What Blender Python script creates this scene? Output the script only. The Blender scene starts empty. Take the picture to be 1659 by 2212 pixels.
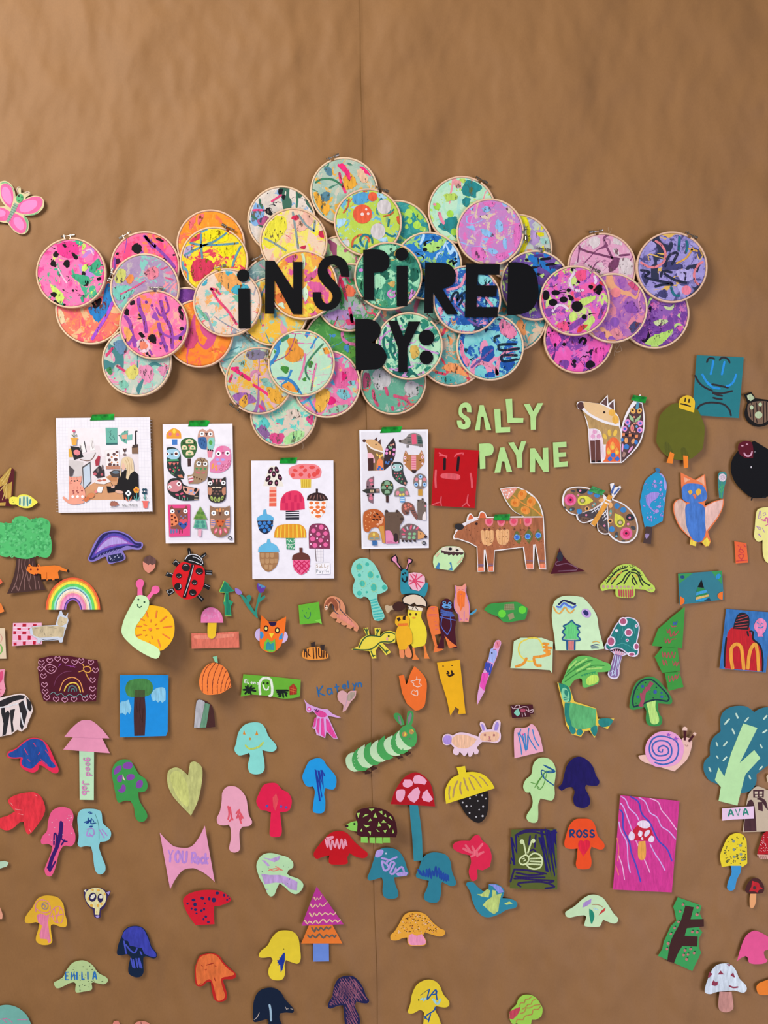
import bpy, math, random
from mathutils import Vector, noise, geometry

# ---------------------------------------------------------------- camera, light, exposure
D = 1.70            # camera distance from the wall (m)
ZC = 1.50           # height of the picture centre above the floor
S = bpy.context.scene
cam_d = bpy.data.cameras.new('camera'); cam = bpy.data.objects.new('camera', cam_d)
S.collection.objects.link(cam)
cam.location = (0, -D, ZC); cam.rotation_euler = (math.pi/2, 0, 0)
cam_d.sensor_fit = 'VERTICAL'; cam_d.sensor_height = 32; cam_d.lens = 16 / (1.106 / D)
cam_d.clip_start = 0.01
S.camera = cam
S.cycles.max_bounces = 2; S.cycles.diffuse_bounces = 1; S.cycles.glossy_bounces = 1
S.view_settings.view_transform = 'Standard'; S.view_settings.look = 'None'
S.view_settings.exposure = 0.0; S.view_settings.gamma = 1.0; S.view_settings.use_curve_mapping = False
w = bpy.data.worlds.new('room_light'); S.world = w; w.use_nodes = True
w.node_tree.nodes['Background'].inputs[0].default_value = (1.0, 0.95, 0.89, 1)
w.node_tree.nodes['Background'].inputs[1].default_value = 0.2
def area(name, loc, target, sx, sy, power, col):
    l = bpy.data.lights.new(name, 'AREA'); l.shape = 'RECTANGLE'; l.size = sx; l.size_y = sy
    l.energy = power; l.color = col
    o = bpy.data.objects.new(name, l); S.collection.objects.link(o); o.location = loc
    o.rotation_euler = (Vector(target) - Vector(loc)).to_track_quat('-Z', 'Y').to_euler()
    return o
area('window_daylight', (-2.0, -2.0, 3.4), (0.0, 0, 1.4), 1.5, 1.5, 100, (1.0, 0.97, 0.92))
area('low_cool_fill', (2.0, -2.8, 0.8), (0.3, 0, 0.8), 1.8, 1.4, 50, (0.92, 0.98, 1.36))  # added cool fill to brighten the lower right; no window is known there

# ---------------------------------------------------------------- helpers
def lin(c):
    c = c / 255
    return c / 12.92 if c <= .04045 else ((c + .055) / 1.055) ** 2.4
def rgb(h): return tuple(lin(int(h[i:i+2], 16)) for i in (0, 2, 4)) + (1,)
MATS = {}
def N(t, kind, **kw):
    n = t.nodes.new(kind)
    for k, v in kw.items():
        if k in n.inputs: n.inputs[k].default_value = v
        else: setattr(n, k, v)
    return n
def mat(h, kind='paper'):
    """paper: faint fibre; marker: streaky felt pen; paint: brushy; gloss: foil tape; metal; wood"""
    key = h + kind
    if key in MATS: return MATS[key]
    m = bpy.data.materials.new(kind + '_' + h); m.use_nodes = True; MATS[key] = m
    t = m.node_tree; b = t.nodes['Principled BSDF']; L = t.links.new
    b.inputs['Roughness'].default_value = {'gloss': .22, 'metal': .28, 'wood': .5, 'marker': .6}.get(kind, .75)
    b.inputs['Specular IOR Level'].default_value = {'gloss': .6, 'wood': .3, 'card': .12}.get(kind, .2)
    if kind == 'metal': b.inputs['Metallic'].default_value = 1
    tc = N(t, 'ShaderNodeTexCoord')
    mp = N(t, 'ShaderNodeMapping'); L(tc.outputs['Object'], mp.inputs[0])
    rnd = random.Random(key)
    mp.inputs['Rotation'].default_value = (0, rnd.uniform(-.9, .9), 0)
    mp.inputs['Location'].default_value = (rnd.random(), rnd.random(), rnd.random())
    sc, amp, det = {'paper': ((60, 60, 60), .05, 4), 'card': ((60, 60, 60), .03, 3), 'marker': ((320, 60, 50), .20, 3), 'paint': ((140, 60, 40), .26, 4),
                    'dry': ((140, 60, 40), .22, 4), 'gloss': ((60, 60, 90), .6, 2), 'metal': ((100, 100, 100), .1, 2), 'wood': ((30, 30, 300), .12, 3)}[kind]
    mp.inputs['Scale'].default_value = sc
    nz = N(t, 'ShaderNodeTexNoise', Scale=1.0, Detail=det, Roughness=.6); L(mp.outputs[0], nz.inputs['Vector'])
    mr = N(t, 'ShaderNodeMapRange'); mr.inputs[1].default_value = .3; mr.inputs[2].default_value = .7
    mr.inputs[3].default_value = 1 - amp; mr.inputs[4].default_value = 1 + amp * .7
    L(nz.outputs[0], mr.inputs[0])
    mx = N(t, 'ShaderNodeVectorMath', operation='SCALE'); mx.inputs[0].default_value = [c * (.89 if kind == 'dry' else 1) for c in rgb(h)[:3]]
    L(mr.outputs[0], mx.inputs['Scale']); L(mx.outputs[0], b.inputs['Base Color'])
    if kind in ('gloss', 'paint', 'wood', 'metal'):
        bp = N(t, 'ShaderNodeBump', Strength={'gloss': .5, 'metal': .1}.get(kind, .12), Distance=.001)
        L(nz.outputs[0], bp.inputs['Height']); L(bp.outputs[0], b.inputs['Normal'])
    if kind == 'dry':
        m.use_transparent_shadow = False   # dry-brushed paint: the canvas shows through where the brush skipped
        m2 = N(t, 'ShaderNodeMapping'); L(tc.outputs['Object'], m2.inputs[0]); m2.inputs['Location'].default_value = mp.inputs['Location'].default_value; m2.inputs['Rotation'].default_value = mp.inputs['Rotation'].default_value
        m2.inputs['Scale'].default_value = (1, 1, .45)
        n2 = N(t, 'ShaderNodeTexNoise', Scale=130.0, Detail=6.0, Roughness=.72); L(m2.outputs[0], n2.inputs['Vector'])
        r2 = N(t, 'ShaderNodeMapRange'); r2.inputs[1].default_value = .40; r2.inputs[2].default_value = .44; L(n2.outputs[0], r2.inputs[0]); L(r2.outputs[0], b.inputs['Alpha'])
    return m
def P(px, py, d=0.0):
    """wall position (1 px of the photograph = 1 mm on the wall) at d metres in front of the wall"""
    s = (D - d) / D
    return Vector(((px - 829.5) / 1000 * s, -d, ZC + (1106 - py) / 1000 * s))
def link(o, parent=None):
    S.collection.objects.link(o)
    if parent: o.parent = parent
    return o
OX = OY = 0.0; K = 4.0
def O(ox, oy, k=3.9976):
    global OX, OY, K
    OX, OY, K = ox, oy, k
def pts(s):
    out = []
    for w_ in s.split():
        c = w_.endswith('!'); x, y = (w_[:-1] if c else w_).split(',')[:2]
        out.append((OX + float(x) / K, OY + float(y) / K, c))
    return out
def smooth(ps, closed=True, step=3.0):
    """Catmull-Rom through the points; a point marked ! stays a corner"""
    n = len(ps); out = []
    for i in range(n if closed else n - 1):
        p1, p2 = ps[i], ps[(i + 1) % n]
        p0 = ps[i - 1] if (closed or i > 0) else p1
        p3 = ps[(i + 2) % n] if (closed or i + 2 < n) else p2
        if p1[2]: p0 = p1
        if p2[2]: p3 = p2
        if p1[2] and p2[2]:
            k = max(1, int(math.dist(p1[:2], p2[:2]) / 8))
            out += [(p1[0] + (p2[0] - p1[0]) * j / k, p1[1] + (p2[1] - p1[1]) * j / k) for j in range(k)]; continue
        k = max(1, min(10, int(math.dist(p1[:2], p2[:2]) / step)))
        for j in range(k):
            u = j / k; u2 = u * u; u3 = u2 * u
            out.append(tuple(.5 * (2 * p1[a] + (p2[a] - p0[a]) * u + (2 * p0[a] - 5 * p1[a] + 4 * p2[a] - p3[a]) * u2
                                   + (3 * p1[a] - p0[a] - 3 * p2[a] + p3[a]) * u3) for a in (0, 1)))
    if not closed: out.append(ps[-1][:2])
    return out
def area2(poly): return sum(a[0]*b[1] - b[0]*a[1] for a, b in zip(poly, poly[1:] + poly[:1]))
def inside(p, poly):
    c = False; j = len(poly) - 1
    for i in range(len(poly)):
        a, b = poly[i], poly[j]
        if (a[1] > p[1]) != (b[1] > p[1]) and p[0] < (b[0]-a[0]) * (p[1]-a[1]) / (b[1]-a[1]) + a[0]: c = not c
        j = i
    return c
def tri(poly, grid=8.0):
    cl = [poly[0]]
    for p in poly[1:]:
        if math.dist(p, cl[-1]) > .15: cl.append(p)
    if len(cl) > 3 and math.dist(cl[0], cl[-1]) < .15: cl.pop()
    if area2(cl) < 0: cl.reverse()
    v = [Vector(p) for p in cl]; n = len(v)
    xs = [p[0] for p in cl]; ys = [p[1] for p in cl]
    if max(xs) - min(xs) > 2 * grid or max(ys) - min(ys) > 2 * grid:
        gx = min(xs) + grid * .5
        while gx < max(xs):
            gy = min(ys) + grid * .5
            while gy < max(ys):
                if inside((gx, gy), cl): v.append(Vector((gx, gy)))
                gy += grid
            gx += grid
    r = geometry.delaunay_2d_cdt(v, [(i, (i + 1) % n) for i in range(n)], [list(range(n))], 1, 1e-4)
    return [tuple(p) for p in r[0]], [tuple(f) for f in r[2]]

# ---------------------------------------------------------------- things cut from paper
class Thing:
    def __init__(s, name, label, cat, group=None, d=1.2, curl=None, flat=False):
        s.name, s.label, s.cat, s.group, s.d = name, label, cat, group, d / 1000
        s.parts = []; s.curl = curl; s.flat = flat; s.c = None; s.lay = 0; s.lift = 0; s.step = .00003 if (curl is not None and curl <= 1.8) or flat else .0001
    def depth(s, x, y):
        if s.c is None or s.flat: return s.d
        u = ((x - s.c[0]) * s.dir[0] + (y - s.c[1]) * s.dir[1]) / s.h
        v = ((x - s.c[0]) * -s.dir[1] + (y - s.c[1]) * s.dir[0]) / s.h
        return s.d + (s.A * u * u + s.B * (.5 + .5 * max(-1, min(1, v)))) / 1000
    def setup(s, poly):
        xs = [p[0] for p in poly]; ys = [p[1] for p in poly]
        s.c = ((max(xs) + min(xs)) / 2, (max(ys) + min(ys)) / 2)
        s.h = max(max(xs) - min(xs), max(ys) - min(ys)) / 2
        r = random.Random(s.label + s.name); a = r.uniform(0, math.pi); s.dir = (math.cos(a), math.sin(a))
        k = min(1.0, s.h / 55)
        s.A = (r.uniform(1.0, 3.4) if s.curl is None else s.curl) * k; s.B = (r.uniform(.3, 2.4) if s.curl is None else s.curl * .5) * k
        s.org = P(s.c[0], s.c[1], 0)
    def mesh(s, name, V, F, material, up=None):
        me = bpy.data.meshes.new(name); me.from_pydata([tuple(Vector(v) - s.org) for v in V], [], F)
        me.materials.append(material)
        o = bpy.data.objects.new(name, me); s.parts.append((o, up)); return o
CUR = None
DONE = []
def finish():
    t = CUR
    if t is None or not t.parts: return
    if len(t.parts) == 1:
        r = t.parts[0][0]; r.name = t.name; link(r); r.location = t.org
    else:
        r = bpy.data.objects.new(t.name, None); r.empty_display_size = .02; link(r); r.location = t.org
        for o, up in t.parts: link(o, up or r)
    r['label'] = t.label; r['category'] = t.cat
    if t.group: r['group'] = t.group
    DONE.append(t.label)
def T(name, label, cat='paper cutout', group=None, **kw):
    global CUR
    finish(); CUR = Thing(name, label, cat, group, **kw)
def clip(p, c):
    d = math.dist(p, c[:2])
    return p if d <= c[2] else (c[0] + (p[0] - c[0]) * c[2] / d, c[1] + (p[1] - c[1]) * c[2] / d)
def raw_fill(poly, name, material, th=0.0, lift=0.0, up=None):
    """one sheet (th > 0, closed) or one patch of ink (th = 0) with this outline, following the curl of its thing"""
    t = CUR
    if t.c is None: t.setup(poly)
    if hasattr(t, 'clip'): poly = [clip(p, t.clip) for p in poly]
    v2, f2 = tri(poly); t.lift += lift / 1000; lay = t.lay * t.step + t.lift; t.lay += 1
    dep = [t.depth(*p) + lay for p in v2]
    V = [P(p[0], p[1], d) for p, d in zip(v2, dep)]
    F = []
    for f in f2:
        a, b, c = V[f[0]], V[f[1]], V[f[2]]
        F.append(f if (b - a).cross(c - a).y < 0 else tuple(reversed(f)))
    if th > 0:
        n = len(V); cnt = {}
        for f in F:
            for i in range(len(f)):
                cnt[(f[i], f[(i + 1) % len(f)])] = 1
        V += [P(p[0], p[1], d - th / 1000) for p, d in zip(v2, dep)]
        B = [tuple(reversed([i + n for i in f])) for f in F]
        R = [(b, a, a + n, b + n) for (a, b) in cnt if (b, a) not in cnt]
        F = F + B + R
    return t.mesh(name, V, F, material, up)
def F(col, s, name='paper', th=.35, kind='paper', lift=0.0, up=None):
    return raw_fill(smooth(pts(s)), name, mat(col, kind), th, lift, up)
def M(col, s, name='marker_patch', kind='marker', up=None):
    """flat coloured patches drawn on a sheet: outlines parted by ;"""
    for q in s.split(';'):
        if q.strip(): F(col, q, name, 0, kind, 0, up); CUR.lay -= 1
    CUR.lay += 1
def ell(cx, cy, rx, ry, rot=0, n=None):
    n = n or max(8, min(28, int(max(rx, ry) * 1.6)))
    c, s_ = math.cos(math.radians(rot)), math.sin(math.radians(rot))
    return [(cx + rx * math.cos(a) * c - ry * math.sin(a) * s_, cy + rx * math.cos(a) * s_ + ry * math.sin(a) * c)
            for a in (2 * math.pi * i / n for i in range(n))]
def E(col, s, name='spot', kind='marker', th=0, up=None):
    """ellipses x,y,rx[,ry[,rot]]; big ones get a mesh each, small ones share one"""
    small = []
    for w_ in s.split():
        q = [float(x) for x in w_.split(',')]
        x, y, rx = OX + q[0] / K, OY + q[1] / K, q[2] / K
        ry = q[3] / K if len(q) > 3 else rx; rot = q[4] if len(q) > 4 else 0
        if max(rx, ry) >= 2.6: raw_fill(ell(x, y, rx, ry, rot), name, mat(col, kind), th, 0, up); CUR.lay -= 1
        else: small.append(ell(x, y, rx, ry, rot, 7))
    if small: polys(small, name if len(small) < 2 else (name[:-1] + 'ies' if name.endswith('y') else name + 's'), mat(col, kind), up); CUR.lay -= 1
    CUR.lay += 1
def polys(lst, name, material, up=None):
    t = CUR; lay = t.lay * t.step + t.lift; t.lay += 1
    if t.c is None: t.setup(lst[0])
    V, Fc = [], []
    for q in lst:
        b = len(V); V += [P(x, y, t.depth(x, y) + lay) for x, y in q]
        f = tuple(range(b, b + len(q)))
        Fc.append(f if area2(q) < 0 else tuple(reversed(f)))
    Fc = [tuple(reversed(f)) if (V[f[1]] - V[f[0]]).cross(V[f[2]] - V[f[0]]).y > 0 else f for f in Fc]
    return t.mesh(name, V, Fc, material, up)
def ribbons(lines, wd, name, material, up=None):
    t = CUR; lay = t.lay * t.step + t.lift; t.lay += 1
    if t.c is None: t.setup(lines[0])
    V, Fc = [], []
    for q in lines:
        if hasattr(t, 'clip'): q = [p for p in q if math.dist(p, t.clip[:2]) < t.clip[2] - wd / 2] or [q[0]]
        q = [q[0]] + [b for a, b in zip(q, q[1:]) if math.dist(a, b) > .05]
        if len(q) < 2: continue
        b0 = len(V); n = len(q)
        for i, (x, y) in enumerate(q):
            a, c = q[max(0, i - 1)], q[min(n - 1, i + 1)]
            dx, dy = c[0] - a[0], c[1] - a[1]; l = math.hypot(dx, dy) or 1
            hw = wd / 2 * (.72 if i in (0, n - 1) else 1)
            nx, ny = -dy / l * hw, dx / l * hw
            ex = (dx / l * hw * .6) * (-1 if i == 0 else 1 if i == n - 1 else 0); ey = (dy / l * hw * .6) * (-1 if i == 0 else 1 if i == n - 1 else 0)
            for sg in (1, -1): V.append(P(x + sg * nx + ex, y + sg * ny + ey, t.depth(x, y) + lay))
        for i in range(n - 1):
            a = b0 + 2 * i; Fc.append((a, a + 1, a + 3, a + 2))
    if not Fc: return
    Fc = [tuple(reversed(f)) if (V[f[1]] - V[f[0]]).cross(V[f[2]] - V[f[0]]).y > 0 else f for f in Fc]
    return t.mesh(name, V, Fc, material, up)
def L(col, wd, s, name='marker_lines', kind='marker', up=None):
    """pen strokes of width wd px: polylines parted by ;"""
    ls = [smooth(pts(q), False) for q in s.split(';') if q.strip()]
    return ribbons(ls, wd * 1.15, name, mat(col, kind), up)
def SC(col, wd, s, ang=20, gap=3, name='scribble', seed=1, up=None):
    """a felt-pen scribble filling the outline"""
    poly = smooth(pts(s)); r = random.Random(seed); a = math.radians(ang); c, sn = math.cos(a), math.sin(a)
    R = [(x * c + y * sn, -x * sn + y * c) for x, y in poly]
    v = min(p[1] for p in R) + gap * .3; zig = []; side = 0
    while v < max(p[1] for p in R):
        xs = []
        for p, q in zip(R, R[1:] + R[:1]):
            if (p[1] > v) != (q[1] > v): xs.append(p[0] + (q[0] - p[0]) * (v - p[1]) / (q[1] - p[1]))
        if len(xs) > 1:
            u = (min(xs) if side else max(xs)) + r.uniform(-1, 1) * gap * .5
            zig.append((u * c - v * sn, u * sn + v * c)); side ^= 1
        v += gap * r.uniform(.5, 1.1)
    if len(zig) > 1: ribbons([zig], wd, name, mat(col, 'marker'), up)
def RD(col, n, s, r0, r1, seed=1, name='speckles', kind='marker', up=None):
    """n small dabs strewn inside the outline"""
    poly = smooth(pts(s)); r = random.Random(seed); xs = [p[0] for p in poly]; ys = [p[1] for p in poly]; out = []
    while len(out) < n:
        x, y = r.uniform(min(xs), max(xs)), r.uniform(min(ys), max(ys))
        if inside((x, y), poly): out.append(ell(x, y, r.uniform(r0, r1) / K, r.uniform(r0, r1) / K, r.uniform(0, 180), 6))
    polys(out, name, mat(col, kind), up)
FONT = {'A': '0,10 4,0 8,10;1.6,6.5 6.6,6.5', 'B': '0,0! 0,10! 5,9.5 6,7 4,5 0,4.8!;0,0! 4,.3 5,2.5 3.5,4.6 0,4.8', 'E': '6,0! 0,0! 0,10! 6,10!;0,5 5,5', 'I': '1,0 1,10',
        'K': '0,0 0,10;6,0 0,5.5! 6,10', 'L': '0,0! 0,10! 5,10', 'M': '0,10! 1,0! 4,6! 7,0! 8,10!', 'N': '0,10! 0,0! 6,10! 6,0!', 'O': '3.5,0 0.5,3 .5,7 3.5,10 6.5,7 6.5,3 3.5,0', 'P': '0,10! 0,0! 4,0 6,2.5 4,5 0,5.4!',
        'R': '0,10! 0,0! 4,0 5.8,2.5 4,5 0,5.3! 6,10!', 'S': '6,1.5 3,0 .5,2 2,4.6 5,6 6,8 3,10 0,8.6', 'T': '0,0 7,0;3.5,0 3.5,10', 'U': '0,0 .3,8 3,10 5.8,8 6,0', 'V': '0,0! 3.5,10! 7,0!', 'Y': '0,0! 3,5! 6,0!;3,5 3,10',
        'a': '5,5 2,4 .3,7 2,9.8 4.8,8! 5,4.2! 5,10', 'c': '5,5 2.5,4 .5,7 2.5,10 5,9', 'd': '5,5 2,4.4 .3,7 2,9.8 5,8! 5,0! 5,10', 'e': '.5,7 5,6.6 3,4 .5,7 2.5,10 5,9', 'g': '5,5 2,4 .5,6.6 2,9 5,7.5! 5,4! 5,12 3,14 .5,13', 'k': '0,0 0,10;4.5,4 0,7! 4.5,10',
        'l': '1,0 1,10', 'n': '0,4! 0,10! 0,6 2.5,4 4.5,5.5 4.5,10', 'o': '2.5,4 .3,6.5 1.5,10 4,9.6 5,6.5 2.5,4', 'r': '0,4! 0,10! 0,6.5 3.5,4.4', 't': '2,1 2,9.5 4,10;0,4 4,4', 'y': '0,4 2.5,9!;5,4 2.5,9 .5,14', 'b': '0,0! 0,10! 3,10 5,7.5 3,5 0,6!', 'J': '5,0 5,8 3,10 .5,8.5', ' ': ''}
def W(col, wd, text, x, y, h, rot=0, sp=1.25, name='lettering', up=None, adv=None, ws=1.0):
    """hand lettering with a pen; x,y is the top-left corner"""
    c, s_ = math.cos(math.radians(rot)), math.sin(math.radians(rot)); cx = 0; ls = []
    for ch in text:
        q = FONT[ch]; wid = 0
        for st in q.split(';'):
            if not st: continue
            o = []
            for w_ in st.split():
                k = w_.endswith('!'); u, v = (float(z) for z in w_.rstrip('!').split(','))
                wid = max(wid, u); u, v = cx + u * ws * h / 10, v * h / 10
                o.append((OX + (x + u * c - v * s_) / K, OY + (y + u * s_ + v * c) / K, k))
            ls.append(smooth(o, False, 1.5))
        cx += adv if adv else (wid or 3) * h / 10 + h * .1 * sp * 2
    return ribbons(ls, wd, name, mat(col, 'marker'), up)
# ---------------------------------------------------------------- the wall, the floor, the kraft paper
def plain(name, V, Fc, material, **props):
    me = bpy.data.meshes.new(name); me.from_pydata(V, [], Fc); me.materials.append(material)
    o = link(bpy.data.objects.new(name, me))
    for k, v in props.items(): o[k] = v
    return o
def box(x0, x1, y0, y1, z0, z1):
    V = [(x, y, z) for x in (x0, x1) for y in (y0, y1) for z in (z0, z1)]
    return V, [(0, 1, 3, 2), (4, 6, 7, 5), (0, 4, 5, 1), (2, 3, 7, 6), (0, 2, 6, 4), (1, 5, 7, 3)]
plain('wall_back', *box(-2.2, 2.2, .012, .16, 0, 3.3), mat('d9d2c6'), kind='structure')
plain('floor', *box(-3.5, 3.5, -5.5, .16, -.1, 0), mat('b5aaa2'), kind='structure')
def kraft_material():
    m = bpy.data.materials.new('kraft_paper'); m.use_nodes = True; t = m.node_tree; b = t.nodes['Principled BSDF']; Lk = t.links.new
    b.inputs['Roughness'].default_value = .62; b.inputs['Specular IOR Level'].default_value = .3
    tc = N(t, 'ShaderNodeTexCoord')
    def nz(scale, vec, det, rough=.55):
        mp = N(t, 'ShaderNodeMapping'); mp.inputs['Scale'].default_value = vec; Lk(tc.outputs['Object'], mp.inputs[0])
        n = N(t, 'ShaderNodeTexNoise', Scale=scale, Detail=det, Roughness=rough); Lk(mp.outputs[0], n.inputs['Vector']); return n
    fib, blot = nz(420, (1, 1, .5), 2), nz(9, (1, 1, .7), 3)
    mr = N(t, 'ShaderNodeMapRange'); mr.inputs[1].default_value = .3; mr.inputs[2].default_value = .7; mr.inputs[3].default_value = .93; mr.inputs[4].default_value = 1.07
    ad = N(t, 'ShaderNodeMath', operation='ADD'); Lk(fib.outputs[0], ad.inputs[0]); Lk(blot.outputs[0], ad.inputs[1])
    hf = N(t, 'ShaderNodeMath', operation='MULTIPLY'); hf.inputs[1].default_value = .5; Lk(ad.outputs[0], hf.inputs[0]); Lk(hf.outputs[0], mr.inputs[0])
    sc = N(t, 'ShaderNodeVectorMath', operation='SCALE'); sc.inputs[0].default_value = rgb('986d41')[:3]
    Lk(mr.outputs[0], sc.inputs['Scale']); Lk(sc.outputs[0], b.inputs['Base Color'])
    wr = nz(3.5, (1, 1, .6), 1, .45); b2 = N(t, 'ShaderNodeBump', Strength=1.0, Distance=.03); Lk(wr.outputs[0], b2.inputs['Height'])
    for sc_, ve_, ro_, di_ in ((6.5, (1, 1, .62), .55, .030), (10, (1, 1, .6), -.5, .014)):
        mp = N(t, 'ShaderNodeMapping'); mp.inputs['Scale'].default_value = ve_; mp.inputs['Rotation'].default_value = (0, ro_, 0); Lk(tc.outputs['Object'], mp.inputs[0])
        n = N(t, 'ShaderNodeTexNoise', Scale=sc_, Detail=2.2, Roughness=.5); Lk(mp.outputs[0], n.inputs['Vector'])
        b3 = N(t, 'ShaderNodeBump', Strength=1.0, Distance=di_); Lk(n.outputs[0], b3.inputs['Height']); Lk(b2.outputs[0], b3.inputs['Normal']); b2 = b3
    Lk(b2.outputs[0], b.inputs['Normal'])
    return m
KRAFT = kraft_material()
def seam(py): return 777 + 38 * py / 2212 + 1.5 * math.sin(py / 160) + 1.0 * math.sin(py / 47 + 1)
def kraft_d(px, py, front):
    n1 = noise.noise((px / 150 + py / 500, py / 420 - px / 900, 3.1)); n2 = noise.noise((px / 70, py / 190 + px / 200, 7.7)); n3 = noise.noise((px / 260 - py / 300, py / 260, 1.3))
    n4 = abs(noise.noise((px / 95 + py / 230, py / 260 - px / 400, 9.2)))
    d = -3.9 + max(-3, min(2.6, 1.7 * n1 + .8 * n2 + 1.6 * n3 + 2.2 * (.25 - n4)))
    e = px - seam(py)
    if front: d = d + .4 + max(0, 1 - e / 5) * .9
    elif e > -80: d -= (3.4 - py / 900) * min(1, (e + 80) / 80) ** 2
    return d
def kraft(label, x0, x1, front):
    nx, ny = 130, 190; V = []; Fc = []
    for j in range(ny + 1):
        py = -420 + (2212 + 780) * j / ny
        a = seam(py) if x0 is None else x0
        b = seam(py) + 22 if x1 is None else x1
        for i in range(nx + 1):
            u = (i / nx) ** 1.8 if x0 is None else 1 - (1 - i / nx) ** 1.3; px = a + (b - a) * u
            d = kraft_d(px, py, front)
            V.append(tuple(Vector(((px - 829.5) / 1000, -d / 1000, ZC + (1106 - py) / 1000))))
    for j in range(ny):
        for i in range(nx):
            a = j * (nx + 1) + i; Fc.append((a, a + nx + 1, a + nx + 2, a + 1))
    n = len(V); o = plain('kraft_paper', V, Fc, KRAFT, label=label, category='paper sheet')
    for p in o.data.polygons: p.use_smooth = True
    md = o.modifiers.new('thickness', 'SOLIDIFY'); md.thickness = .0003; md.offset = 1
    return o
KL = kraft('large brown kraft paper sheet covering the wall left of the vertical seam', -700, None, False)
KR = kraft('large brown kraft paper sheet covering the wall right of the vertical seam', None, 2400, True)

# ---------------------------------------------------------------- embroidery hoops
def splatter_group():
    g = bpy.data.node_groups.new('paint_splatter', 'ShaderNodeTree'); it = g.interface
    for nme in ('Base', 'C1', 'C2', 'C3', 'C4', 'C5'): it.new_socket(nme, in_out='INPUT', socket_type='NodeSocketColor')
    it.new_socket('Seed', in_out='INPUT', socket_type='NodeSocketVector')
    for nme in ('T1', 'T2', 'T3', 'LineW', 'Dots'): it.new_socket(nme, in_out='INPUT', socket_type='NodeSocketFloat')
    it.new_socket('Color', in_out='OUTPUT', socket_type='NodeSocketColor'); it.new_socket('Height', in_out='OUTPUT', socket_type='NodeSocketFloat')
    gi, go = N(g, 'NodeGroupInput'), N(g, 'NodeGroupOutput'); Lk = g.links.new
    tc = N(g, 'ShaderNodeTexCoord'); ad = N(g, 'ShaderNodeVectorMath', operation='ADD'); Lk(tc.outputs['Object'], ad.inputs[0]); Lk(gi.outputs['Seed'], ad.inputs[1])
    def nz(scale, off, det, rough, dist, st=(1, 1, 1), rot=0):
        mp = N(g, 'ShaderNodeMapping'); mp.inputs['Location'].default_value = (off, off * 1.7, -off); mp.inputs['Scale'].default_value = st; mp.inputs['Rotation'].default_value = (0, rot, 0)
        Lk(ad.outputs[0], mp.inputs[0])
        n = N(g, 'ShaderNodeTexNoise', Scale=scale, Detail=det, Roughness=rough, Distortion=dist); Lk(mp.outputs[0], n.inputs['Vector']); return n.outputs[0]
    def math_(op, a, b):
        m = N(g, 'ShaderNodeMath', operation=op)
        for i, v in enumerate((a, b)):
            if isinstance(v, (int, float)): m.inputs[i].default_value = v
            else: Lk(v, m.inputs[i])
        return m.outputs[0]
    def step(v, thr, soft):
        m = N(g, 'ShaderNodeMapRange', interpolation_type='SMOOTHSTEP'); Lk(v, m.inputs[0])
        if isinstance(thr, float): m.inputs[1].default_value = thr; m.inputs[2].default_value = thr + soft
        else: Lk(thr, m.inputs[1]); Lk(math_('ADD', thr, soft), m.inputs[2])
        return m.outputs[0]
    def mix(f, a, b):
        m = N(g, 'ShaderNodeMix', data_type='RGBA'); Lk(f, m.inputs[0]); Lk(a, m.inputs[6]); Lk(b, m.inputs[7]); return m.outputs[2]
    grain = nz(260, 5.0, 4, .7, .4)
    c = gi.outputs['Base']
    m1 = step(nz(24, 0.0, 4, .55, 1.2), gi.outputs['T1'], .10); c = mix(m1, c, gi.outputs['C1'])
    m2 = step(nz(36, 11.0, 5, .62, .9), gi.outputs['T2'], .02); c = mix(m2, c, gi.outputs['C2'])
    n3 = math_('ADD', nz(52, 23.0, 8, .7, .6, (1, 1, .6), .7), math_('MULTIPLY', grain, .16)); m3 = step(n3, math_('ADD', gi.outputs['T3'], .08), .02); c = mix(m3, c, gi.outputs['C3'])
    n1b = math_('ADD', nz(44, 47.0, 7, .72, .6, (.6, 1, 1), -.5), math_('MULTIPLY', grain, .2)); c = mix(step(n1b, .70, .03), c, gi.outputs['C1'])
    c = mix(step(math_('ADD', nz(58, 71.0, 6, .72, .8), math_('MULTIPLY', grain, .12)), .68, .02), c, gi.outputs['Base'])
    ln = math_('ABSOLUTE', math_('SUBTRACT', nz(11, 31.0, 2, .4, .7, (1, 1, .55), .6), .5), 0)
    gate = step(nz(14, 88.0, 2, .5, 0), .47, .02)
    m4 = math_('MULTIPLY', math_('LESS_THAN', ln, gi.outputs['LineW']), gate); c = mix(m4, c, gi.outputs['C4'])
    ln2 = math_('ABSOLUTE', math_('SUBTRACT', nz(20, 61.0, 3, .5, .9, (.5, 1, 1), -.7), .5), 0)
    gate2 = step(nz(19, 18.0, 2, .5, 0), .53, .02)
    c = mix(math_('MULTIPLY', math_('LESS_THAN', ln2, math_('MULTIPLY', gi.outputs['LineW'], .6)), gate2), c, gi.outputs['C5'])
    vo = N(g, 'ShaderNodeTexVoronoi', Scale=48.0); mpv = N(g, 'ShaderNodeMapping'); Lk(ad.outputs[0], mpv.inputs[0])
    wv = N(g, 'ShaderNodeTexNoise', Scale=60.0, Detail=2.0); Lk(ad.outputs[0], wv.inputs['Vector'])
    wa = N(g, 'ShaderNodeVectorMath', operation='SCALE'); Lk(wv.outputs['Color'], wa.inputs[0]); wa.inputs['Scale'].default_value = .012
    wb = N(g, 'ShaderNodeVectorMath', operation='ADD'); Lk(mpv.outputs[0], wb.inputs[0]); Lk(wa.outputs[0], wb.inputs[1]); Lk(wb.outputs[0], vo.inputs['Vector'])
    sp = N(g, 'ShaderNodeSeparateColor'); Lk(vo.outputs['Color'], sp.inputs[0])
    rad = math_('MULTIPLY', math_('MULTIPLY', sp.outputs[0], sp.outputs[0]), gi.outputs['Dots'])
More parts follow.
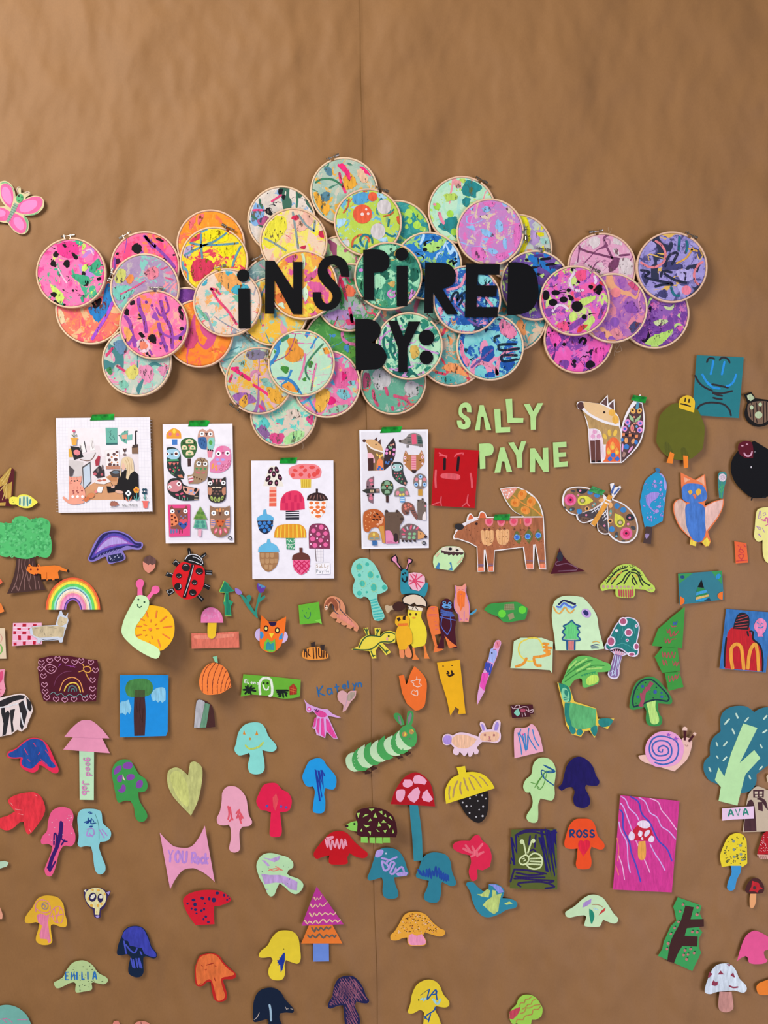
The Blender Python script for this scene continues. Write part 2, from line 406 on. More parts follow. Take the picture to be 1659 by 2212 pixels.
    m5 = math_('LESS_THAN', vo.outputs['Distance'], rad); c = mix(m5, c, gi.outputs['C5'])
    hsv = N(g, 'ShaderNodeHueSaturation'); Lk(c, hsv.inputs['Color']); Lk(math_('ADD', math_('MULTIPLY', grain, .22), .78), hsv.inputs['Value'])
    Lk(hsv.outputs[0], go.inputs['Color']); Lk(grain, go.inputs['Height'])
    return g
SPL = splatter_group()
def fabric_mat(i, cols, T1=.5, T2=.55, T3=.56, LW=.012, Dots=.25):
    m = bpy.data.materials.new('splattered_canvas'); m.use_nodes = True; t = m.node_tree; b = t.nodes['Principled BSDF']
    b.inputs['Roughness'].default_value = .7; b.inputs['Specular IOR Level'].default_value = .2
    g = N(t, 'ShaderNodeGroup'); g.node_tree = SPL
    for nme, h in zip(('Base', 'C1', 'C2', 'C3', 'C4', 'C5'), cols.split()): g.inputs[nme].default_value = rgb(h)
    g.inputs['Seed'].default_value = (i * 3.17, i * .77, i * 5.31)
    for nme, v in (('T1', T1), ('T2', T2), ('T3', T3), ('LineW', LW), ('Dots', Dots)): g.inputs[nme].default_value = v
    bp = N(t, 'ShaderNodeBump', Strength=.3, Distance=.0006)
    t.links.new(g.outputs[0], b.inputs['Base Color']); t.links.new(g.outputs[1], bp.inputs['Height']); t.links.new(bp.outputs[0], b.inputs['Normal'])
    return m
def lathe(profile, R, n=72, gap=None):
    """profile (r offset from R in mm, depth mm) swept round an axis along -Y"""
    V, Fc = [], []; k = len(profile)
    a0, a1 = (0, 2 * math.pi) if gap is None else (gap[0], gap[0] + 2 * math.pi - gap[1])
    cnt = n if gap is None else n + 1
    for i in range(cnt):
        a = a0 + (a1 - a0) * i / n
        for r, d in profile: V.append(((R + r / 1000) * math.cos(a), -d / 1000, (R + r / 1000) * math.sin(a)))
    for i in range(n):
        for j in range(k):
            p, q = (i % cnt) * k + j, ((i + 1) % cnt) * k + j
            p2, q2 = (i % cnt) * k + (j + 1) % k, ((i + 1) % cnt) * k + (j + 1) % k
            Fc.append((p, p2, q2, q))
    if gap is not None: Fc += [tuple(reversed(range(k))), tuple(n * k + j for j in range(k))]
    return V, Fc
def mobj(name, V, Fc, material, parent, sm=False):
    me = bpy.data.meshes.new(name); me.from_pydata(V, [], Fc); me.materials.append(material)
    if sm:
        for p in me.polygons: p.use_smooth = True
    return link(bpy.data.objects.new(name, me), parent)
def rod(p, q, r, n=10):
    p, q = Vector(p), Vector(q); z = (q - p).normalized(); x = z.orthogonal().normalized(); y = z.cross(x); V = []
    for c in (p, q):
        for i in range(n):
            a = 2 * math.pi * i / n; V.append(tuple(c + x * r * math.cos(a) + y * r * math.sin(a)))
    return V, [(i, (i + 1) % n, n + (i + 1) % n, n + i) for i in range(n)] + [tuple(reversed(range(n))), tuple(range(n, 2 * n))]
def join(*ms):
    V, Fc = [], []
    for v, f in ms:
        b = len(V); V += list(v); Fc += [tuple(i + b for i in g) for g in f]
    return V, Fc
WOODS = [mat(h, 'wood') for h in ('ecc7a0', 'e8c09a', 'eecca6', 'e9bf9e')]
STEEL = mat('a39d95', 'metal')
HOOP = {}; CLIP = {}
STEP = 8.4
def hoop(i, cx, cy, R, lev, label, cols, clasp=None, **kw):
    """clasp: angle in degrees (0 = right, 90 = up) where the screw clasp sits on the rim"""
    d = (2.0 + lev * STEP) / 1000; s = (D - d - .0075) / D
    root = bpy.data.objects.new('embroidery_hoop', None); root.empty_display_size = .03; link(root); c = P(cx, cy, d + .0075); root.location = (c.x, -d, c.z)
    root['label'] = label; root['category'] = 'embroidery hoop'; root['group'] = 'embroidery hoops clustered in a cloud'
    r = R / 1000 * s; wd = WOODS[i % 4]
    gap = None
    if clasp is not None: gap = (math.radians(clasp) + .05, .10)
    mobj('outer_ring', *lathe([(0, .6), (0, 6.7), (-.7, 7.4), (-2.9, 7.4), (-3.7, 6.8), (-3.7, .0), (-.6, 0)], r, 84, gap), wd, root, True)
    inner = mobj('inner_ring', *lathe([(-4.6, .0), (-4.6, 5.8), (-7, 5.8), (-7, 0)], r), wd, root)
    n = 60; fr = r - .0043; V = [(0, -.0064, 0)]
    for q, dd in ((.5, 6.4), (.93, 6.5), (.98, 6.9), (1, 6.2), (1, 1.0)):
        V += [(fr * q * math.cos(2 * math.pi * k / n), -dd / 1000, fr * q * math.sin(2 * math.pi * k / n)) for k in range(n)]
    Fc = [(0, 1 + k, 1 + (k + 1) % n) for k in range(n)]
    for rg in range(4):
        Fc += [(1 + rg * n + k, 1 + (rg + 1) * n + k, 1 + (rg + 1) * n + (k + 1) % n, 1 + rg * n + (k + 1) % n) for k in range(n)]
    fab = mobj('painted_fabric', V, [tuple(f) for f in Fc], fabric_mat(i, cols, **kw), root, True)
    if clasp is not None:
        a = math.radians(clasp); er = Vector((math.cos(a), 0, math.sin(a))); et = Vector((math.sin(a), 0, -math.cos(a)))
        if i % 5 == 3: et = -et
        cl = bpy.data.objects.new('screw_clasp', None); cl.empty_display_size = .01
        def q(t_, r_, y_): return er * (r + r_ / 1000) + et * (t_ / 1000) + Vector((0, -y_ / 1000, 0))
        tabs = []
        for t_ in (-6.5, 6.5):
            V = [tuple(q(t_ + a_, b_, c_)) for a_ in (-.8, .8) for b_ in (-3, 7.6) for c_ in (1.6, 6.6)]
            tabs.append((V, [(0, 1, 3, 2), (4, 6, 7, 5), (0, 4, 5, 1), (2, 3, 7, 6), (0, 2, 6, 4), (1, 5, 7, 3)]))
        base = mobj('clasp_bracket', *join(*tabs), STEEL, root)
        mobj('screw', *rod(q(-11, 5.2, 4.2), q(8, 5.2, 4.2), .0011), STEEL, base)
        mobj('nut', *rod(q(-12.5, 5.2, 4.2), q(-11, 5.2, 4.2), .0026, 6), STEEL, base)
        mobj('knurled_knob', *rod(q(9, 5.2, 4.2), q(16.5, 5.2, 4.2), .0032, 12), STEEL, base)
    CLIP[i] = (cx, cy, R - 5.4)
    HOOP[i] = (root, fab, d + .0065, c)
    return root
HL = [  # id, cx, cy, R, level, label, colours (base, area, area, scratch, line, drip), clasp angle, options
 (2, 195, 668, 76, 0, 'coral hoop with a blue patch and a violet streak, under the leftmost hoop', 'ff8266 ff5f72 f3c08a ffa05c c25ae0 ff9a50', None, dict(Dots=.0, LW=.006)),
 (3, 313, 574, 75, 0, 'hot pink hoop with a big black dot and purple streaks, highest at the left end', 'ff6f9d ff4f86 ff8a5c f04a78 9a4fb4 3a1230', 122, dict(Dots=.3)),
 (7, 455, 526, 74, 0, 'orange hoop with pink bands, behind the yellow and red hoop', 'ffa028 ff9322 ff7a4e ffb23c e0507a ff7060', None, dict(Dots=0.)),
 (10, 400, 694, 74, 0, 'purple hoop mostly hidden behind the orange hoop left of the letters', '7d3f98 8d4ea6 6a3488 a05ab4 c06ad0 d070c0', None, {}),
 (12, 608, 475, 74, 0, 'cream and sky blue hoop with black splashes, upper left of centre', 'efe0d0 e6d8c8 8fb8dc d9cfc2 3f6f5a 20242c', None, dict(T2=.58, Dots=.12)),
 (15, 592, 626, 74, 0, 'grey teal hoop mostly hidden behind the letter N', '8fb0a8 a8c4b8 d49ab0 6a8f90 3f6f68 c0d0c8', 118, {}),
 (18, 542, 769, 71, 0, 'pale aqua hoop showing only its lower left edge', '9fd6cc b4e0d4 8cc8c0 e2c8a8 6ab0b0 f0a090', None, dict(Dots=.1)),
 (21, 612, 895, 72, 0, 'aqua, mauve and lime hoop, lowest of the whole cluster', 'e8d2bc 9fe8c0 6ad8c8 d8e8c0 9a6a9c e8407a', None, dict(T2=.53, Dots=.12)),
 (23, 729, 741, 73.5, 0, 'grass green hoop half hidden behind the letter B', '4f9a46 5fa850 7cb860 3f8a4a e070a0 4a90c8', None, dict(Dots=.1)),
 (25, 736, 582, 73.5, 0, 'lime hoop speckled with plum, behind the letters S and P', 'c8e88a b0e07a e6d8b8 9ac890 a05070 c06080', None, {}),
 (26, 743.5, 412.5, 73.5, 0, 'sage hoop with hot pink stroke and mustard patches, topmost of the cluster', 'b8ccb4 a4c4b0 f8b840 d8d0b8 4f8a70 ff6a8a', 110, dict(T2=.58, Dots=.1)),
 (28, 858, 505, 73.5, 0, 'teal and lime dotted hoop mostly hidden behind the red-spotted hoop', '2f9490 3aa09a a4d850 4aa8a0 e0f0a0 b8e860', None, dict(Dots=.5)),
 (31, 998, 453, 73.5, 0, 'mint hoop with large teal splashes and a clasp at upper right', 'c8f0cc b8ecc4 c4e86a a8e4d4 f8a0a8 a0dc50', 58, dict(T2=.57, Dots=.28)),
 (33, 1119, 536, 74.5, 0, 'pale grey hoop with bright yellow loops, behind the lilac hoop', 'c8d0c0 d8dcc8 b0a0c8 e8e870 f0e82a f0a080', None, dict(LW=.02)),
 (37, 1108, 686, 74, 0, 'teal and orange hoop behind the letter D', '5aaaa4 6ab4ac e8c4a0 f09a6a 4a8a88 f0a070', None, {}),
 (42, 878, 690, 74, 0, 'dull teal and orange hoop in the gap below the letters P and I', '7aa894 5f9a8a e8a070 9ab8a0 c06a80 e89060', None, {}),
 (41, 849, 824, 72, 0, 'sage hoop with silver and red paint under the colon', '6ab090 78b898 d8647a a8bfa8 c85070 e0685a', None, dict(T2=.6, Dots=.15)),
 (43, 1301, 577, 74.5, 0, 'pale pink hoop with plum twig lines at the right end', 'f0a8c4 eab0c8 f4c0d0 e8d4d0 8a4a70 b87898', 98, dict(LW=.009, Dots=.05)),
 (45, 1250, 732, 75, 0, 'magenta and purple hoop with black blots, lowest at the right end', 'f862b4 ff6ac0 8f4aa8 e87ac8 5a2a78 301038', None, dict(T2=.5, Dots=.42)),
 (48, 1414, 677, 76, 0, 'purple hoop with lime patches under the lavender hoop', '7d449c 8a4fa8 9a62b4 d87ab8 c8e880 50206a', None, dict(Dots=.2)),
 (1, 153, 589.5, 76, 1, 'pink, green and black splashed hoop, leftmost of the cluster', 'ff7fb6 ff4f9c 46b888 d6f070 c88ad8 141014', 96, dict(T2=.57, T3=.6, Dots=.42)),
 (4, 312.5, 622, 75, 1, 'greyed lavender hoop with aqua and salmon paint at left', 'b496b8 a88cb4 8ad0c0 c8b8b8 f07ca0 f898a0', 160, dict(Dots=.05)),
 (6, 295, 781, 75.5, 1, 'pale mint hoop with pink smears, lowest at the left end', 'c8d4c0 a0d4c0 f49ab8 e8d8c8 4a8a8a f0508a', None, dict(Dots=.1)),
 (8, 462, 563, 74, 1, 'yellow and red hoop crossed by grey blue lines', 'fbe02a fff03a e8405a f8a040 6aa8b8 ff8a5a', 66, dict(T2=.55, Dots=.15)),
 (11, 430, 720, 74, 1, 'all orange hoop with a magenta smudge, beneath the first letter', 'ff8f2a ff7a3a ffa33a ff6a4a e0558a ffb050', None, dict(Dots=.05)),
 (13, 634, 522, 73.5, 1, 'pale yellow and peach hoop with slanting grey lines above the letter N', 'f6d6b4 f8e86a f8ec3c f8b8a0 9aaaa8 e0406a', None, dict(T2=.58, LW=.008, Dots=.1)),
 (16, 590, 672, 75, 1, 'mustard, aqua and pink hoop below the letter N', 'f8c23c 9ad4c0 f8c844 e89ab0 5a9aa0 e84a80', 225, dict(Dots=.15)),
 (24, 755, 642, 74, 1, 'grey green hoop with crimson paint behind the letter S', '9ab49a b4a0bc 4a9a5a d0c0b0 e0406a f06a5a', None, dict(Dots=.12)),
 (27, 795, 480, 73.5, 1, 'lime and sky blue hoop with a big orange red spot', 'c0dc50 c8e058 a8d8ec 6ab8dc 3a8a90 e86a4a', 68, dict(T1=.44, T2=.6, Dots=.1)),
 (30, 925, 574, 74, 1, 'bright blue hoop with lime splashes and black drips', '2f86d0 1f74c4 a8e070 6ab0e8 bfe8ff 0a1420', None, dict(Dots=.4)),
 (32, 1059, 501, 73, 1, 'lilac and orchid pink hoop with sky blue dabs', 'd48ac8 c490cc f078c0 e8cfb0 e0a0d8 9ac4f0', 0, dict(Dots=.3)),
 (34, 1157, 616, 76, 1, 'purple hoop with blue and black stripes behind the letter D', '7d58a8 6e4c9c c0e088 5a4a90 2a80d0 16121c', 79, dict(LW=.028, Dots=.3)),
 (39, 978, 761, 74, 1, 'teal and orange hoop partly under the colon hoop, low right of centre', '6ab0a4 7abcae f8a468 d8c0a0 e8505a f0905a', None, dict(T2=.54)),
 (19, 559, 822, 73, 1, 'mustard and sage hoop with a hot pink slash and a clasp at lower left', 'f2b83c b8ccb4 e8b4b8 c8c8b0 a070a8 6ab0a8', 230, dict(T1=.47, Dots=.15)),
 (22, 706, 829, 73.5, 1, 'bubblegum pink and aqua hoop beside the letter B', 'f078a8 f088b0 a8d8c0 f8c070 5ab4d8 e8308a', None, dict(T2=.54, Dots=.15)),
 (46, 1324, 665, 75.5, 1, 'mauve and salmon hoop with a round salmon spot', 'c07ab8 b46ab4 f090a0 9a5ab4 f8b080 e86a8a', None, dict(T2=.54, Dots=.2)),
 (47, 1452, 576.5, 77, 1, 'lavender and slate hoop with coral arcs, rightmost of the cluster', 'a79ad8 b4a8e0 5a5488 8a82b8 343850 f0c060', 60, dict(LW=.02, Dots=.05)),
 (5, 332, 701, 75, 2, 'hot pink and orange hoop with long purple drips', 'ff7fb0 ff6a9c ff8f5a ffb0a0 a04fb4 181018', 88, dict(LW=.02, Dots=.3)),
 (9, 491, 653, 74, 2, 'pale peach hoop behind the first letter I', 'f0d4bc f4dcc8 8fd0c4 f8b068 a8a8b0 f86a7a', 104, dict(Dots=.12)),
 (14, 654, 615, 75, 2, 'orange, yellow and pink hoop behind the letters N and S', 'f8b04a f8a03c e8609a f8d84a d8f0c0 f0783c', None, dict(Dots=.15)),
 (20, 651, 784, 72.5, 2, 'mint hoop with two big orange blots and blue arcs', 'bfe8c4 c4ecc8 f0e89a d0dcc4 3f90c8 e87ab0', 170, dict(T2=.6, LW=.014, Dots=.08)),
 (29, 839, 596, 74, 2, 'dark green and mint hoop behind the letters P and I', '3f9a78 2f7f6a a8e8b8 78c89a 1f5f50 d8b860', 222, dict(Dots=.15)),
 (38, 1059, 749, 73, 2, 'cobalt and aqua hoop with pink loops below the letter E', '8fdcd8 7ad0d0 2468b8 1f5ca8 f49ab8 183a50', None, dict(T1=.5, T2=.52, LW=.016)),
 (40, 884, 747, 73, 2, 'mint and forest green hoop behind the letter Y and colon', 'bfeec0 a8e0b0 2f9078 7ac8a0 1f6a5c d8a0d0', 52, dict(LW=.018, Dots=.15)),
 (44, 1242, 649, 76, 2, 'pink and lime hoop with big black dots right of the letter D', 'e070c8 ff6ab0 8f4fa8 d8f080 ff5a7a 100c12', 60, dict(Dots=.3)),
 (35, 1009, 647, 74, 3, 'cobalt blue and aqua hoop behind the letters R and E', '2a68b8 1f58a4 8fdcdc f4a0b8 1a3a58 7a58a0', None, dict(T2=.53, LW=.016)),
]
for i, cx, cy, R, lev, lb, cols, cl, kw in HL: hoop(i, cx, cy, R, lev, lb, cols, cl, **kw)
class HoopPaint(Thing):
    pass
def HP(i):
    """thick paint on the canvas of hoop i: following marks become its children"""
    global CUR
    finish_hoop(); root, fab, d, c = HOOP[i]
    t = Thing('x', 'x', 'x', d=d * 1000 + .25, flat=True); t.org = Vector((c.x, root.location.y, c.z)); t.c = (0, 0); t.hoop = fab; t.clip = CLIP[i]; CUR = t
def finish_hoop():
    global CUR
    if CUR is not None and hasattr(CUR, 'hoop'):
        for o, up in CUR.parts: link(o, CUR.hoop)
        CUR = None
    else:
        finish(); CUR = None
# ---------------------------------------------------------------- thick paint marks on the canvases
def B(col, s):
    """ragged blots of paint"""
    for q in s.split(';'):
        o = smooth(pts(q), True, 1.6); n = len(o); r = random.Random(q); ph = r.random() * 50
        cx = sum(p[0] for p in o) / n; cy = sum(p[1] for p in o) / n
        o = [(x + (x - cx) / (math.hypot(x - cx, y - cy) + .1) * w_, y + (y - cy) / (math.hypot(x - cx, y - cy) + .1) * w_)
             for x, y in o for w_ in [2.0 * noise.noise((x / 2.6, y / 2.6, ph)) + 2.2 * noise.noise((x / 8, y / 8, ph))]]
        raw_fill(o, 'paint_blot', mat(col, 'dry')); CUR.lay -= 1
    CUR.lay += 1
def Z(col, w_, s):
    for q in s.split(';'): L(col, w_, q, 'paint_streak', 'dry'); CUR.lay -= 1
    CUR.lay += 1
def Q(col, s): E(col, s, 'paint_dot', 'paint')
O(0, 380, 4.1475)
HP(1); B('f83f94', '520,600 600,570 700,620 690,700 600,740 520,690'); B('3fae80', '640,890 720,880 790,900 800,940 740,975 690,940;830,790 880,740 905,790 880,830 840,860 800,850;515,850 545,855 530,905;720,1090 760,1070 740,1140'); B('d6f070', '450,970 500,1000 560,1060 570,1110 530,1140 480,1060;740,600 762,595 760,650 735,660;740,800 790,790 770,850 735,850'); B('0e0a0c', '575,765 600,752 622,770 618,810 595,825 575,800;455,770 480,755 500,790 490,815 460,800;640,690 680,700 695,740 670,745;455,1050 490,1040 505,1065 480,1090;870,920 900,910 905,935 880,940;560,615 590,610 600,635 570,645'); Z('f8c8dc', 3, '770,670 810,660 840,710;520,830 570,920 600,960')
HP(2); B('2a86cc', '790,1180 900,1150 950,980 1000,960 1030,1060 1000,1180 940,1240 880,1310 830,1260'); B('0e0a10', '820,1140 880,1100 910,1110 890,1170 850,1185'); Z('b85ae0', 6, '1010,1130 950,1260 880,1370 815,1480'); B('f4d8a8', '520,1200 560,1210 580,1300 540,1320')
HP(3); B('120a10', '1180,640 1215,605 1260,625 1265,670 1235,695 1195,680;1400,560 1440,545 1475,570 1450,595;1035,690 1060,690 1055,715'); Z('9a4fb4', 6, '1270,520 1400,640 1520,760 1590,860;1290,520 1370,640 1390,620'); B('8a4aa8', '1000,780 1030,730 1040,800 1010,860')
HP(4); B('f2889a', '1330,830 1400,810 1420,880 1380,930 1330,920 1290,870'); B('f2924a', '1130,920 1170,880 1200,910 1170,960 1140,970'); B('d8d870', '1020,880 1080,830 1130,860 1100,950 1040,960'); B('80d4c0', '1010,1010 1120,980 1210,1010 1150,1090 1050,1110'); Z('e85a8a', 3, '1080,1060 1200,1000 1300,940;1440,840 1500,815;1480,910 1550,930')
HP(5); Z('a04ab0', 7, '1240,1080 1250,1180 1290,1280 1310,1400;1100,1230 1160,1310 1180,1400 1210,1530;1440,1120 1470,1250 1530,1370 1545,1570;1420,1320 1450,1440 1500,1580'); Z('a04ab0', 4, '1480,1080 1510,1200 1440,1250 1400,1180;1330,1540 1360,1600'); B('f8d0d8', '1230,1480 1290,1460 1345,1510 1330,1570 1270,1580 1230,1530'); B('f88a6a', '1250,1500 1290,1485 1320,1520 1300,1555 1260,1550'); B('120a10', '1240,1410 1270,1405 1300,1440 1270,1450;1330,1440 1370,1420 1400,1440 1390,1500 1340,1480;1120,1190 1150,1200 1150,1250 1110,1230;1600,1190 1640,1230 1640,1290 1610,1270'); B('ffb060', '1110,1370 1150,1360 1180,1430 1140,1480'); Q('7a3a9a', '1310,1130,14 1360,1160,12 1440,1500,14 1490,1530,16')
HP(6); B('f098b8', '1250,1720 1340,1700 1380,1760 1340,1850 1270,1810;1420,1730 1500,1700 1510,1780 1450,1790'); Z('e84a7a', 5, '1010,1540 970,1590 935,1630;1045,1700 1090,1730 1120,1750'); B('4a9a5a', '955,1730 990,1710 1010,1760 980,1780'); B('e8dc70', '1130,1740 1200,1690 1240,1760 1200,1820 1150,1810'); B('6a90b0', '1020,1490 1100,1470 1140,1560 1080,1600 1030,1540'); B('8ad0b4', '1060,1850 1120,1830 1150,1880 1090,1910')
O(350, 380, 4.1475)
HP(7); B('ff7478', '240,420 290,340 320,330 280,440 250,480;330,320 380,320 350,420 320,430')
HP(8); B('fbe812', '420,480 560,470 600,560 500,600 380,560 370,520;500,640 640,620 660,700 540,720'); B('e0385a', '230,520 330,490 340,560 250,590;270,780 400,740 470,800 400,900 280,940'); B('c8b0d8', '180,660 260,620 280,680 210,740'); Z('6aa0b0', 4, '250,600 380,620 600,610 690,600;580,510 480,580 380,620 200,710;350,490 350,620 360,740;710,620 660,720 630,810')
HP(12); B('84b4e0', '790,270 880,250 920,290 900,400 840,450 790,400'); Z('3f7a5e', 4, '870,180 880,250 900,290;1180,120 1210,180 1205,280;790,350 850,390'); B('14181e', '1040,150 1050,110 1090,110 1070,170;1060,190 1100,170 1090,210;920,310 960,290 990,340 950,350'); Z('f04a80', 4, '790,310 860,305 920,310;980,230 1040,190 1070,170'); B('c05a90', '850,400 920,360 950,380 900,440')
HP(13); B('f6ea40', '890,480 960,380 1080,360 1120,440 1060,560 960,640 900,590;1060,640 1110,640 1100,690'); B('f8c0a8', '1160,440 1300,330 1360,400 1240,500'); Z('8fa4a4', 4, '890,545 1000,600 1110,670;1165,290 1190,440 1220,650;1225,350 1290,440 1360,490;1370,400 1360,500'); B('d82a50', '1160,380 1200,350 1230,375 1200,400;1400,520 1450,480 1450,560;1230,640 1290,620 1270,660')
HP(9); B('f8ae5c', '480,860 620,860 720,980 640,1060 560,1000 500,940'); B('48b4c8', '560,850 620,835 640,860 590,890;340,960 400,910 400,960 360,990;640,990 750,970 770,1010 680,1060 620,1040'); Z('f4507a', 5, '440,1010 500,1110 590,1210 670,1330;430,1010 480,1020 520,1060'); Z('9aa0a8', 2, '470,1260 560,1320 690,1390'); B('7ac4a0', '310,1180 350,1200 420,1280 390,1290;630,1080 700,1070 690,1130;480,970 520,960 530,1010')
HP(14); B('e0609a', '1100,740 1180,690 1220,730 1150,780;1290,900 1360,850 1400,830 1380,900 1280,950;1300,960 1400,950 1450,1010 1380,1040'); B('f07a3c', '1010,1060 1080,1060 1110,1130 1060,1150 1020,1120'); B('f4e040', '1290,1150 1350,1150 1360,1220 1300,1220;1450,950 1490,960 1480,1010'); Z('d8eec0', 5, '1240,670 1270,740 1265,830'); B('d8f0cc', '1250,1030 1290,1000 1310,1070 1280,1120;1030,1150 1080,1140 1100,1190')
HP(11); B('e0507a', '200,1460 230,1380 290,1370 320,1450 280,1540 210,1540'); Z('ff7a3a', 3, '420,1570 500,1550 560,1590')
O(450, 680, 3.318)
HP(20); B('f8a23c', '560,180 600,165 640,175 640,210 680,260 675,310 620,340 560,325 550,280 575,220;530,500 580,485 630,505 645,550 600,570 545,540;820,240 870,230 880,270 840,280;740,135 790,150 770,165'); Z('3f8cc8', 6, '460,460 540,455 600,480 640,530 660,575;490,200 500,260 450,360;790,520 840,490'); Z('f08ab0', 4, '695,280 680,380 650,465;775,350 755,430 735,560'); Z('4a9068', 3.5, '830,200 740,300 700,370 700,420 725,465'); Z('b05080', 1.6, '630,120 600,220 560,290 470,335'); B('4a9a3c', '520,375 550,365 580,395 560,420 530,400;715,340 745,335 745,370 720,375;670,460 700,450 700,480;470,250 490,260 475,280'); B('3f9068', '520,180 570,140 580,160 540,190')
HP(19); B('f82a78', '150,380 215,375 225,400 300,450 295,475 240,445 190,410'); Z('f83a78', 5, '320,500 390,545 445,585;365,650 415,700;170,430 150,480;320,240 390,275'); B('a86ab0', '170,580 240,555 320,580 340,620 270,640 200,620'); Z('e090b0', 5, '305,440 320,410 350,405 370,430'); B('8a8098', '270,280 330,250 410,270 390,310 300,320'); B('8ac4b4', '390,500 440,480 460,530;220,340 260,330 250,370;370,460 430,460 400,490'); B('f4b23c', '220,620 270,570 280,640 230,680;420,520 520,560 540,640 450,620')
HP(21); B('5fd0c4', '360,790 400,740 440,780 400,830;480,760 540,740 530,790'); B('b4ec9a', '540,900 620,830 690,850 660,920 580,940'); B('94689c', '340,840 390,790 440,850 400,890'); B('e8508a', '440,860 540,850 530,920 470,930;700,740 760,720 740,790'); B('ead4c0', '560,690 640,680 660,730 580,740')
HP(22); B('ee6aa0', '900,450 980,390 1060,370 1080,450 1000,510 920,520'); B('84ccd0', '920,560 970,530 1020,580 970,610;1000,480 1050,470 1040,510'); B('f01f78', '850,610 890,590 915,625 870,645;960,400 990,440 960,470'); B('f4b848', '780,560 850,530 870,590 820,690 770,680'); B('a0d0b0', '850,690 930,650 1010,650 940,700'); Z('4aa8d0', 4, '720,600 750,660 780,700')
HP(41); B('cfcac6', '1180,420 1240,390 1300,430 1300,500 1240,540 1190,520;1410,500 1460,475 1510,510 1500,570 1450,590 1410,560;1340,690 1400,670 1420,700'); Z('d85878', 6, '1180,540 1190,600 1220,660;1330,580 1400,600 1440,630;1270,520 1285,575;1320,660 1325,705'); B('b04a68', '1100,440 1150,420 1160,500 1110,520')
HP(18); B('b0e4dc', '170,200 240,190 230,260 180,270'); Z('6ab8b8', 2.5, '110,330 180,300;150,260 220,230')
O(650, 320, 4.1475)
HP(26); B('f8b43a', '380,260 440,220 500,300 480,350 410,370 380,330;100,400 150,400 200,480 260,520 220,610 150,540 110,470'); B('ff2f7c', '330,160 350,140 390,150 430,200 445,260 430,290 400,240 370,200;520,160 580,180 640,240 620,250 550,200'); Z('ff3f80', 5, '345,220 360,300 400,400'); B('5a8a9a', '210,180 260,170 280,220 250,250;180,420 240,390 260,450 200,480'); Z('3f8a62', 4, '105,330 180,280 280,280 350,320 380,350'); B('f4c8a0', '500,200 560,200 600,290 540,300')
HP(27); B('58a8d4', '480,390 590,400 630,450 560,500 480,500 460,440'); B('b4e0f4', '320,640 400,630 400,660 330,720;690,390 760,400 780,440 700,450;690,820 760,800 750,840'); Q('e8603c', '552,590,86 643,435,42'); Q('f8dcd4', '585,548,11 603,587,13 550,592,16'); Q('d4ccc8', '745,525,65 690,745,66,72 410,855,28,36'); B('e8603c', '530,375 600,372 590,390 550,392;850,620 890,600 890,680 870,670'); Z('e06a40', 4, '460,900 470,820 540,775 600,800 610,840'); Z('2f8088', 4, '560,880 530,820 570,775 630,800 640,850;460,930 480,870 530,900;340,560 370,480 420,470;820,560 850,540 880,560;790,640 780,700;760,760 820,790 870,760'); Z('e06a40', 3, '740,610 800,595 830,570;430,450 420,520 380,580')
HP(28); Q('b0e050', '975,655,24 1040,690,36 1000,560,20'); B('b0e050', '980,480 1050,510 1110,600 1060,640 1000,560 960,520')
HP(29); B('a8e8b8', '700,880 800,860 860,900 760,960;640,1160 720,1130 760,1200 680,1250;580,1380 700,1370 660,1420'); B('1f6a54', '880,900 1000,960 1020,1010 960,1030;720,1130 790,1110 770,1170;990,1080 1050,1100 1040,1190 980,1180'); B('4aa070', '500,1180 560,1200 540,1300 510,1260;700,1380 780,1370 760,1430'); Z('d88ad8', 6, '500,1095 550,1092'); Z('d890d0', 4, '810,1270 780,1300 800,1335 840,1325 840,1285 815,1300'); B('dc90d8', '960,1350 990,1270 1030,1290 990,1350'); B('d8b060', '780,1210 840,1190 830,1250')
HP(40); Z('1f7a68', 5, '760,1600 740,1750 790,1880;820,1660 800,1800 850,1900;950,1860 980,1980 1000,2010;990,1640 930,1780;880,1500 920,1560'); Z('d8a0d8', 3.5, '740,1900 690,1780 760,1660 900,1590;760,1960 870,1990 1010,1950;1100,1640 1180,1600;1060,1770 1130,1810 1230,1840'); B('e0b858', '980,1780 1040,1770 1060,1850 1000,1880;1180,1950 1230,1900 1240,1960'); B('2f9070', '1080,1540 1140,1530 1130,1590;1100,1990 1150,1950 1170,2000;920,1490 980,1490 960,1530;770,1920 800,1960 770,1980'); B('e0a0d8', '1040,2030 1100,2000 1110,2050;680,1700 720,1690 710,1760')
HP(24); B('d82a58', '340,1150 370,1180 400,1260 420,1380 390,1330 360,1240'); B('f47850', '410,1220 490,1270 460,1330 410,1310'); B('4a9a4a', '350,1250 380,1300 380,1400 350,1400'); B('b490c0', '220,1500 330,1450 460,1460 440,1530 300,1540'); Z('f8407a', 6, '435,1430 460,1560;450,1490 460,1580'); Z('e080a8', 3, '370,1500 400,1560 360,1600')
HP(23); B('6ab04a', '420,1880 440,1800 480,1780 490,1860'); Z('e87ab0', 6, '370,1650 380,1710 430,1750 480,1755'); B('4a90c0', '380,1780 430,1770 420,1830')
O(900, 360, 4.1475)
HP(31); B('2a9090', '410,190 450,120 520,130 570,150 585,200 540,230 530,280 480,270 440,260 405,230;190,530 280,460 350,450 370,520 360,640 300,600 220,560;410,290 480,280 460,350 420,340'); Q('a4dc4c', '300,422,32 182,355,32 335,585,32'); B('f8a8a4', '330,140 380,120 400,170 360,190'); Z('f890a8', 6, '200,410 220,470 245,510;150,540 200,590;140,330 170,340'); B('c0e060', '380,110 440,110 420,150;250,250 350,240 360,290 280,310')
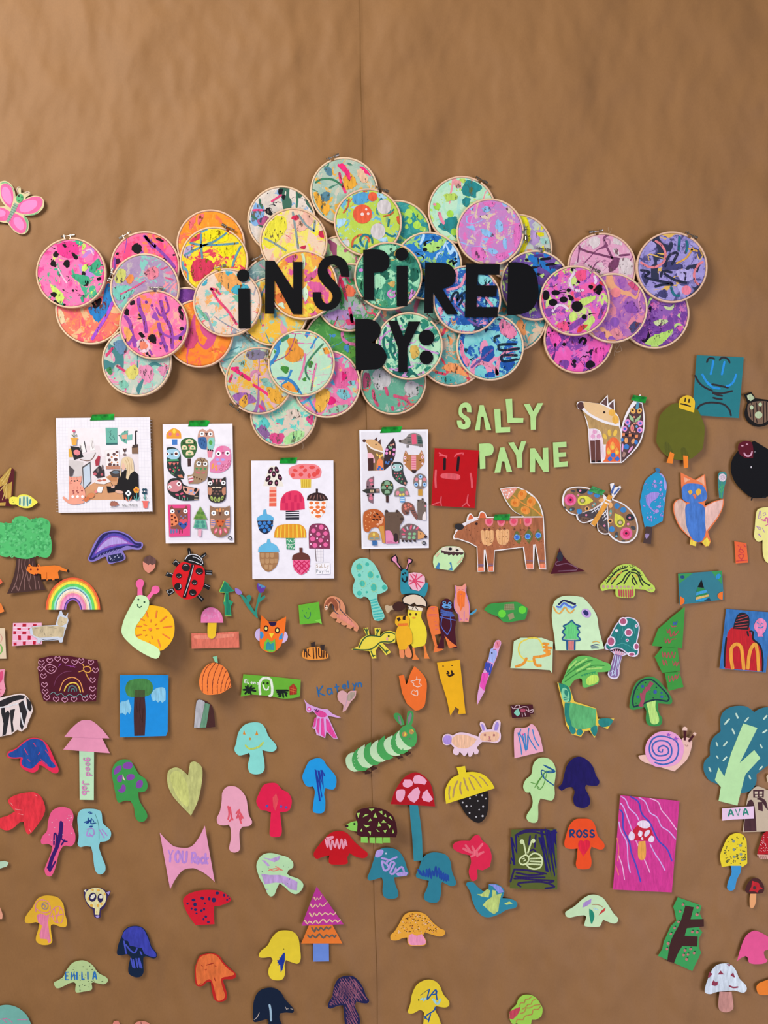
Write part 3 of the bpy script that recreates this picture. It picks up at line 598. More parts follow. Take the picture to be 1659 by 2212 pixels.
HP(32); B('f07ac4', '880,540 940,530 940,620 890,720 870,660;500,730 580,720 620,800 560,860 500,800;600,320 700,310 690,350 620,360;700,800 800,760 860,760 780,850'); B('98ccf4', '570,560 640,570 690,610 680,630 610,620;700,530 720,480 760,500 770,560 740,580;770,660 800,640 810,720 790,740;580,370 640,360 660,390 620,410;440,540 500,530 520,570;640,740 700,735 730,770 680,780;820,780 870,760 870,800;470,360 510,350 500,400'); B('efd8bc', '560,450 620,430 640,470;790,370 840,360 830,420')
HP(33); Z('f2e81c', 8, '930,800 960,720 1010,640 1090,610 1180,610;970,450 990,520 1000,620'); B('c0a0d0', '1030,560 1100,640 1060,700 1020,680'); B('a8d8c8', '1110,640 1190,650 1180,690 1120,690')
HP(34); Z('2a7cc8', 13, '1000,800 1100,860 1190,910 1240,960'); Z('16121c', 5, '1110,830 1220,820;1060,770 1130,760;1160,880 1250,870;1080,960 1140,980'); B('c8e888', '1230,860 1290,840 1300,880;1100,970 1140,960 1130,1000'); Z('4a3a80', 6, '1060,800 1320,790;1190,900 1350,900'); B('2a90d8', '1090,1060 1120,1100 1110,1190 1085,1180')
HP(35); Z('f49ab4', 5, '270,1100 340,1090 400,1060 440,960;620,1170 680,1250'); B('f49ab4', '175,1270 220,1255 235,1300 205,1345 175,1310'); Z('12283c', 4.5, '310,1210 330,1140 370,1130 360,1200 400,1150 410,1190 380,1240;560,1050 640,1000;600,1060 690,1000'); B('8ce0dc', '330,1440 440,1410 520,1440 480,1490 380,1480;545,975 640,980 640,1040 560,1050;650,1180 720,1190 700,1250'); B('1f5ca8', '400,1370 470,1350 500,1400 430,1420'); Z('f0a868', 2, '310,1370 330,1420 350,1380 320,1400'); Z('7a5aa0', 4, '340,1240 420,1320;460,1370 560,1430')
HP(38); B('f48aac', '740,1400 800,1340 880,1400 900,1490 840,1540 760,1490;380,1540 420,1600 430,1680 480,1740 450,1800 400,1700'); B('1f58ac', '600,1620 680,1610 690,1690 620,1760 580,1700;620,1850 690,1840 690,1900 620,1900;780,1740 880,1740 850,1830 800,1820'); Z('f49ab4', 7, '490,1840 520,1780 600,1760 680,1790 720,1850 730,1890;720,1880 730,1760 800,1660 900,1630'); Z('14283c', 5, '700,1570 700,1530 740,1515;890,1590 750,1595 735,1620 760,1645 920,1630;900,1690 780,1690 755,1720 790,1745 900,1725'); Z('7a58a0', 4, '490,1800 560,1740 680,1640')
HP(30); B('b4e878', '80,700 180,650 260,660 200,740 120,770 60,740;-20,690 20,680 10,720'); Q('0a0e14', '75,742,22,18 75,690,16,22 190,725,16,9 350,825,14,10'); Z('bfe4ff', 4, '240,730 260,690 280,680;170,830 190,780 230,770'); B('1f68b8', '140,620 200,620 190,670 150,660;300,800 340,760 350,800'); Z('0a1a30', 4, '290,860 320,840 330,880;330,870 360,850')
HP(37); B('f09a58', '890,1400 950,1380 980,1500 940,1500;760,1260 800,1270 780,1310'); B('d8c8a8', '1040,1500 1120,1480 1060,1580 980,1620')
HP(39); B('f8a060', '220,1800 330,1760 400,1800 460,1880 380,1860 280,1830;270,1500 320,1560 300,1600'); Z('e0405a', 5, '230,1510 255,1450;170,1840 260,1860;420,1930 460,1890'); B('4aa8a0', '220,1890 320,1880 340,1940 260,1950')
O(1150, 470, 4.1475)
HP(43); Z('84466a', 4, '390,260 480,300 600,330 720,360 780,370;670,270 700,330 720,370;780,340 880,330'); B('84466a', '690,410 760,360 780,390 740,470 690,490 680,450'); B('ecdcd8', '510,200 580,170 610,230 550,280;780,390 840,360 900,420 880,510 810,490;720,290 770,290 770,350;720,210 790,190 800,250'); Z('c88aa8', 3, '645,240 650,190 690,200 690,240')
HP(44); Z('8f4fa8', 7, '290,1010 400,940 480,880;560,1000 640,800 680,760'); B('8f4fa8', '290,1000 400,930 480,880 470,930 350,1010;100,840 160,810 170,870 120,890'); B('d4f078', '330,870 390,850 400,900 350,940;420,740 560,700 540,750 440,790;460,970 530,880 560,920 490,1010;260,470 290,450 290,500'); B('ff5a8a', '220,960 300,930 330,1010 260,1010;400,480 480,470 470,560 400,560'); B('f04848', '400,1040 430,970 500,960 440,1020;600,580 650,560 660,620'); Q('0c080c', '208,673,38,24 120,695,34,45 185,760,40,32 400,795,50,48 325,650,20,18 350,725,22 465,890,24 280,735,36,28 365,465,24,18'); B('0c080c', '550,640 600,600 630,640 600,690 560,670'); Z('f8dcec', 5, '380,440 370,500 335,560 350,620 400,655 460,650;180,840 220,790 270,785 320,820;540,500 570,560 560,590')
HP(45); B('ff5cb8', '540,1190 640,1150 690,1160 640,1290 560,1300;150,1060 200,1020 260,1090 200,1150'); Q('160a16', '375,1287,20,18 520,1320,42,40 285,1135,16,18 180,1015,9 145,1030,9 205,1140,14,18'); Z('160a16', 5, '420,1120 450,1080 480,1100 460,1135;390,1350 390,1378 460,1375'); B('8a4aa8', '250,1280 330,1290 300,1370 240,1330;330,1080 380,1060 370,1130')
HP(46); Q('f48a8c', '748,672,44'); Q('9058b0', '738,935,42 712,1090,36,30'); B('f496a0', '690,1020 760,990 810,1050 780,1110 740,1080'); B('4e4c78', '870,970 910,935 970,945 960,990 900,1035 880,1010'); Z('f4a0c8', 4, '970,650 955,740 970,810 1010,860'); B('9a58b4', '820,790 900,750 950,840 860,850;590,1060 650,1020 640,1090'); B('e85a84', '860,590 930,580 960,640 900,640')
HP(47); B('4a4878', '1160,420 1260,390 1350,430 1340,460 1200,470;960,560 1000,490 1040,560 1000,620;1090,720 1180,640 1215,700 1150,745;1470,280 1530,310 1500,370'); B('c4b8ec', '1290,480 1420,470 1430,560 1330,560;1290,600 1350,620 1340,690'); Z('2c3048', 5, '960,470 1050,490 1010,530 1100,560 1250,590;1150,530 1170,480 1250,490;1180,500 1280,560 1380,585;1190,440 1200,390 1240,330 1300,320 1250,420;1100,620 1170,600 1260,600'); Z('f48a90', 4.5, '1085,200 1150,240 1190,310 1180,390 1110,440 1040,440 970,400;1550,390 1490,420 1450,500 1460,570 1490,600'); Q('f4869a', '1380,650,44,42'); Z('2a7a88', 5, '1380,210 1390,260 1370,320;1310,300 1320,160;1240,620 1270,690 1320,700'); Z('eab050', 3.5, '1290,410 1380,360 1440,270;1400,280 1480,300')
HP(48); B('c0e870', '1000,1140 1080,1060 1200,1020 1260,1000 1230,1060 1150,1140 1080,1150'); B('d4e0a0', '1090,930 1180,910 1220,930 1150,970 1100,960;1180,790 1230,800 1280,770 1250,830 1200,820;1300,880 1330,850 1320,900'); B('e86ab0', '1290,980 1350,970 1330,1020;1050,780 1080,750 1080,800'); B('1a0a24', '980,1100 1020,1080 1040,1020 1050,1060 1010,1120;1040,810 1065,800 1060,850')
finish_hoop()
def thread(i, s):
    root, fab, d, c = HOOP[i]; V = []; Fc = []
    for q in s.split(';'):
        o = [P(x, y, .004) - root.location for x, y in smooth(pts(q), False, 2)]
        for a, b in zip(o, o[1:]):
            v, f = rod(a, b, .00025, 5); n = len(V); V += v; Fc += [tuple(k + n for k in g) for g in f]
    mobj('loose_thread', V, Fc, mat('c8ae94'), root)
O(1150, 470, 4.1475)
thread(46, '760,1120 740,1180 735,1240'); thread(46, '770,1120 800,1190 745,1200 790,1130'); thread(43, '690,140 680,100 685,82'); thread(43, '698,138 708,95')
O(450, 680, 3.318)
thread(21, '676,915 680,940 676,962')
O(900, 360, 4.1475)
thread(39, '365,1960 372,2000'); thread(39, '275,1965 278,1985')
# ---------------------------------------------------------------- black letters on the hoops
def letter(ch, label, s, dots=None, d=27.5):
    T('paper_letter', label, 'letter', 'black card letters over the hoops', d=d, curl=.5)
    if s: F('0d0d0f', s, 'stem' if dots else 'paper', .9, 'card')
    if dots: E('0d0d0f', dots, 'dot', 'card', .9)
O(350, 380, 4.1475)
letter('i', 'black card letter I with round dot, leftmost of the big black letters', '683,1008! 790,1008! 795,1366! 686,1366!', '728,893,57')
letter('N', 'black card letter N between the first letter I and the letter S', '925,758! 1007,758! 1175,1015! 1175,770! 1260,770! 1256,1240! 1172,1238! 1007,930! 1008,1235! 922,1235!')
O(650, 320, 4.1475)
letter('S', 'black card letter S, curved, left of the letter P', '435,1155! 430,1090 400,1010 330,965 260,965 190,1000 152,1080 160,1160 210,1230 270,1290 285,1340 265,1380 230,1392 200,1375 182,1330 180,1290! 107,1290! 108,1350 140,1420 200,1455 270,1450 330,1410 362,1340 355,1270 310,1200 265,1150 238,1100 245,1060 275,1042 310,1050 345,1090 360,1152!')
letter('P', 'black card letter P on the dark green hoop', '557,912! 650,907 740,920 785,970 795,1020 780,1075 740,1105 655,1118! 658,1360! 565,1360!')
letter('i', 'black card letter I with round dot between the letters P and R', '858,1053! 957,1053! 955,1415! 858,1417!', '903,950,58')
letter('B', 'black card letter B starting the second line', '485,1533! 600,1530 680,1560 715,1620 690,1700 625,1743! 710,1765 765,1850 755,1920 700,1975 620,1985 490,1993!')
letter('Y', 'black card letter Y on the mint and forest green hoop', '780,1545! 862,1545! 920,1690! 965,1553! 1072,1553! 955,1785! 955,2008! 872,2008! 872,1795!')
T('paper_dot', 'larger black card dot, upper one of the colon', 'letter', 'black card letters over the hoops', d=27.5, curl=.5); E('0d0d0f', '1126,1697,70', 'dot', 'card', .9)
T('paper_dot', 'smaller black card dot, lower one of the colon', 'letter', 'black card letters over the hoops', d=27.5, curl=.5); E('0d0d0f', '1124,1875,62', 'dot', 'card', .9)
O(900, 360, 4.1475)
letter('R', 'black card letter R left of the letter E', d=36.5, s='75,857! 200,860 290,875 340,930 350,985 330,1050 280,1080 232,1095! 372,1322! 270,1325! 148,1130! 148,1312! 68,1312!')
letter('E', 'black card letter E between the letters R and D', d=36.5, s='443,866! 745,870! 743,970! 553,968! 540,1063! 722,1065! 715,1165! 540,1163! 537,1258! 727,1258! 725,1352! 432,1352!')
letter('D', 'black card letter D, rightmost of the big black letters', '820,860! 900,857 1000,880 1065,950 1092,1080 1085,1180 1040,1270 960,1315 880,1328 810,1328!')
# ---------------------------------------------------------------- printed sheets taped to the paper
def tape(label, s):
    T('tape_strip', label, 'tape', 'green foil tape strips', d=3.6, curl=.3); F('0c9a2e', s, 'tape', .15, 'gloss')
def eyes(wh, pu, col='2a2024', r=.45):
    E('ffffff', wh, 'eye', 'paper')
    E(col, ' '.join('%s,%s,%.1f' % (*q.split(',')[:2], float(q.split(',')[2]) * r) for q in (pu or wh).split()), 'pupil', 'paper')
def pp(col, s, name='print'): M(col, s, name, 'paper')
O(0, 880)
T('photo_print', 'white square print with a photo of a woman drawing at a desk', 'poster', d=1.6, curl=1.2)
F('f4eff2', '481,92! 1295,84! 1317,899! 506,911!', 'sheet', .3)
L('e2dde4', .35, ';'.join('%d,92 %d,905' % (x, x + 22) for x in range(510, 1300, 27)) + ';' + ';'.join('484,%d 1312,%d' % (y + 4, y - 4) for y in range(115, 900, 27)), 'grid_lines', 'paper')
pp('eee2e2', '585,177! 1190,173! 1207,797! 600,800!', 'photograph')
pp('f7eeee', '585,177! 1190,173! 1195,400! 880,420! 860,330! 590,330!')
pp('d8cfcb', '592,450! 720,470! 720,790! 600,798!', 'desk_side')
pp('d99f72', '735,700! 830,640 960,580! 1080,640! 1090,798! 700,800!', 'desk')
pp('c98a5c', '930,600! 1010,580! 1010,640! 930,640!')
pp('5a5554', '708,515! 782,466! 790,650! 722,716!', 'monitor'); pp('c9d6e2', '718,524! 775,484! 782,640! 728,700!', 'screen')
pp('e6dedd', '690,420! 826,385! 830,400! 790,450 700,462!', 'shelf'); L('8a6a5c', 1.6, '690,448 760,462 800,440 826,392', 'shelf_edge', 'paper')
pp('2e2c2e', '606,333! 684,343! 722,428! 640,455!', 'picture'); E('e98a8e', '664,390,30,24,20', 'picture_motif', 'paper'); pp('e6b04a', '592,360! 612,350! 630,430! 594,430!', 'frame')
pp('f8f2ee', '690,320! 725,305! 745,385! 705,400!;775,290! 800,262! 822,370! 780,376!', 'frame'); L('3a3234', 1.4, '727,290 745,384;690,322 708,400', 'frame_edge', 'paper')
L('9a8c88', .8, '785,290 800,360;795,285 808,350;700,330 712,380', 'drawing', 'paper')
pp('6fb5a2', '911,175! 1013,175! 1014,312! 917,314!', 'picture'); pp('3a6a68', '917,308! 1014,306! 1014,322! 917,324!', 'frame')
L('3f6f68', 1.0, '940,210 960,230 945,260 970,280;960,200 950,215;980,240 990,280;965,250 985,262', 'drawing', 'paper')
pp('6fb5a2', '1030,250! 1060,215 1105,198! 1100,250! 1095,316! 1050,290!', 'bird_print'); pp('4a7a72', '1070,205! 1085,200! 1080,225!;1090,230! 1104,222! 1100,245!;1060,280! 1075,270! 1080,300!'); pp('7cc0b0', '1098,240! 1142,232! 1140,280! 1100,285!'); pp('e8a888', '1050,240! 1095,232! 1095,272! 1055,270!'); pp('2a3438', '1020,240! 1034,238! 1032,252!')
pp('3a3436', '1166,202! 1186,200! 1186,210! 1176,210! 1178,330! 1164,330!', 'lamp'); pp('8a6a52', '1138,340! 1192,320! 1194,400! 1140,400!', 'basket'); pp('4a3c38', '1145,325! 1190,318! 1192,345! 1142,352!')
pp('f6efec', '908,370! 1026,366! 1036,532! 915,532!', 'print_sheet')
E('6a4a48', '935,410,12,16 985,405,14,14 945,455,14,12 1000,450,16,16 1010,385,14,9 950,495,16,18 985,500,12,16 1015,500,10,12', 'print_motif', 'paper'); E('d88a5a', '965,430,9 1008,415,8 965,475,9 1015,475,8 930,515,10', 'print_motif', 'paper'); pp('c88a70', '915,505! 1034,505! 1036,532! 916,533!')
pp('5a4440', '1062,352! 1076,362! 1092,352! 1090,375! 1076,390! 1064,375!', 'fox_print'); E('8a7470', '1076,408,16,11', 'animal_print', 'paper')
pp('b23a4a', '822,460! 850,415! 866,425! 855,500! 826,505!', 'paper_bag')
pp('3c3438', '800,560! 860,500! 900,540! 905,600! 840,610!', 'pen_pots'); E('c8606a', '820,575,16,14 880,580,12', 'pot', 'paper'); E('7a6a68', '845,545,12,20 885,520,8,25', 'pot', 'paper')
pp('4e4440', '945,560! 985,540! 1040,545! 1035,605! 965,600!', 'basket'); E('6a7a86', '1000,560,30,14', 'basket_lining', 'paper')
pp('f2ebe6', '828,620! 910,600! 958,640! 900,664! 822,655!', 'paper_pile'); E('c8705c', '860,632,22,10 900,628,20,10', 'drawing', 'paper'); pp('fbf6f2', '848,682! 894,684! 876,738! 832,735!', 'notepaper')
pp('5a5254', '596,500! 640,540! 625,590! 600,600!', 'cable_clutter')
pp('1f1c1e', '920,680! 965,682 1010,668! 1030,580! 1080,540! 1150,545 1195,580! 1201,790! 1120,797! 1070,797! 1060,720! 930,738!', 'dark_jumper')
E('e8b8a0', '975,686,18,12,-10 1030,730,36,14,10', 'hand', 'paper'); E('eec0a8', '1068,500,22,40', 'face', 'paper')
pp('e8cfa6', '1046,478 1060,440 1095,427 1135,438 1152,480 1158,550! 1125,575! 1105,625! 1088,610! 1095,545! 1078,500! 1060,470! 1050,520! 1046,580! 1032,612! 1040,540!', 'blonde_hair'); L('c8a676', .8, '1100,440 1120,500 1115,580;1080,450 1100,500 1098,590;1130,450 1140,540', 'hair_strands', 'paper')
L('2a2628', .9, '960,655 975,680', 'pen', 'paper')
pp('f3a58c', '596,592! 612,602! 680,600! 704,592! 702,640 690,662! 725,700 738,760 715,800 660,825 600,815 596,790!', 'cat_print'); L('f3a58c', 5, '720,815 640,828 590,815 548,778', 'cat_tail', 'paper')
L('d87a68', 1.2, '615,602 618,620;640,598 640,616;665,600 663,618;640,685 640,705;668,682 668,705;695,685 694,705;600,645 622,640;600,660 622,655;676,640 700,638', 'stripes', 'paper')
E('2e2628', '620,632,5 668,630,5 644,636,9,7', 'cat_face', 'paper'); E('a04a4a', '632,722,9,6 664,722,9,6 708,720,9,6 636,740,9,6 674,738,9,6', 'hearts', 'paper'); E('ffffff', '628,770,12 670,770,12 712,770,12', 'flowers_white', 'paper')
E('e08a5a', '785,762,34,22,-20', 'shell_print', 'paper'); pp('d8784a', '715,795! 760,765! 775,795! 740,820!'); E('f08a86', '828,728,14,12', 'shell_head', 'paper')
E('e0607a', '638,205,13', 'flower_print', 'paper'); L('5a7a4a', 1.2, '638,218 640,262', 'stem', 'paper'); pp('6a7a4a', '640,250! 618,228! 622,248!;642,252! 664,228! 662,248!', 'leaf'); pp('f0b04a', '610,262! 672,262! 670,274! 664,274! 660,327! 622,327! 616,274! 610,272!', 'pot_print')
E('ffffff', '1108,728,14 1096,742,14 1120,742,14 1108,756,14', 'petal', 'paper'); E('2a3a40', '1108,742,10', 'flower_eye', 'paper')
E('f2a63c', '1176,696,14 1164,712,14 1190,710,14 1170,726,14 1186,726,14', 'petal', 'paper'); E('d84a3a', '1177,712,10', 'flower_eye', 'paper')
E('2a4a5c', '1240,712,13 1258,712,13 1240,738,13 1258,738,13', 'petal', 'paper'); E('f8f0f0', '1249,725,6', 'flower_eye', 'paper')
L('5aa8a0', 1.6, '1108,766 1108,800;1180,738 1180,800;1250,750 1252,800', 'stem', 'paper'); pp('f07850', '1108,812! 1080,768! 1086,800!;1108,812! 1140,768! 1132,800!', 'leaf'); pp('6fb5a8', '1180,806! 1155,760! 1160,796!;1180,806! 1206,762! 1200,796!', 'leaf'); pp('5a6a4a', '1252,790! 1236,768! 1240,786!;1253,790! 1268,768! 1264,786!', 'leaf')
pp('f0746a', '1226,808! 1286,808! 1284,820! 1278,820! 1272,870! 1240,870! 1234,820! 1226,818!', 'pot_print')
pp('b0705e', '948,836! 960,812! 985,810! 1010,818! 1028,840! 1000,852! 955,852!', 'hedgehog_print'); L('7a4a40', .9, '955,815 965,825;972,808 978,820;990,808 994,820;1005,815 1008,826;965,852 965,858;1000,852 1000,858', 'quills', 'paper')
W('3a3436', .7, 'SALLYPAYNE', 1056, 838, 15, -1, 1, 'signature', adv=13.6); L('4a4446', .5, '950,864 1190,860', 'ground_line', 'paper')
tape('green foil tape strip on the square desk photo print', '797,62! 988,56! 982,108! 776,114!')
O(345, 900)
T('owl_print', 'white sheet printed with owls, a pine tree and a small mushroom', 'poster', d=1.6, curl=1.4)
F('f6f1f4', '25,65! 628,60! 645,1087! 52,1095!', 'sheet', .3); pp('efe8ee', '55,240! 612,236! 618,1060! 78,1068!')
pp('f0a23c', '57,190! 62,140 120,100 178,132 187,190!', 'mushroom_print'); E('f7d84a', '125,125,14,22', 'drop', 'paper'); E('e87a8a', '90,150,14,16 155,155,14,16', 'petal', 'paper'); pp('4a80c8', '103,195! 152,195! 152,243! 108,244!', 'stem')
pp('3f6a3a', '180,250 195,200 250,183 305,200 325,262 300,335 255,360 205,340', 'tree_print'); pp('4a3230', '240,362! 270,362! 268,430! 242,432!', 'trunk'); pp('f0dcae', '226,232! 226,205 255,192 288,208 290,232!;190,285! 192,255 215,245 238,262 240,285!;258,285! 262,255 285,247 308,262 310,285!;226,335! 228,305 258,290 290,308 292,333!', 'scallop'); E('6aa86a', '256,215,14,8 215,268,12,8 285,268,12,8 258,318,14,8', 'scallop_dot', 'paper'); E('2a2420', '208,228,8 300,228,8', 'eye', 'paper'); E('e8806a', '255,250,9', 'beak', 'paper')
pp('d4a08a', '328,190 340,125 372,105! 405,125! 432,105! 462,125 475,190 470,230 410,285 350,240', 'owl_print'); pp('3f6aa0', '330,180! 395,178 408,230 405,285! 360,278 332,235', 'wing'); pp('8fd0c0', '412,215 435,178! 472,180! 474,240 455,285 415,275', 'wing'); E('5aa84a', '440,225,16,22', 'feather', 'paper'); pp('e8889a', '410,292! 462,286! 448,352! 416,352!', 'tail'); E('1f1c20', '420,288,8 438,290,8 456,294,8', 'foot', 'paper'); eyes('365,148,20 438,150,20', None); pp('5a4440', '390,140! 416,140! 404,170!', 'beak'); L('1f3a68', .9, '355,190 355,205;375,195 375,212;390,210 390,226;360,225 360,242;380,240 380,256', 'feather_lines', 'paper')
pp('2f3a38', '62,268! 100,262 150,278 180,330 185,430 215,495! 205,540! 150,530 90,490 64,440!', 'owl_print'); pp('a8d4e4', '62,290! 110,276 160,290 172,335 150,365 100,368 64,350!', 'face'); eyes('68,322,14 142,320,22', None, '6a3a30', .6); pp('3a3a40', '94,318! 118,318! 106,338!', 'beak'); pp('4a9a6a', '66,370! 160,366! 165,382! 66,386!'); pp('e87a70', '75,395! 105,395! 90,425!;110,398! 138,398! 124,425!;145,392! 165,395! 155,420!', 'feather'); E('e8606a', '135,440,8 90,455,9 120,470,9 165,460,8', 'berry', 'paper'); pp('5a8a5a', '110,440! 138,462! 130,490!;150,430! 165,440! 150,455!;100,480! 130,500! 100,498!', 'leaf'); pp('e88a6a', '150,505! 190,500! 205,528! 170,525!', 'leaf')
pp('e88ab0', '435,480! 434,400 475,350 482,290 520,255 575,255 610,290 615,390 590,450 520,485', 'owl_print'); pp('f07aa8', '485,300! 490,275 540,252 545,300! 515,350 485,345'); eyes('508,320,22 585,316,22', None); pp('8a2a4a', '536,306! 556,306! 546,335!', 'beak'); E('b8a8e8', '500,372,18,12 545,372,18,12 512,405,18,12', 'feather', 'paper'); E('f8a850', '460,415,9,14,30 485,430,9,14,30 455,440,9,14,30 490,455,9,14,30', 'feather', 'paper'); E('d0608a', '530,455,13 545,425,13 575,420,13 575,448,13 600,385,12 598,410,12', 'ring', 'paper'); E('f4b0c8', '530,455,7 545,425,7 575,420,7 575,448,7 600,385,6 598,410,6', 'ring_middle', 'paper')
pp('a88a6a', '240,508! 290,490 300,400 330,360 370,355 412,380 415,450 400,540 330,580! 250,580!', 'owl_print'); eyes('338,405,22 393,408,20', None, '4a4038', .5); pp('6a4a3a', '355,402! 380,402! 368,425!', 'beak'); pp('4a9a5a', '305,440! 335,440! 320,465!;340,442! 370,442! 355,466!;375,440! 408,440! 392,464!', 'feather'); pp('d86a78', '310,470! 350,485! 340,495! 312,482!;355,490! 395,472! 385,492!', 'feather'); pp('f0e0e0', '245,520! 285,512! 290,525! 246,535!;248,545! 290,535! 292,548! 250,560!', 'tail_stripe'); pp('c85a6a', '246,535! 290,525! 290,535! 248,546!;250,560! 292,548! 292,560! 252,574!'); L('5a3a28', 1.2, '350,360 365,390;388,360 372,390;330,378 348,388', 'brow', 'paper'); pp('5a3a20', '290,515! 305,515! 297,532!;312,522! 328,522! 320,540!;335,530! 350,530! 342,548!;356,538! 370,538! 363,555!', 'feather')
pp('2f3230', '68,570! 90,540 130,530 180,540 215,590 340,625! 335,720! 200,725 110,690 70,640', 'owl_print'); pp('d88a90', '70,590 100,560 160,550 188,575 190,620 150,648 95,645 72,622', 'face'); eyes('88,608,16 165,580,20', None, '6a4a4a', .5); pp('e8a890', '200,600! 345,625! 300,680! 240,670 205,640', 'wing'); E('8aa8d8', '270,640,12 300,660,9 255,665,8', 'wing_spot', 'paper'); E('1f1c20', '225,628,12,18,-30 310,632,14,20,30', 'wing_eye', 'paper'); E('d85a78', '150,675,18,10,20 190,665,16,9,-20 210,690,14,8,20', 'leaf_spot', 'paper'); L('6ab08a', 1.8, '170,690 172,712;195,700 195,720;215,702 215,720;240,700 240,720', 'feather_lines', 'paper'); L('d8c0a0', 1, '300,690 332,690;298,702 332,702;298,714 332,714', 'tail_lines', 'paper')
pp('3a3230', '415,518! 450,535! 540,535! 570,518! 572,690 540,735 490,745 440,730 418,680', 'owl_print'); eyes('436,575,20 550,572,20', None); pp('e8a0a0', '450,545! 465,545! 468,565! 458,568!;485,542! 500,542! 498,565! 490,565!;520,542! 535,545! 528,568! 520,562!', 'feather'); pp('c8886a', '418,610! 445,612! 455,640 440,680 420,672!;535,640 545,612! 570,608! 570,670! 550,680', 'wing'); E('e8d4b8', '465,612,14,8 495,612,14,8 520,612,14,8', 'feather', 'paper'); E('7a5a50', '460,640,12,8 490,645,12,8 520,642,12,8 475,665,12,8 505,668,12,8', 'feather', 'paper'); E('b8c86a', '450,705,11,22,-20 480,715,11,24,-8 512,716,11,24,8 540,702,11,22,20', 'feather', 'paper'); E('5a6a3a', '450,708,5,12,-20 480,718,5,12,-8 512,718,5,12,8 540,705,5,12,20', 'feather_middle', 'paper'); pp('7a4a40', '484,568! 504,568! 494,590!', 'beak')
pp('e84a86', '72,760! 264,758! 262,1032! 82,1038!', 'pink_card'); pp('8a5444', '90,785! 105,765! 118,790! 215,790! 228,766! 240,785! 242,900 225,960 190,975! 95,968!', 'owl_print'); eyes('110,818,20 222,816,20', None, '3a3440', .4); pp('3a3a50', '150,808! 180,808! 164,838!', 'beak'); pp('f08a5a', '92,840! 125,835 155,880 150,930 95,950!', 'wing'); E('5a1a18', '106,856,10 132,870,10 106,890,10 140,905,10 108,930,10', 'spot', 'paper'); pp('e05a68', '165,900! 185,880 205,890! 225,878 240,900! 204,935!', 'heart'); pp('3f5aa8', '160,930 180,912 204,928! 228,912 242,930 205,972!', 'wing'); E('1f2a50', '178,932,8 222,932,8', 'spot', 'paper'); L('6a7aa8', 3.5, '98,975 98,1005;120,975 120,1005;145,972 145,1000', 'foot', 'paper'); L('6a3430', 2, '172,975 172,1008;193,975 193,1006', 'leg', 'paper'); E('8a80a8', '185,860,9,7 222,858,9,7 203,875,9,7', 'heart', 'paper')
pp('7aa04a', '352,774! 412,888! 290,888!', 'pine_print'); E('5a8a3a', '335,832,18,14 370,835,18,14 318,872,18,14 355,874,20,14', 'scallop', 'paper'); pp('6ab89a', '308,895! 395,895! 410,968! 290,962!', 'pine_tier'); E('4a9484', '330,912,16,14 370,912,16,14 322,945,18,16 378,945,18,16', 'scallop', 'paper'); pp('f0b0c0', '332,972! 362,972! 358,1035! 332,1035!', 'trunk')
pp('9a7458', '435,768! 470,785! 570,785! 606,768! 607,950 585,1015 520,1040 460,1015 438,950', 'owl_print'); eyes('466,833,22 578,832,22', None, '3a5a80', .4); pp('f0a060', '485,800! 500,792! 508,815! 495,822!;515,792! 530,790! 530,820! 516,822!;540,795! 556,800! 545,822!', 'feather'); pp('6a3a2a', '508,825! 535,825! 521,858!', 'beak'); pp('d86a3a', '480,890! 565,890! 540,945 505,945', 'chest'); E('7a3020', '500,905,9 545,908,9 522,945,9', 'spot', 'paper'); pp('e8a890', '440,880! 475,890 480,930 465,960 440,965!;567,930 575,885 605,870! 605,960! 580,955', 'wing'); L('4a70c0', 1.2, '442,895 476,900;442,915 480,918;442,935 476,936;570,900 604,898;568,918 604,918;570,938 604,938', 'wing_lines', 'paper'); E('e8607a', '485,985,14,26,25 525,992,14,30 568,982,14,26,-25', 'feather', 'paper'); E('f8b0b8', '486,985,7,16,25 525,992,7,18 567,982,7,16,-25', 'feather_middle', 'paper')
E('3a3a40', '607,1047,17', 'logo', 'paper'); E('c8c8cc', '607,1047,9', 'logo_middle', 'paper')
tape('green foil tape strip on the sheet of owls', '258,34! 410,30! 432,42! 420,70! 405,86! 244,86!')
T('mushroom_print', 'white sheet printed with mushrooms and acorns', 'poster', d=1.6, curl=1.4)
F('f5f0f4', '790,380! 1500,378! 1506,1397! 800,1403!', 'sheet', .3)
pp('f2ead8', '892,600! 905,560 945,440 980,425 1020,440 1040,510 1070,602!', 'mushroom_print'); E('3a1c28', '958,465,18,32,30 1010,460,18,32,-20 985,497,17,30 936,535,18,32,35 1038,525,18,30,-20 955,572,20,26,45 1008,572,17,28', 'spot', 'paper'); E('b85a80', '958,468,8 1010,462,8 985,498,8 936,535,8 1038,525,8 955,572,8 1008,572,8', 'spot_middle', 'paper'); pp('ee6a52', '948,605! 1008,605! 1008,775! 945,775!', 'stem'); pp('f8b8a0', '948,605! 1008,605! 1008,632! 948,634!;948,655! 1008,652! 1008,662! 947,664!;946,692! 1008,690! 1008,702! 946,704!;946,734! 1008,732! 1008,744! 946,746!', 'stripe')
pp('f48a8c', '1115,490 1125,440 1200,412 1280,408 1360,420 1398,470 1385,525! 1300,540 1150,540!', 'mushroom_print'); E('e8504a', '1225,435,22,14,-20 1315,438,26,16 1170,465,22,14,20 1255,465,20,16,-40 1150,505,18,18 1220,500,20,18 1290,510,15,22 1335,500,22,22 1365,475,18,28,10', 'drop', 'paper'); pp('e8c84a', '1216,540! 1308,538! 1306,614! 1220,616!', 'stem'); L('c89a20', 1, '1232,545 1232,612;1250,545 1250,612;1268,545 1268,612;1288,545 1288,612', 'stripe', 'paper')
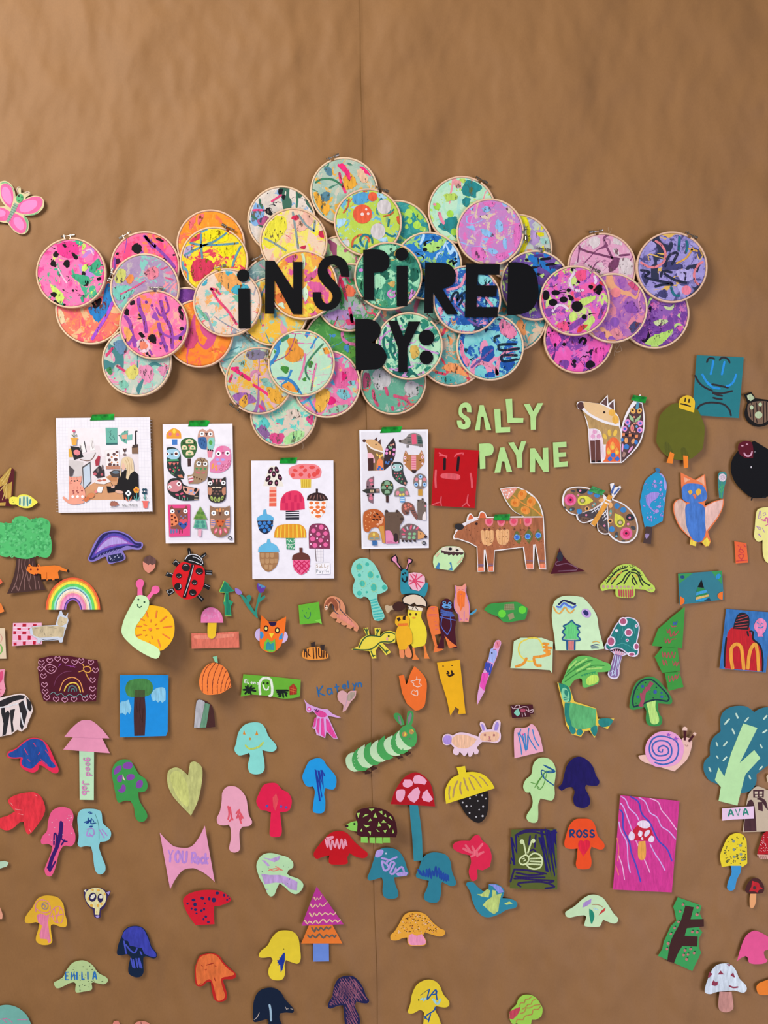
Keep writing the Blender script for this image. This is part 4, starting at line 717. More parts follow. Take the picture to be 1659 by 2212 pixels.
pp('e83a62', '1040,808! 1045,720 1085,660 1150,638 1210,650 1245,710 1253,800! 1150,812!', 'mushroom_print'); M('d42a58', '1060,690! 1085,680! 1085,745! 1055,745!;1110,660! 1135,655! 1135,720! 1110,720!;1160,680! 1185,675! 1185,740! 1160,740!;1205,670! 1225,680! 1230,740! 1208,735!;1085,745! 1108,745! 1108,805! 1085,805!;1135,740! 1160,740! 1160,808! 1135,808!;1185,745! 1208,745! 1208,805! 1185,805!', 'brick_print', 'paper'); pp('2a2a34', '1088,812! 1204,812! 1204,890! 1088,890!', 'stem'); pp('f4f0f4', '1088,826! 1204,822! 1204,830! 1088,834!;1088,843! 1204,840! 1204,848! 1088,851!;1088,862! 1204,860! 1204,868! 1088,870!', 'stripe')
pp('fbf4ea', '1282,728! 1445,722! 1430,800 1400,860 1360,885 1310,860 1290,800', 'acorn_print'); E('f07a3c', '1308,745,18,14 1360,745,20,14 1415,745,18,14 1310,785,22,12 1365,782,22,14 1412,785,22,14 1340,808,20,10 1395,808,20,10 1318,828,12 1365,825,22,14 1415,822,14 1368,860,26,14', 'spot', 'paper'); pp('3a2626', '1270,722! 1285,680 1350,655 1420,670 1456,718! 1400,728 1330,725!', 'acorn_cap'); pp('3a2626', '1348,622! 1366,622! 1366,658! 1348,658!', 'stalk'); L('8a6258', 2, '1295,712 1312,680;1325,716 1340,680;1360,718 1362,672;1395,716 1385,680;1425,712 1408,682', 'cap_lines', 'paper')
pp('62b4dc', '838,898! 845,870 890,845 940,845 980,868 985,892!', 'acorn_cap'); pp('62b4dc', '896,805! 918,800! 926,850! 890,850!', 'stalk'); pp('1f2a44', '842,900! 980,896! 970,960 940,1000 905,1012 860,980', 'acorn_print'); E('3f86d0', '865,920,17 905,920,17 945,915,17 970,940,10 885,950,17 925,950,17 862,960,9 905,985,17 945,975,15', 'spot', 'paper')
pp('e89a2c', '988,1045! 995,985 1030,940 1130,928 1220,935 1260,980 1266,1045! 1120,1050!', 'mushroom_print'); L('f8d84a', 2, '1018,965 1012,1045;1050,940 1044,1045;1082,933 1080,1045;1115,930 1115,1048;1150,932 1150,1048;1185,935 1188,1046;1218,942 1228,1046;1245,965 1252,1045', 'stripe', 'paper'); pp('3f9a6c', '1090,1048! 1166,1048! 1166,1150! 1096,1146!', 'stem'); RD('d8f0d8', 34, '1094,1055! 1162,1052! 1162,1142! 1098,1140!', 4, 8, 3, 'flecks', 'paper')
pp('8a3a58', '1290,1138! 1288,990 1310,935 1370,922 1430,935 1465,1000 1470,1140!', 'mushroom_print'); E('f06aa0', '1328,985,20 1395,955,22 1370,1015,19 1432,1008,20 1320,1055,22 1390,1068,20 1340,1112,22 1432,1105,20', 'spot', 'paper'); E('f8d4e0', '1353,945,8 1432,968,9 1305,1018,8 1410,1040,8 1360,1052,8 1450,1070,8 1305,1100,9 1388,1118,8', 'dot', 'paper'); pp('f8f2f2', '1340,1142! 1412,1142! 1412,1255! 1352,1250!', 'stem'); L('c8c0c8', .4, '1365,1145 1368,1250;1385,1145 1386,1252;1400,1145 1400,1252;1345,1165 1410,1165;1346,1190 1410,1190;1348,1215 1410,1215;1350,1238 1410,1238', 'grid_lines', 'paper'); pp('6a5a60', '1340,1142! 1347,1142! 1355,1250! 1350,1250!', 'stem_edge')  # grey strip along the stem: its shadow, printed as flat colour
pp('6abce0', '850,1170! 858,1130 905,1095 960,1090 1010,1115 1034,1165! 950,1170!', 'acorn_cap'); pp('6abce0', '930,1058! 950,1055! 960,1095! 922,1095!', 'stalk'); pp('a87a50', '862,1172! 1026,1172! 1025,1240 1000,1300 940,1340 890,1310 866,1250', 'acorn_print'); M('c09466', '870,1178! 905,1178! 905,1210 888,1222 872,1210;915,1178! 945,1178! 945,1210 930,1222 915,1210;955,1178! 985,1178! 985,1210 970,1222 955,1210;875,1230! 905,1230! 905,1262 890,1272 876,1262;912,1228! 945,1228! 945,1262 928,1272 912,1262;955,1230! 985,1230! 985,1262 970,1272 955,1262;990,1228! 1018,1228! 1015,1262 990,1262!;905,1280! 935,1280! 932,1318 905,1310!;945,1280! 975,1280! 970,1318 945,1325!', 'shingle_print', 'paper')
pp('6a3a30', '1143,1238! 1150,1200 1190,1178 1240,1175 1285,1195 1300,1235!', 'acorn_cap'); pp('6a3a30', '1206,1132! 1234,1132! 1234,1178! 1208,1178!', 'stalk'); pp('f26a94', '1148,1240! 1300,1235! 1290,1310 1255,1350 1215,1366 1170,1330 1152,1285', 'acorn_print'); L('d02a5c', 2.2, '1160,1245 1270,1345;1200,1245 1285,1325;1245,1245 1295,1290;1155,1285 1215,1350;1290,1245 1190,1345;1250,1245 1165,1325;1205,1245 1155,1290;1298,1285 1225,1360', 'petal_lattice', 'paper')
pp('faf6f6', '1345,1268! 1470,1262! 1472,1358! 1348,1362!', 'name_patch'); W('b08a5a', .9, 'SaLLy', 1350, 1278, 26, -2, 1, 'signature', adv=24); W('5a6a70', .9, 'PayNe', 1352, 1322, 26, -2, 1, 'signature', adv=24)
tape('green foil tape strip on the sheet of mushrooms and acorns', '1045,355! 1190,352! 1172,405! 1034,405!')
O(740, 850)
T('animal_print', 'white sheet printed with a fox, squirrels, a bear and hedgehogs', 'poster', d=1.6, curl=1.2)
F('f7f4f5', '145,316! 737,310! 745,1334! 165,1342!', 'sheet', .3); pp('ebe6e8', '160,332! 725,328! 732,1318! 180,1325!', 'print_ground')
pp('8a6a48', '200,420! 345,500! 358,560! 356,665! 220,668! 218,520', 'fox_print'); pp('e0b078', '185,400! 270,398 330,440 352,500! 260,470 205,425', 'head'); pp('f8ece0', '205,425! 260,470 352,500! 350,512! 255,482 205,436!', 'chin'); E('5a3a34', '187,408,15', 'nose', 'paper'); pp('5a3c38', '272,400! 298,376! 302,415!;305,420! 328,392! 332,445!', 'ear'); E('2a1c18', '288,440,6', 'eye', 'paper'); pp('f4b8c0', '216,515! 255,520 278,570 278,600! 218,600!'); pp('4a2c28', '218,560! 266,558! 266,665! 222,666!', 'leg'); pp('f08a50', '295,600 322,555 352,590! 355,665! 292,665!', 'flame'); E('f8c860', '322,545,9,14 300,530,8,14,-30 340,535,8,14,30', 'petal', 'paper'); E('3f6ab8', '318,635,12 310,652,12 340,650,12', 'spot', 'paper')
pp('3a2c30', '440,384! 458,440 452,540 420,610 358,664! 356,580 375,470', 'tail'); E('f0a890', '418,445,9 440,440,9 408,512,10,16 430,600,6,12,40', 'tail_spot', 'paper'); E('e890c8', '382,486,13 445,485,13 380,515,13 440,525,12', 'tail_spot', 'paper'); E('4a7ac0', '375,595,9,12 392,605,9 420,570,10 400,590,8', 'tail_spot', 'paper'); E('8ab890', '420,470,8,16,30 405,465,8,16,-30', 'tail_leaf', 'paper')
pp('8a8078', '490,410! 545,385 575,350 630,342 680,370 692,460! 560,440 505,425', 'hedgehog_print'); pp('e8607a', '595,355! 635,348! 640,435! 600,440!', 'band'); pp('4a6a60', '645,360! 680,375! 690,435! 650,435!', 'band'); L('2a3a38', 1.4, '650,385 684,382;650,405 688,402;650,422 690,420;560,380 590,380;560,400 590,400;560,420 590,420', 'band_lines', 'paper'); E('4a3c38', '497,412,12 544,398,5', 'nose', 'paper'); L('6a6460', 2, '556,445 556,466;568,445 568,466;668,440 668,462;686,440 686,462', 'leg', 'paper')
pp('b87c48', '527,540! 545,488! 568,530! 660,530! 682,488! 704,540! 704,600 660,655! 615,688! 570,655! 527,600', 'fox_mask_print'); pp('f0a0a8', '594,535! 635,535! 635,655! 594,655!', 'band'); L('d85a78', 1.2, '597,560 633,560;597,580 633,580;597,600 633,600;597,620 633,620;597,640 633,640', 'band_lines', 'paper'); pp('3a2a28', '594,662! 640,662! 630,688! 605,688!', 'nose'); E('f4d8d8', '540,555,12,16 690,550,12,16 535,600,10 690,605,10', 'patch', 'paper'); E('c85a6a', '540,555,6 690,550,6', 'patch_middle', 'paper'); pp('f0b8a0', '540,510! 548,500! 558,525!;675,525! 684,500! 690,520!', 'ear_inner'); E('2a1c18', '562,578,5 668,578,5', 'eye', 'paper')
pp('3c4440', '424,620! 440,595 490,592 520,615 525,680 560,765! 545,800! 480,770 435,720 425,660', 'owl_print'); pp('a8d0c8', '428,640 445,612 500,612 518,640 500,665 450,668', 'face'); eyes('445,636,13 500,634,13', None, '5a3a3a', .6); E('e8707a', '450,690,8,6 475,690,8,6 500,690,8,6 465,715,7 490,735,7 515,740,7', 'berry', 'paper'); E('5a9a6a', '480,720,6,12,40 500,710,6,12,-40 510,760,6,12,30 470,740,6,10', 'leaf', 'paper'); E('d8907a', '540,775,12,9,40', 'tail_leaf', 'paper')
pp('8a6a70', '270,715! 265,950! 225,930 212,850! 205,810 215,745', 'bird_print'); pp('3a3a34', '170,840! 205,822! 318,822! 320,858! 205,862!', 'body'); E('e0788a', '245,750,18,16 250,785,16,10 245,905,18,16 250,880,14,9', 'wing_spot', 'paper'); E('1f1c20', '218,805,9 262,800,9 218,880,9 262,875,9', 'wing_dot', 'paper'); pp('d8b890', '240,830! 250,830! 250,855! 240,855!;258,830! 268,830! 268,855! 258,855!'); L('e8b0a0', 1, '290,830 318,830;290,842 318,842;290,852 318,852', 'tail_lines', 'paper')
pp('3a4a34', '330,810 345,765 385,748 425,765 438,815 420,865 385,882 345,862', 'tree_print'); pp('8ab08a', '360,790! 362,765 385,755 408,768 410,790!;336,825! 340,800 360,795 375,810 376,825!;392,825! 396,800 412,797 430,810 430,825!;362,865! 364,842 385,830 406,842 408,862!', 'scallop'); pp('4a302c', '374,882! 398,882! 398,942! 376,942!', 'trunk'); E('e86a5a', '384,800,8', 'beak', 'paper'); E('e8c860', '350,788,6 422,788,6', 'eye', 'paper')
pp('8a7a70', '612,770 625,715 670,690 715,715 725,770 705,815 670,825 630,812', 'tree_print'); E('a8d0f0', '672,718,18 635,785,18 708,785,18', 'ring', 'paper'); E('2a5a90', '672,718,8 635,785,8 708,785,8', 'ring_middle', 'paper'); E('e88a90', '638,742,16 708,742,16', 'spot', 'paper'); pp('f0ece8', '660,745! 684,745! 680,800! 664,800!', 'petal'); pp('d09a3c', '653,828! 690,826! 690,882! 653,882!', 'trunk')
pp('8a8478', '448,890! 455,840 500,808 550,815 580,885!', 'mushroom_print'); E('e8909a', '475,860,16,20,20 555,860,14,20,-20', 'petal', 'paper'); E('6ab07a', '512,830,22,16', 'petal', 'paper'); E('e8d05a', '498,875,11 525,872,11', 'drop', 'paper'); pp('6aa8d8', '495,895! 536,892! 538,940! 498,942!', 'stem'); L('e8f4fa', 1.2, '498,910 536,908;498,925 536,923', 'stripe', 'paper')
pp('7a6a5e', '650,920! 690,915! 722,945! 722,1095! 650,1090! 645,960', 'squirrel_print'); E('4a3c38', '655,925,9 692,912,9 716,948,10 690,942,4', 'ear', 'paper'); E('e8909a', '716,972,8', 'cheek', 'paper'); pp('f4e8e0', '690,1060 715,1020 722,1095! 690,1095!', 'belly'); pp('8a5a4e', '510,1000 520,955 560,938 605,955 625,1000 650,1065! 640,1095! 600,1040 580,1000 570,1040 530,1045', 'tail'); E('e8806a', '540,970,12 570,960,12 545,995,12 590,975,10 565,985,8', 'tail_spot', 'paper'); L('2a3a3a', 1.2, '540,1020 570,1030;545,1035 570,1042;595,1010 620,1010;605,1030 630,1028;615,1050 640,1048;625,1068 646,1064', 'tail_lines', 'paper')
pp('6a5444', '365,1015! 382,1025! 455,1025! 478,1008! 520,1050! 528,1090 495,1140! 490,1290! 370,1298!', 'bear_print'); E('4a3a34', '380,1018,14 472,1018,14 510,1084,18,14', 'ear', 'paper'); E('1f1818', '402,1064,4 478,1058,4', 'eye', 'paper'); pp('e890b0', '370,1185! 410,1185 438,1230 440,1270! 480,1275! 480,1296! 372,1298!', 'paw'); E('3a2a2a', '460,1245,20,40', 'leg', 'paper'); L('c85a8a', 1.4, '378,1275 430,1278;380,1288 470,1290', 'paw_lines', 'paper')
pp('c0622e', '178,1060 200,1015 260,998 320,1010 360,1060 365,1150 368,1290! 345,1292! 320,1180 290,1155 250,1165 225,1195 185,1180', 'tail'); E('f0a060', '210,1060,6 240,1070,6 200,1100,6 230,1110,6 260,1100,6 200,1140,6 235,1150,6 210,1165,6', 'tail_dot', 'paper'); E('3a1c18', '275,1060,14,7,40 300,1040,14,7,40 320,1065,12,7,40 270,1090,14,7,20 300,1090,14,7,30 330,1090,12,7,50', 'tail_leaf', 'paper'); E('f0b08a', '330,1110,16,24,30 305,1130,14,10 345,1080,10,18,20', 'petal', 'paper'); pp('d89a48', '315,1150! 355,1140! 368,1290! 350,1292!', 'tail_base'); L('f8d0a0', 1, '235,1020 250,1030 240,1045;265,1015 280,1025 265,1040;220,1040 230,1050', 'tail_lines', 'paper')
pp('c89a50', '222,1265! 228,1215 268,1192 310,1210 322,1262!', 'mushroom_print'); E('f0d860', '270,1218,10,16', 'drop', 'paper'); E('8a9a90', '250,1250,20,8 295,1250,20,8', 'petal', 'paper'); pp('3f70a8', '256,1272! 296,1270! 296,1312! 258,1314!', 'stem')
pp('7a6460', '500,1240 505,1175 560,1128 630,1135 680,1180 730,1235! 690,1255! 640,1265 510,1262', 'hedgehog_print'); pp('e0a060', '650,1185! 690,1200 728,1240! 650,1258!', 'face'); E('3a2a28', '718,1237,14 672,1212,6', 'nose', 'paper'); E('e8607a', '530,1180,9,20,-40 590,1155,9,22,15 645,1165,9,18,40 525,1215,18,8', 'quill', 'paper'); E('c8d0d0', '560,1165,7,18,-20 620,1155,7,18,20 530,1240,18,7', 'quill', 'paper'); E('8ac08a', '580,1212,16,12 620,1212,16,12 575,1245,16,14 615,1245,16,14', 'scallop', 'paper'); pp('3a3030', '512,1264! 530,1264! 530,1282! 514,1282!;545,1266! 562,1266! 560,1284! 546,1284!;578,1266! 598,1266! 598,1284! 580,1284!;615,1264! 635,1264! 635,1282! 618,1282!', 'leg')
E('3a3a40', '704,1292,17', 'logo', 'paper'); E('d0d0d4', '704,1292,8', 'logo_middle', 'paper')
tape('green foil tape strip on the sheet of a fox and squirrels', '342,290! 515,284! 500,335! 323,342!')
# ---------------------------------------------------------------- green letters of the name
O(740, 850)
def gl(label, s):
    T('paper_letter', label, 'letter', 'pale green paper letters', d=1.8, curl=1.2); F('b8e08c', s, 'paper', .4)
gl('pale green paper letter S starting the upper name', '1113,163! 1075,160! 1070,125 1055,118 1035,128 1030,155 1045,180 1085,205 1106,240 1098,285 1070,305 1035,308 1005,295 990,265 987,232! 1025,232! 1030,255 1042,266 1058,262 1060,245 1040,220 1010,195 1002,160 1010,110 1040,82 1080,80 1108,105')
gl('pale green paper letter A, second letter of the upper name', '1183,100! 1218,100! 1284,316! 1238,318! 1217,200! 1194,200! 1186,318! 1143,320!')
gl('pale green paper letter L hanging lower in the upper name', '1308,133! 1362,132! 1368,292! 1447,290! 1447,335! 1322,340!')
gl('pale green paper letter L set higher in the upper name', '1407,48! 1464,46! 1470,210! 1562,212! 1560,250! 1425,255!')
O(1000, 840)
gl('pale green paper letter Y ending the upper name', '525,132! 575,128! 608,195! 645,124! 694,122! 632,240! 630,352! 586,354! 582,240!')
gl('pale green paper letter P starting the lower name', '138,475! 225,472 258,490 266,530 245,570 192,580! 194,688! 147,692!')
gl('pale green paper letter A, second letter of the lower name', '322,507! 358,504! 425,716! 378,720! 357,626! 336,626! 323,722! 272,724!')
gl('pale green paper letter Y between A and N of the lower name', '390,465! 440,460! 478,530! 504,452! 548,450! 510,560! 512,678! 470,682! 458,570!')
gl('pale green paper letter N, fourth letter of the lower name', '580,514! 620,512! 690,620! 690,510! 736,508! 740,718! 696,718! 625,600! 622,720! 578,720!')
gl('pale green paper letter E ending the lower name', '777,463! 893,457! 895,502! 823,506! 826,550! 890,547! 892,585! 828,590! 832,632! 904,625! 906,670! 785,678!')
# ---------------------------------------------------------------- cutouts of the upper half
O(740, 850)
T('face_card', 'red paper card with an angry pink-lined face, right of the fox sheet', 'paper card', d=1.4)
F('bf0a14', '795,472! 1176,492! 1141,990! 766,968!', 'card'); L('ea5a62', 2.8, '832,512 865,535 902,542;836,540 868,528;890,540 898,558;968,548 985,525 1042,514 1040,530', 'brows'); L('1c0a10', 5, '882,560 880,658;1002,550 992,665', 'eyes'); M('e25a60', '848,700 880,688 960,690 1012,705 1015,735 985,745 890,735 850,725', 'mouth'); L('e25a60', 4, '806,660 802,740 806,815;1105,690 1115,750 1118,815', 'arms'); L('e25a60', 2.4, '852,890 848,940 855,970;845,935 772,962;1084,872 1075,940 1095,972;1075,940 1032,976', 'legs')
T('sloth_cutout', 'pale green cutout with a dark-eyed face, beside the brown spotted animal', 'paper cutout')
F('c8ecac', '785,1410! 835,1350! 870,1325 925,1318 1000,1325 1045,1358 1050,1392 1030,1450! 955,1532! 792,1508! 780,1460!', 'body'); M('e8e0c4', '850,1345 880,1325 960,1322 1020,1335 1045,1365 1020,1382 940,1375 865,1370', 'face'); M('4a3230', '848,1348! 880,1362 960,1368 1046,1372! 1040,1390! 1020,1395! 1012,1384! 990,1402! 975,1388! 955,1404! 940,1388! 915,1402! 905,1385! 880,1390! 870,1375! 855,1378!', 'mask'); E('1c1418', '930,1342,17,13 990,1354,14,10', 'eye'); L('3a2a28', .8, '945,1360 960,1362 972,1358', 'mouth'); M('3f86b4', '800,1510! 830,1458! 842,1470! 835,1500! 842,1515!;912,1522! 940,1500! 922,1462! 938,1456! 950,1528!', 'claw'); M('e8c8a0', '800,1400! 828,1372! 840,1380! 812,1412!;985,1470! 1020,1430! 1034,1400! 1038,1420! 1010,1460!', 'arm')
O(1000, 840)
T('badger_print', 'long brown spotted animal print with four legs and an orange leaf tail', 'paper cutout', d=1.6, curl=1.0)
F('f4ece4', '-84,1270! -62,1235 0,1165 28,1150! 40,1095 68,1075 95,1105! 132,1105! 148,1062 172,1058 195,1075 208,1105! 520,1100! 430,1050 365,960 320,862! 400,850 478,848 590,905 660,985 695,1085! 702,1180 720,1560! 660,1556! 622,1345! 612,1556! 545,1558! 518,1370! 275,1402! 268,1578! 216,1578! 190,1400! 188,1578! 126,1580! 118,1368! 60,1335! -40,1300 -80,1300')
M('b06a44', '-76,1272! -40,1215 0,1175 130,1115! 150,1115! 205,1115! 690,1110! 694,1190 712,1550! 668,1548! 630,1342! 605,1345! 604,1548! 552,1548! 527,1362! 272,1392! 260,1568! 222,1568! 196,1388! 180,1390! 178,1570! 132,1570! 124,1362! 60,1325! -40,1290 -70,1290', 'body', 'paint'); M('f0e6e4', '-70,1230! -10,1165 130,1118! 132,1130! 60,1160 -40,1215! -60,1245!', 'blaze'); E('2e2a2a', '-32,1190,42,28,5', 'nose'); M('e06a3c', '45,1132! 55,1095 70,1085 90,1110! 80,1125!', 'ear'); M('e06a3c', '140,1115! 152,1070 172,1066 190,1080 200,1115!', 'ear'); E('3a1c18', '117,1165,12', 'eye')
M('f08088', '190,1122! 260,1122! 258,1165 225,1190 195,1165;295,1122! 362,1122! 360,1165 330,1190 300,1165;400,1118! 474,1118! 470,1165 438,1190 405,1165;522,1115! 594,1115! 590,1165 555,1190 528,1165', 'scallop'); E('e8506a', '226,1145,24 330,1142,24 438,1143,24 558,1140,24', 'scallop_middle')
M('eeb478', '152,1230! 168,1215 185,1232! 208,1216 228,1230! 245,1215 264,1225! 265,1300 240,1350 205,1352 168,1330;282,1222! 300,1212 318,1228! 340,1212 362,1226! 380,1210 400,1218! 400,1290 378,1340 340,1348 300,1325', 'petal'); L('d89858', .8, '185,1235 190,1330;208,1220 210,1345;230,1232 228,1335;318,1230 322,1330;340,1215 342,1345;362,1228 362,1330', 'petal_lines'); E('6a3a2a', '186,1212,9 228,1210,9 316,1206,9 358,1206,9 445,1212,9 498,1218,8 570,1202,9', 'dot')
M('6a7034', '465,1225 505,1290 485,1342! 440,1290;568,1208! 605,1265 572,1340! 528,1275;650,1208! 685,1270 655,1318! 618,1270', 'leaf'); E('6aa8e0', '466,1282,26 560,1275,26 650,1265,26', 'ring'); E('3a70d0', '466,1282,17 560,1275,17 650,1265,17', 'ring_middle'); M('e8784e', '490,1120! 504,1120! 504,1165! 490,1165!;375,1145! 388,1145! 388,1165! 375,1165!', 'bar')
RD('7a4028', 60, '0,1200! 100,1190! 690,1200! 700,1400! 560,1340! 200,1380! 60,1310!', 2, 5, 5, 'flecks'); RD('e0a078', 70, '0,1200! 100,1190! 690,1200! 700,1400! 560,1340! 200,1380! 60,1310!', 1.5, 4, 6, 'light_flecks')
M('f88a62', '130,1542! 180,1542! 180,1574! 130,1574!;222,1538! 260,1535! 262,1572! 222,1572!;548,1512! 605,1512! 606,1552! 552,1552!;662,1510! 712,1510! 714,1550! 666,1550!', 'hoof'); L('6a70b0', 1, '130,1520 180,1520;132,1530 180,1530;222,1512 262,1512;222,1524 260,1524;545,1480 602,1480;548,1495 604,1492;655,1480 708,1478;660,1494 710,1492', 'sock_lines')
M('a8883c', '340,885! 415,860 478,858 580,915 650,990 686,1100! 530,1102! 440,1050 375,960', 'tail', 'paint'); M('f0a088', '328,868! 400,856 470,852! 440,900 400,945! 375,950', 'tail_tip'); E('f8e4dc', '352,885,9 375,878,8 400,900,9 425,888,9 395,915,7 370,912,8 385,935,8 412,870,7', 'tail_dot'); E('f0963c', '512,915,38,48,30 450,985,42,36,30 590,975,38,46,20 540,1048,42,34,25', 'tail_leaf'); L('f0963c', 2.4, '430,920 520,990 610,1035 685,1100', 'tail_vein'); E('e07a24', '505,905,16,20 445,985,18,15 580,970,16,20 530,1045,18,14', 'leaf_middle')
tape('green foil tape strip on the back of the brown spotted animal', '275,1085! 408,1080! 402,1136! 265,1135!')
T('fox_print', 'sitting fox print with pointed ears and a patterned tail', 'paper cutout', d=1.6, curl=1.0)
F('f6efea', '985,150 985,125 1015,108 1180,128! 1250,52! 1256,128! 1308,88! 1314,200! 1345,240 1360,320 1362,350! 1400,230 1460,120 1532,45! 1560,170 1570,260 1560,380 1510,500 1385,630 1368,640! 1100,642! 1085,430 1075,320 1030,180 1000,178')
M('6a4a44', '1190,125! 1245,68! 1246,150!;1258,148! 1300,102! 1304,185!', 'ear'); E('5a3a34', '1018,145,32', 'nose'); M('f0c890', '1040,112! 1180,132 1300,195 1345,270 1346,300! 1240,280 1110,220 1050,165', 'face', 'paper'); E('f4b84c', '1288,205,30 1318,265,30,38', 'cheek'); E('2a1814', '1220,203,11', 'eye'); M('c09a60', '1030,185! 1110,245 1230,300 1348,325! 1362,380! 1362,480! 1200,480! 1195,380 1150,345 1088,345! 1075,280', 'chest', 'paint')
M('f4dce0', '1090,348! 1150,350 1200,410 1215,500 1225,600! 1100,600! 1088,430', 'bib'); E('eeaac8', '1138,372,20 1122,410,20 1172,410,20', 'bib_spot'); M('6a3e34', '1098,445! 1140,445! 1145,635! 1108,635!;1142,442! 1185,440! 1192,632! 1148,634!', 'leg'); M('1c1414', '1112,620! 1140,620! 1140,636! 1112,636!;1160,620! 1190,618! 1190,634! 1162,635!', 'hoof'); M('f2703a', '1205,630! 1232,590 1238,480 1290,418 1340,440 1360,500! 1360,628!', 'flame'); M('f8a84c', '1292,455 1318,500 1292,530 1268,500;1255,505 1278,545 1258,570 1238,545;1328,505 1350,550 1330,570 1308,545', 'flame_petal'); E('f8d050', '1292,505,14,16 1258,548,13,15 1330,548,13,15', 'flame_drop'); E('f0c450', '1225,410,15,28,-30 1265,380,17,30,-5 1315,380,17,30,15', 'petal'); E('3f74c8', '1297,572,21 1270,605,20 1333,604,20', 'blue_spot')
M('5a3e3c', '1510,115! 1545,130! 1556,250 1548,380 1500,490 1400,605! 1368,632! 1366,480 1385,330 1440,200', 'tail'); M('5a9ab0', '1490,170! 1500,115! 1525,118! 1515,170! 1505,182!', 'tail_feather'); E('f0b45c', '1468,190,22,26,-25 1525,190,20,26,25', 'tail_eye'); E('2a2024', '1467,185,9 1524,188,9', 'tail_pupil'); M('a8c890', '1432,215! 1475,255! 1475,290! 1440,262!;1540,222! 1492,262! 1480,290! 1522,275!', 'tail_leaf'); E('ee9ad0', '1422,288,24,28 1530,296,24,26 1398,345,22,26 1528,355,24,26', 'tail_ring'); E('4a6ac8', '1422,290,12 1532,298,12 1398,345,12 1524,358,12', 'tail_ring_middle'); E('f29a80', '1462,340,16,34 1478,243,9 1480,300,8 1498,295,8 1440,375,8 1482,370,8', 'tail_drop'); E('e8607a', '1462,340,8,14', 'tail_drop_middle'); E('70a8d8', '1434,320,11 1500,325,11', 'tail_dot'); M('f0905a', '1375,382! 1398,382! 1398,408! 1375,408!;1432,388! 1455,386! 1455,412! 1432,412!;1488,398! 1512,396! 1510,422! 1486,422!', 'tail_square'); E('1c1418', '1411,398,11 1467,404,11', 'tail_bead'); E('f0a868', '1410,445,16,26 1470,452,16,24,20', 'tail_oval'); E('3f80c8', '1376,440,12,18 1412,500,24 1495,460,16,20', 'tail_blue'); E('f0a8d0', '1378,510,8,38,5 1448,522,9,36,35', 'tail_stripe'); M('b08878', '1375,585! 1385,540! 1412,552! 1395,590!', 'tail_base')
tape('green foil tape strip on the tip of the fox tail', '1470,52! 1588,70! 1575,124! 1452,98!')
T('moth_print', 'brown moth print with pink eyespots and an orange body', 'paper cutout', d=1.8, curl=1.4)
F('f2ece6', '1215,910! 1285,965 1270,820! 1306,812! 1310,850 1360,835! 1366,855! 1296,950! 1400,1000 1480,1080 1512,1180 1500,1270 1440,1325 1370,1330 1300,1300 1258,1255! 1210,1255 1165,1220 1158,1150! 1135,1190! 1098,1165! 1120,1140! 1075,1155 1030,1158 990,1130 975,1090! 920,1075 870,1020 855,960 880,880 940,848 1040,845 1130,870')
M('9a7250', '870,960 890,890 945,858 1040,855 1130,882 1215,920! 1195,985! 1110,1040 980,1085! 925,1065 880,1020;1250,1010! 1290,960! 1390,1005 1470,1090 1500,1180 1488,1265 1435,1312 1370,1318 1305,1285 1262,1240! 1258,1150', 'upper_wing', 'paint'); M('4e4444', '990,1085! 1110,1045 1190,1000! 1150,1110! 1075,1140 1030,1148 1000,1125;1190,1090! 1240,1010! 1248,1130 1258,1240! 1215,1245 1172,1215 1165,1140', 'lower_wing'); M('7a5c48', '992,1100! 1030,1105 1120,1118! 1075,1145 1032,1150;1165,1165! 1200,1190 1258,1245! 1210,1246 1172,1215', 'wing_hem'); E('f06a98', '928,958,52 1410,1248,52', 'eyespot'); E('e03a70', '928,958,30 1410,1248,30', 'eyespot_ring'); E('2a1a1c', '930,958,11 1410,1248,11', 'eyespot_middle')
M('e8e04a', '990,965 1000,935 1040,922 1090,935 1125,968! 1080,995 1030,1005 1000,995;1312,1075! 1350,1088 1390,1120 1398,1160 1375,1190 1335,1190 1310,1150', 'yellow_drop'); E('8a8a3a', '1032,965,26 1358,1155,28', 'drop_ring'); E('d8b898', '1032,965,15 1358,1155,15', 'drop_middle'); E('3f88c0', '1005,1058,24 1286,1212,26 1158,920,26,20 1098,895,24,20 1330,1010,24,26 1385,1045,28,24', 'blue_spot'); E('f0b068', '1195,962,24,18,-20 1275,1005,18,26 1072,1035,22 1272,1140,22', 'gold_spot'); E('2a2224', '1072,1035,12 1272,1142,12', 'gold_middle'); M('2e3236', '980,862! 1080,868! 1060,895 1015,905 988,885;1408,1110 1430,1080 1470,1090 1480,1120 1450,1140 1420,1135', 'dark_patch'); E('4a4a4a', '950,882,22,10,20 940,1040,28,16,-15 1325,1262,14,30,10 1470,1200,24,16,30 880,1025,14,8,40 1385,1312,20,7', 'dark_drop'); E('f08aa8', '1012,880,11 1440,1112,11 1065,1090,10 1222,1182,10 995,918,9 1426,1168,12', 'pink_dot'); E('70b0c0', '932,1042,10 1325,1272,10', 'blue_dot'); E('70a898', '1130,1000,24,12,-40 1275,1070,12,30,5', 'teal_leaf'); E('f0a080', '1130,1000,9 1275,1075,9', 'teal_leaf_middle'); L('f4f0ee', 1.2, '1105,1050 1180,1010;1110,1070 1175,1030;1130,1035 1150,1065;1155,1022 1172,1050;1200,1090 1240,1050;1205,1115 1244,1080;1215,1140 1246,1110;1210,1060 1235,1130;1228,1045 1246,1100', 'net_lines'); E('5a4438', '1015,1112,9 1040,1125,9 1065,1130,9 1090,1125,9 1178,1188,9 1185,1210,9 1205,1225,9 1230,1238,9', 'hem_dot')
